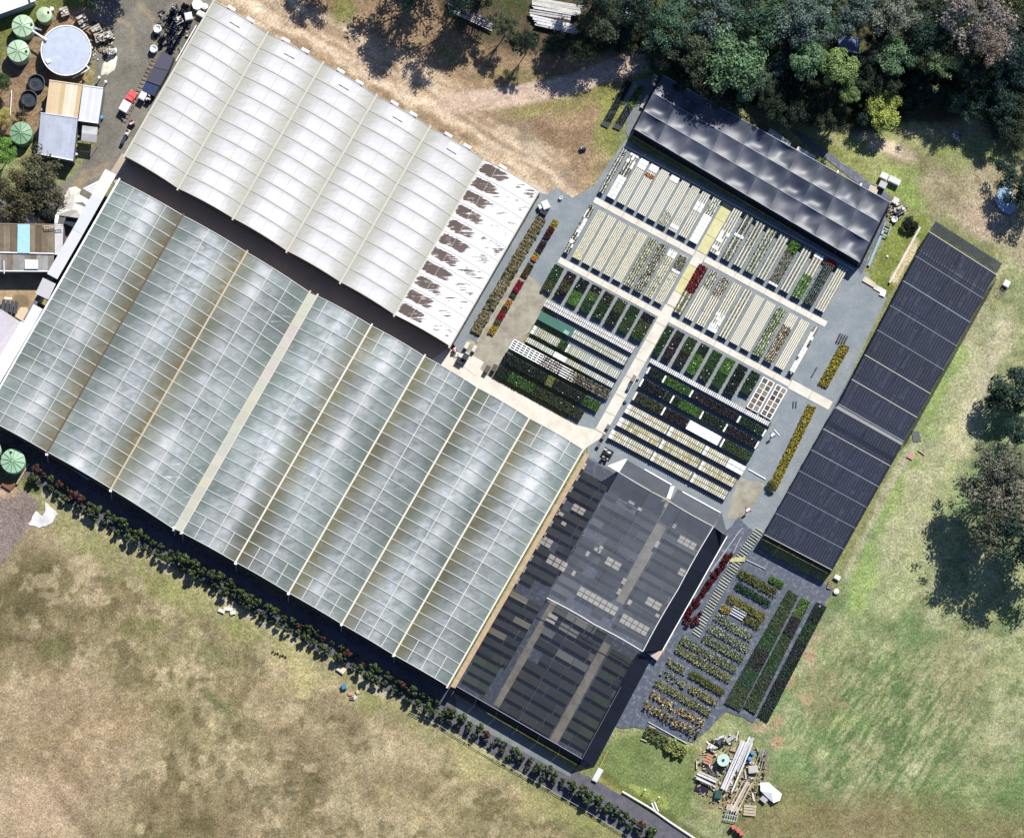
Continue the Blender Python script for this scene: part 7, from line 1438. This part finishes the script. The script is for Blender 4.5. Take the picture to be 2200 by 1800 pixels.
for dx in (0, 9): part('rail', MB().bar(W(1352+dx, 0, .8), W(1338+dx, 54, .8), .14), M_METAL, t, C(150, 170, 204))
for k in range(5): part('rung', MB().bar(W(1350-k*3, 8+k*10, .8), W(1359-k*3, 10+k*10, .8), .1), M_METAL, t, C(150, 170, 204))
# oddments in the east paddock
crate('pink square slab lying in the grass right of the longest shade house', 1957, 979, 14, 14, .15, -.5, (206, 160, 146), slat=False, name='paving_slab', cat='slab'); solo('pink_beam', 'pinkish beam in the grass beside the pink slab', 'beam', MB().bar(W(1973, 967, .1), W(1987, 977, .1), .15), M_WOOD, C(220, 180, 160)); solo('grey_sheet', 'dark grey square sheet on the grass above the pink slab', 'sheet', MB().prism([W(1958, 926, .05), W(1974, 926, .05), W(1980, 948, .05), W(1962, 950, .05)], 0, .05), M_RUB, C(90, 96, 92))
crate('white box beside the ladder at the right edge', 2163, 609, 13, 14, .7, -.5, (240, 240, 240), slat=False, name='box', cat='box'); ld = thing('ladder', 'steel ladder lying in the grass at the right edge', 'ladder', W(2150, 628, 0))
for a, b in (((2160, 612), (2141, 634)), ((2166, 618), (2147, 641))): part('ladder_rail', MB().bar(W(*a, .25), W(*b, .25), .07), M_METAL, ld, C(110, 110, 104))
for k in range(6): part('rung', MB().bar(W(2160-k*3.6, 612+k*4.3, .25), W(2166-k*3.6, 618+k*4.3, .25), .06), M_METAL, ld, C(110, 110, 104))
crate('white basin by the lower corner of the longest shade house', 1799, 1240, 13, 10, .5, -.5, (240, 240, 236), slat=False, name='basin', cat='basin'); crate('small slatted crate below the white basin', 1783, 1256, 10, 18, .3, -.3, (150, 140, 110), name='crate', cat='crate'); bulkbag('pale plastic bag on the grass at the corner of the longest shade house', 1797, 1270, 6, .4, hollow=False); crate('small white box at the end of the rightmost ground-cover row', 1760, 1302, 7, 5, .3, .4, (240, 240, 240), slat=False, name='box', cat='box')
# dry field oddments
crate('cream foam box lying beside the hedge', 733, 1438, 18, 13, .35, -.6, (244, 230, 204), slat=False, name='foam_box', cat='box'); crate('small bright blue crate on the dry field', 739, 1475, 11, 10, .6, .2, (70, 140, 190), slat=False, name='blue_crate', cat='crate')
for k, (x, y, c) in enumerate(((752, 1490, (220, 170, 150)), (762, 1498, (230, 222, 210)), (768, 1486, (224, 200, 180)), (756, 1500, (120, 100, 96)))): crate('scrap of %s sheet in the litter group near the blue crate' % ['pink', 'white', 'tan', 'brown'][k], x, y, 9, 7, .15, k, c, slat=False, name='scrap_sheet', cat='scrap')
for k, (x, y, l) in enumerate(((476, 1312, 14), (490, 1308, 20), (500, 1316, 12))): crate('off-white board scrap beside the hedge, %s of three' % ORD[k], x, y, l, 8, .2, -.4+k*.3, (246, 240, 226), slat=False, name='board_scrap', cat='scrap')
for k in range(6): crate('charred timber scrap on the dry field, %s from the left' % ORD[k], 586+k*5.5, 1400+k*2.2+random.uniform(-2, 2), 5, 3, .15, random.random()*3, (60, 54, 44), slat=False, name='timber_scrap', cat='scrap')
solo('lime_slab', 'irregular white lime slab at the upper left corner of the dry field', 'slab', MB().prism([W(x, y, .06) for x, y in jag([(96, 1078), (104, 1082), (124, 1104), (110, 1124), (84, 1134), (60, 1126), (76, 1098), (92, 1108), (98, 1096)], 1.5, 6, 4)], -.1, .06), M_CONC, C(240, 238, 236))
solo('rusty_sheet', 'rust brown sheet below the dark-ribbed tank', 'sheet', MB().prism([W(14, 1024, .4), W(34, 1040, .4), W(22, 1054, .4), W(2, 1042, .4)], .3, .4), M_RUST, C(140, 96, 62)); solo('log_pile', 'pale log leaning beside the dark-ribbed tank', 'log', MB().tube(W(60, 996, .3), W(36, 1040, .3), .25, .16, 8), M_WOOD, C(196, 180, 146))
# ------------------------------------------------------------------ scrap pile, lower right
tank('round pale aqua cistern lid with a black hole in the scrap pile', 1554, 1632, 13.5, 1.3, C(200, 226, 212), ribs=0, cone=.06, hatch=(0, .01))
timber('long stack of white roofing sheets running through the scrap pile', 1592, 1590, -46, 104, 7, 3.6, 1.0, .7, [(238, 236, 234), (222, 220, 222), (244, 242, 240)], .3); timber('second bundle of pale sheets on the right of the long stack', 1612, 1582, -28, 70, 3, 3, 1.5, .6, wc_, .3)
timber('tan board stack low in the scrap pile', 1598, 1676, -34, 66, 6, 4, 1.0, .5, [(222, 206, 184), (206, 190, 166), (234, 224, 206)], .28); timber('white cylinders lying left in the scrap pile', 1500, 1656, 42, 20, 4, -2, 5, .5, [(240, 240, 240), (216, 210, 196)], .3)
timber('dark poles left of the aqua cistern', 1518, 1644, 22, 26, 4, -2, 3, .3, [(70, 72, 78), (110, 110, 112)], .16); timber('bundle of pale sticks right of the blue drums', 1640, 1606, -12, 40, 5, 4, 1, .4, [(190, 184, 160), (150, 148, 130)], .14)
crate('charcoal burnt board lying left of the white cylinders', 1508, 1694, 30, 18, .1, -.35, (44, 40, 50), slat=False, name='burnt_board', cat='board', mat=M_WOOD); crate('dark green box at the foot of the long white stack', 1543, 1706, 15, 18, .6, -.15, (36, 92, 84), slat=False, name='green_box', cat='box')
for x, y, lb in ((1617, 1617, 'upper'), (1611, 1629, 'lower')):
    p = W(x, y, 1); t = thing('blue_drum', '%s blue plastic drum in the scrap pile' % lb, 'drum', (p.x, p.y, 0)); part('drum_body', MB().lathe((p.x, p.y, 0), [(.3, 0), (.32, .3), (.3, .32), (.32, .6), (.31, .95), (.24, 1.0)], 16), M_PLAST, t, C(80, 150, 220)); part('bung', MB().lathe((p.x+.12, p.y, 1.0), [(.05, 0), (.05, .05)], 8), M_PLAST, t, C(220, 230, 240))
crate('terracotta brick stack in the scrap pile', 1522, 1630, 14, 24, .7, -.4, (214, 150, 124), name='brick_stack', cat='bricks', slat=True); crate('white scrap heap above the bricks', 1530, 1606, 20, 14, .6, -.5, (240, 236, 224), name='scrap_pile', cat='scrap', tops=6, topc=wt); crate('grey and black pot heap at the top of the scrap pile', 1548, 1594, 16, 14, .7, .4, (60, 66, 76), name='pot_heap', cat='pots', tops=6, topc=[(40, 44, 52), (90, 96, 104)], slat=False)
crate('grey tube bundle at the top of the scrap pile', 1570, 1586, 22, 8, .6, .6, (206, 204, 206), name='tube_bundle', cat='pipes'); crate('pale bent sheet on the right side of the scrap pile', 1618, 1652, 20, 16, .7, .1, (214, 204, 192), slat=False, name='bent_sheet', cat='sheet'); crate('grey pallet heap on the upper right of the scrap pile', 1640, 1622, 16, 24, .4, -.3, (160, 156, 144), name='pallet_heap', cat='pallet', tops=4, topc=wt)
crate('corrugated tan slab right of the lattice crate', 1611, 1740, 27, 24, .25, -.1, (208, 196, 168), name='corrugated_slab', cat='slab'); lc = thing('lattice_crate', 'open lattice steel crate at the foot of the scrap pile', 'crate', W(1570, 1738, 0))
for k in range(6): part('bar', MB().bar(W(1562+k*5, 1738+k*1.0, .5), W(1556+k*5, 1760+k*1.2, .5), .08), M_METAL, lc, C(196, 206, 206))
for k in range(3): part('bar', MB().bar(W(1559-k*3, 1736+k*11, .52), W(1586-k*3, 1742+k*11, .52), .1), M_METAL, lc, C(206, 210, 204))
part('back_box', MB().prism([W(1562, 1726, .5), W(1586, 1732, .5), W(1584, 1742, .5), W(1560, 1736, .5)], 0, .5), M_PLAST, lc, C(206, 190, 166))
for k, (x, y, l, w_, a) in enumerate(((1576, 1776, 9, 9, .4), (1586, 1783, 9, 9, .5), (1593, 1790, 9, 8, .3))): crate('%s red plastic seat in the row of three at the bottom edge' % ORD[k], x, y, l, w_, 1.1, a, (226, 120, 110), slat=False, name='plastic_chair', cat='chair')
t = thing('white_cover', 'bright white crumpled cover sheet right of the scrap pile', 'cover', W(1656, 1700, 0)); ring_ = [(1634, 1680), (1652, 1680), (1662, 1690), (1680, 1705), (1676, 1718), (1662, 1724), (1650, 1714), (1634, 1698)]; mb = MB(); c0 = (1658, 1702)
for k in range(8): mb.poly([W(*c0, 1.0), W(*ring_[k], .5+.3*(k % 2)), W(*ring_[(k+1) % 8], .5+.3*((k+1) % 2))])
part('sheet', mb, M_PLAST, t, (.79, .79, .79)); crate('grey tub beside the white crumpled cover', 1641, 1717, 15, 11, .5, -.7, (196, 192, 196), slat=False, name='tub', cat='tub')
crate('white plank at the lowest corner of the see-through shade house', 1284, 1664, 12, 30, .5, -.5, (240, 240, 240), slat=False, name='white_plank', cat='plank'); solo('yellow_rail', 'thin yellow rail at the corner of the see-through shade house', 'rail', MB().bar(W(1306, 1612, .5), W(1286, 1652, .5), .08), M_CLEAN, C(214, 190, 90))
solo('long_pipe', 'long white pipe running to the bottom edge beside the hedge', 'pipe', (lambda m: [m.tube(W(*a, .25), W(*b, .25), .17, n=8) for a, b in (((1337, 1700), (1398, 1736)), ((1398, 1736), (1440, 1766)), ((1440, 1766), (1500, 1806)))] and m)(MB()), M_PLAST, C(240, 234, 214)); solo('pipe_elbow', 'pair of short white pipes crossing the long white pipe', 'pipe', MB().tube(W(1400, 1724, .4), W(1408, 1742, .4), .1).tube(W(1406, 1722, .4), (W(1414, 1742, .4)), .1), M_CLEAN, WHITE)
for x, y, lb in ((1386, 1696, 'left'), (1416, 1712, 'right')):
    p = W(x, y, 1); t = thing('marker_post', '%s white-topped marker post in the lime grass' % lb, 'post', (p.x, p.y, 0)); part('post', MB().tube((p.x, p.y, 0), (p.x, p.y, 1), .06), M_WOOD, t, (.2, .15, .1)); part('cap', MB().lathe((p.x, p.y, 1), [(.15, 0), (.1, .1)], 8), M_CLEAN, t, WHITE)

# fine litter too small and jumbled to count
def litter(name, label, cx, cy, rx, ry, n, pal, seed, smax=.55):
    r = random.Random(seed); mb = MB()
    for _ in range(n):
        a, q = r.uniform(0, 6.283), math.sqrt(r.random()); p = W(cx+rx*q*math.cos(a), cy+ry*q*math.sin(a), 0)
        l = r.uniform(.12, smax)*(3 if r.random() < .22 else 1); mb.box((p.x, p.y, .01), l, r.uniform(.06, .3), r.uniform(.03, .35), r.uniform(0, 3.14), C(*r.choice(pal)))
    o = solo(name, label, 'litter', mb, M_ATTR, kind='stuff')
pal_ = [(236, 232, 222), (206, 200, 188), (160, 152, 140), (90, 88, 86), (60, 58, 58), (190, 160, 130), (226, 214, 190)]
litter('scrap_litter', 'small loose scraps strewn through the scrap pile', 1572, 1660, 78, 84, 300, pal_, 1)
litter('scrap_litter', 'small loose scraps around the loaded pallets of the yard', 205, 88, 40, 44, 110, pal_, 2, .4)
litter('scrap_litter', 'small loose clutter above the corrugated shed', 78, 470, 46, 16, 110, pal_+[(170, 60, 56)], 3, .4)
litter('scrap_litter', 'small loose clutter round the black pot stacks', 370, 66, 40, 56, 120, [(34, 44, 70), (60, 66, 84), (200, 190, 176), (130, 116, 100)], 4, .4)
litter('scrap_litter', 'small clutter above the garden strip', 1925, 450, 26, 20, 60, pal_, 5, .35)
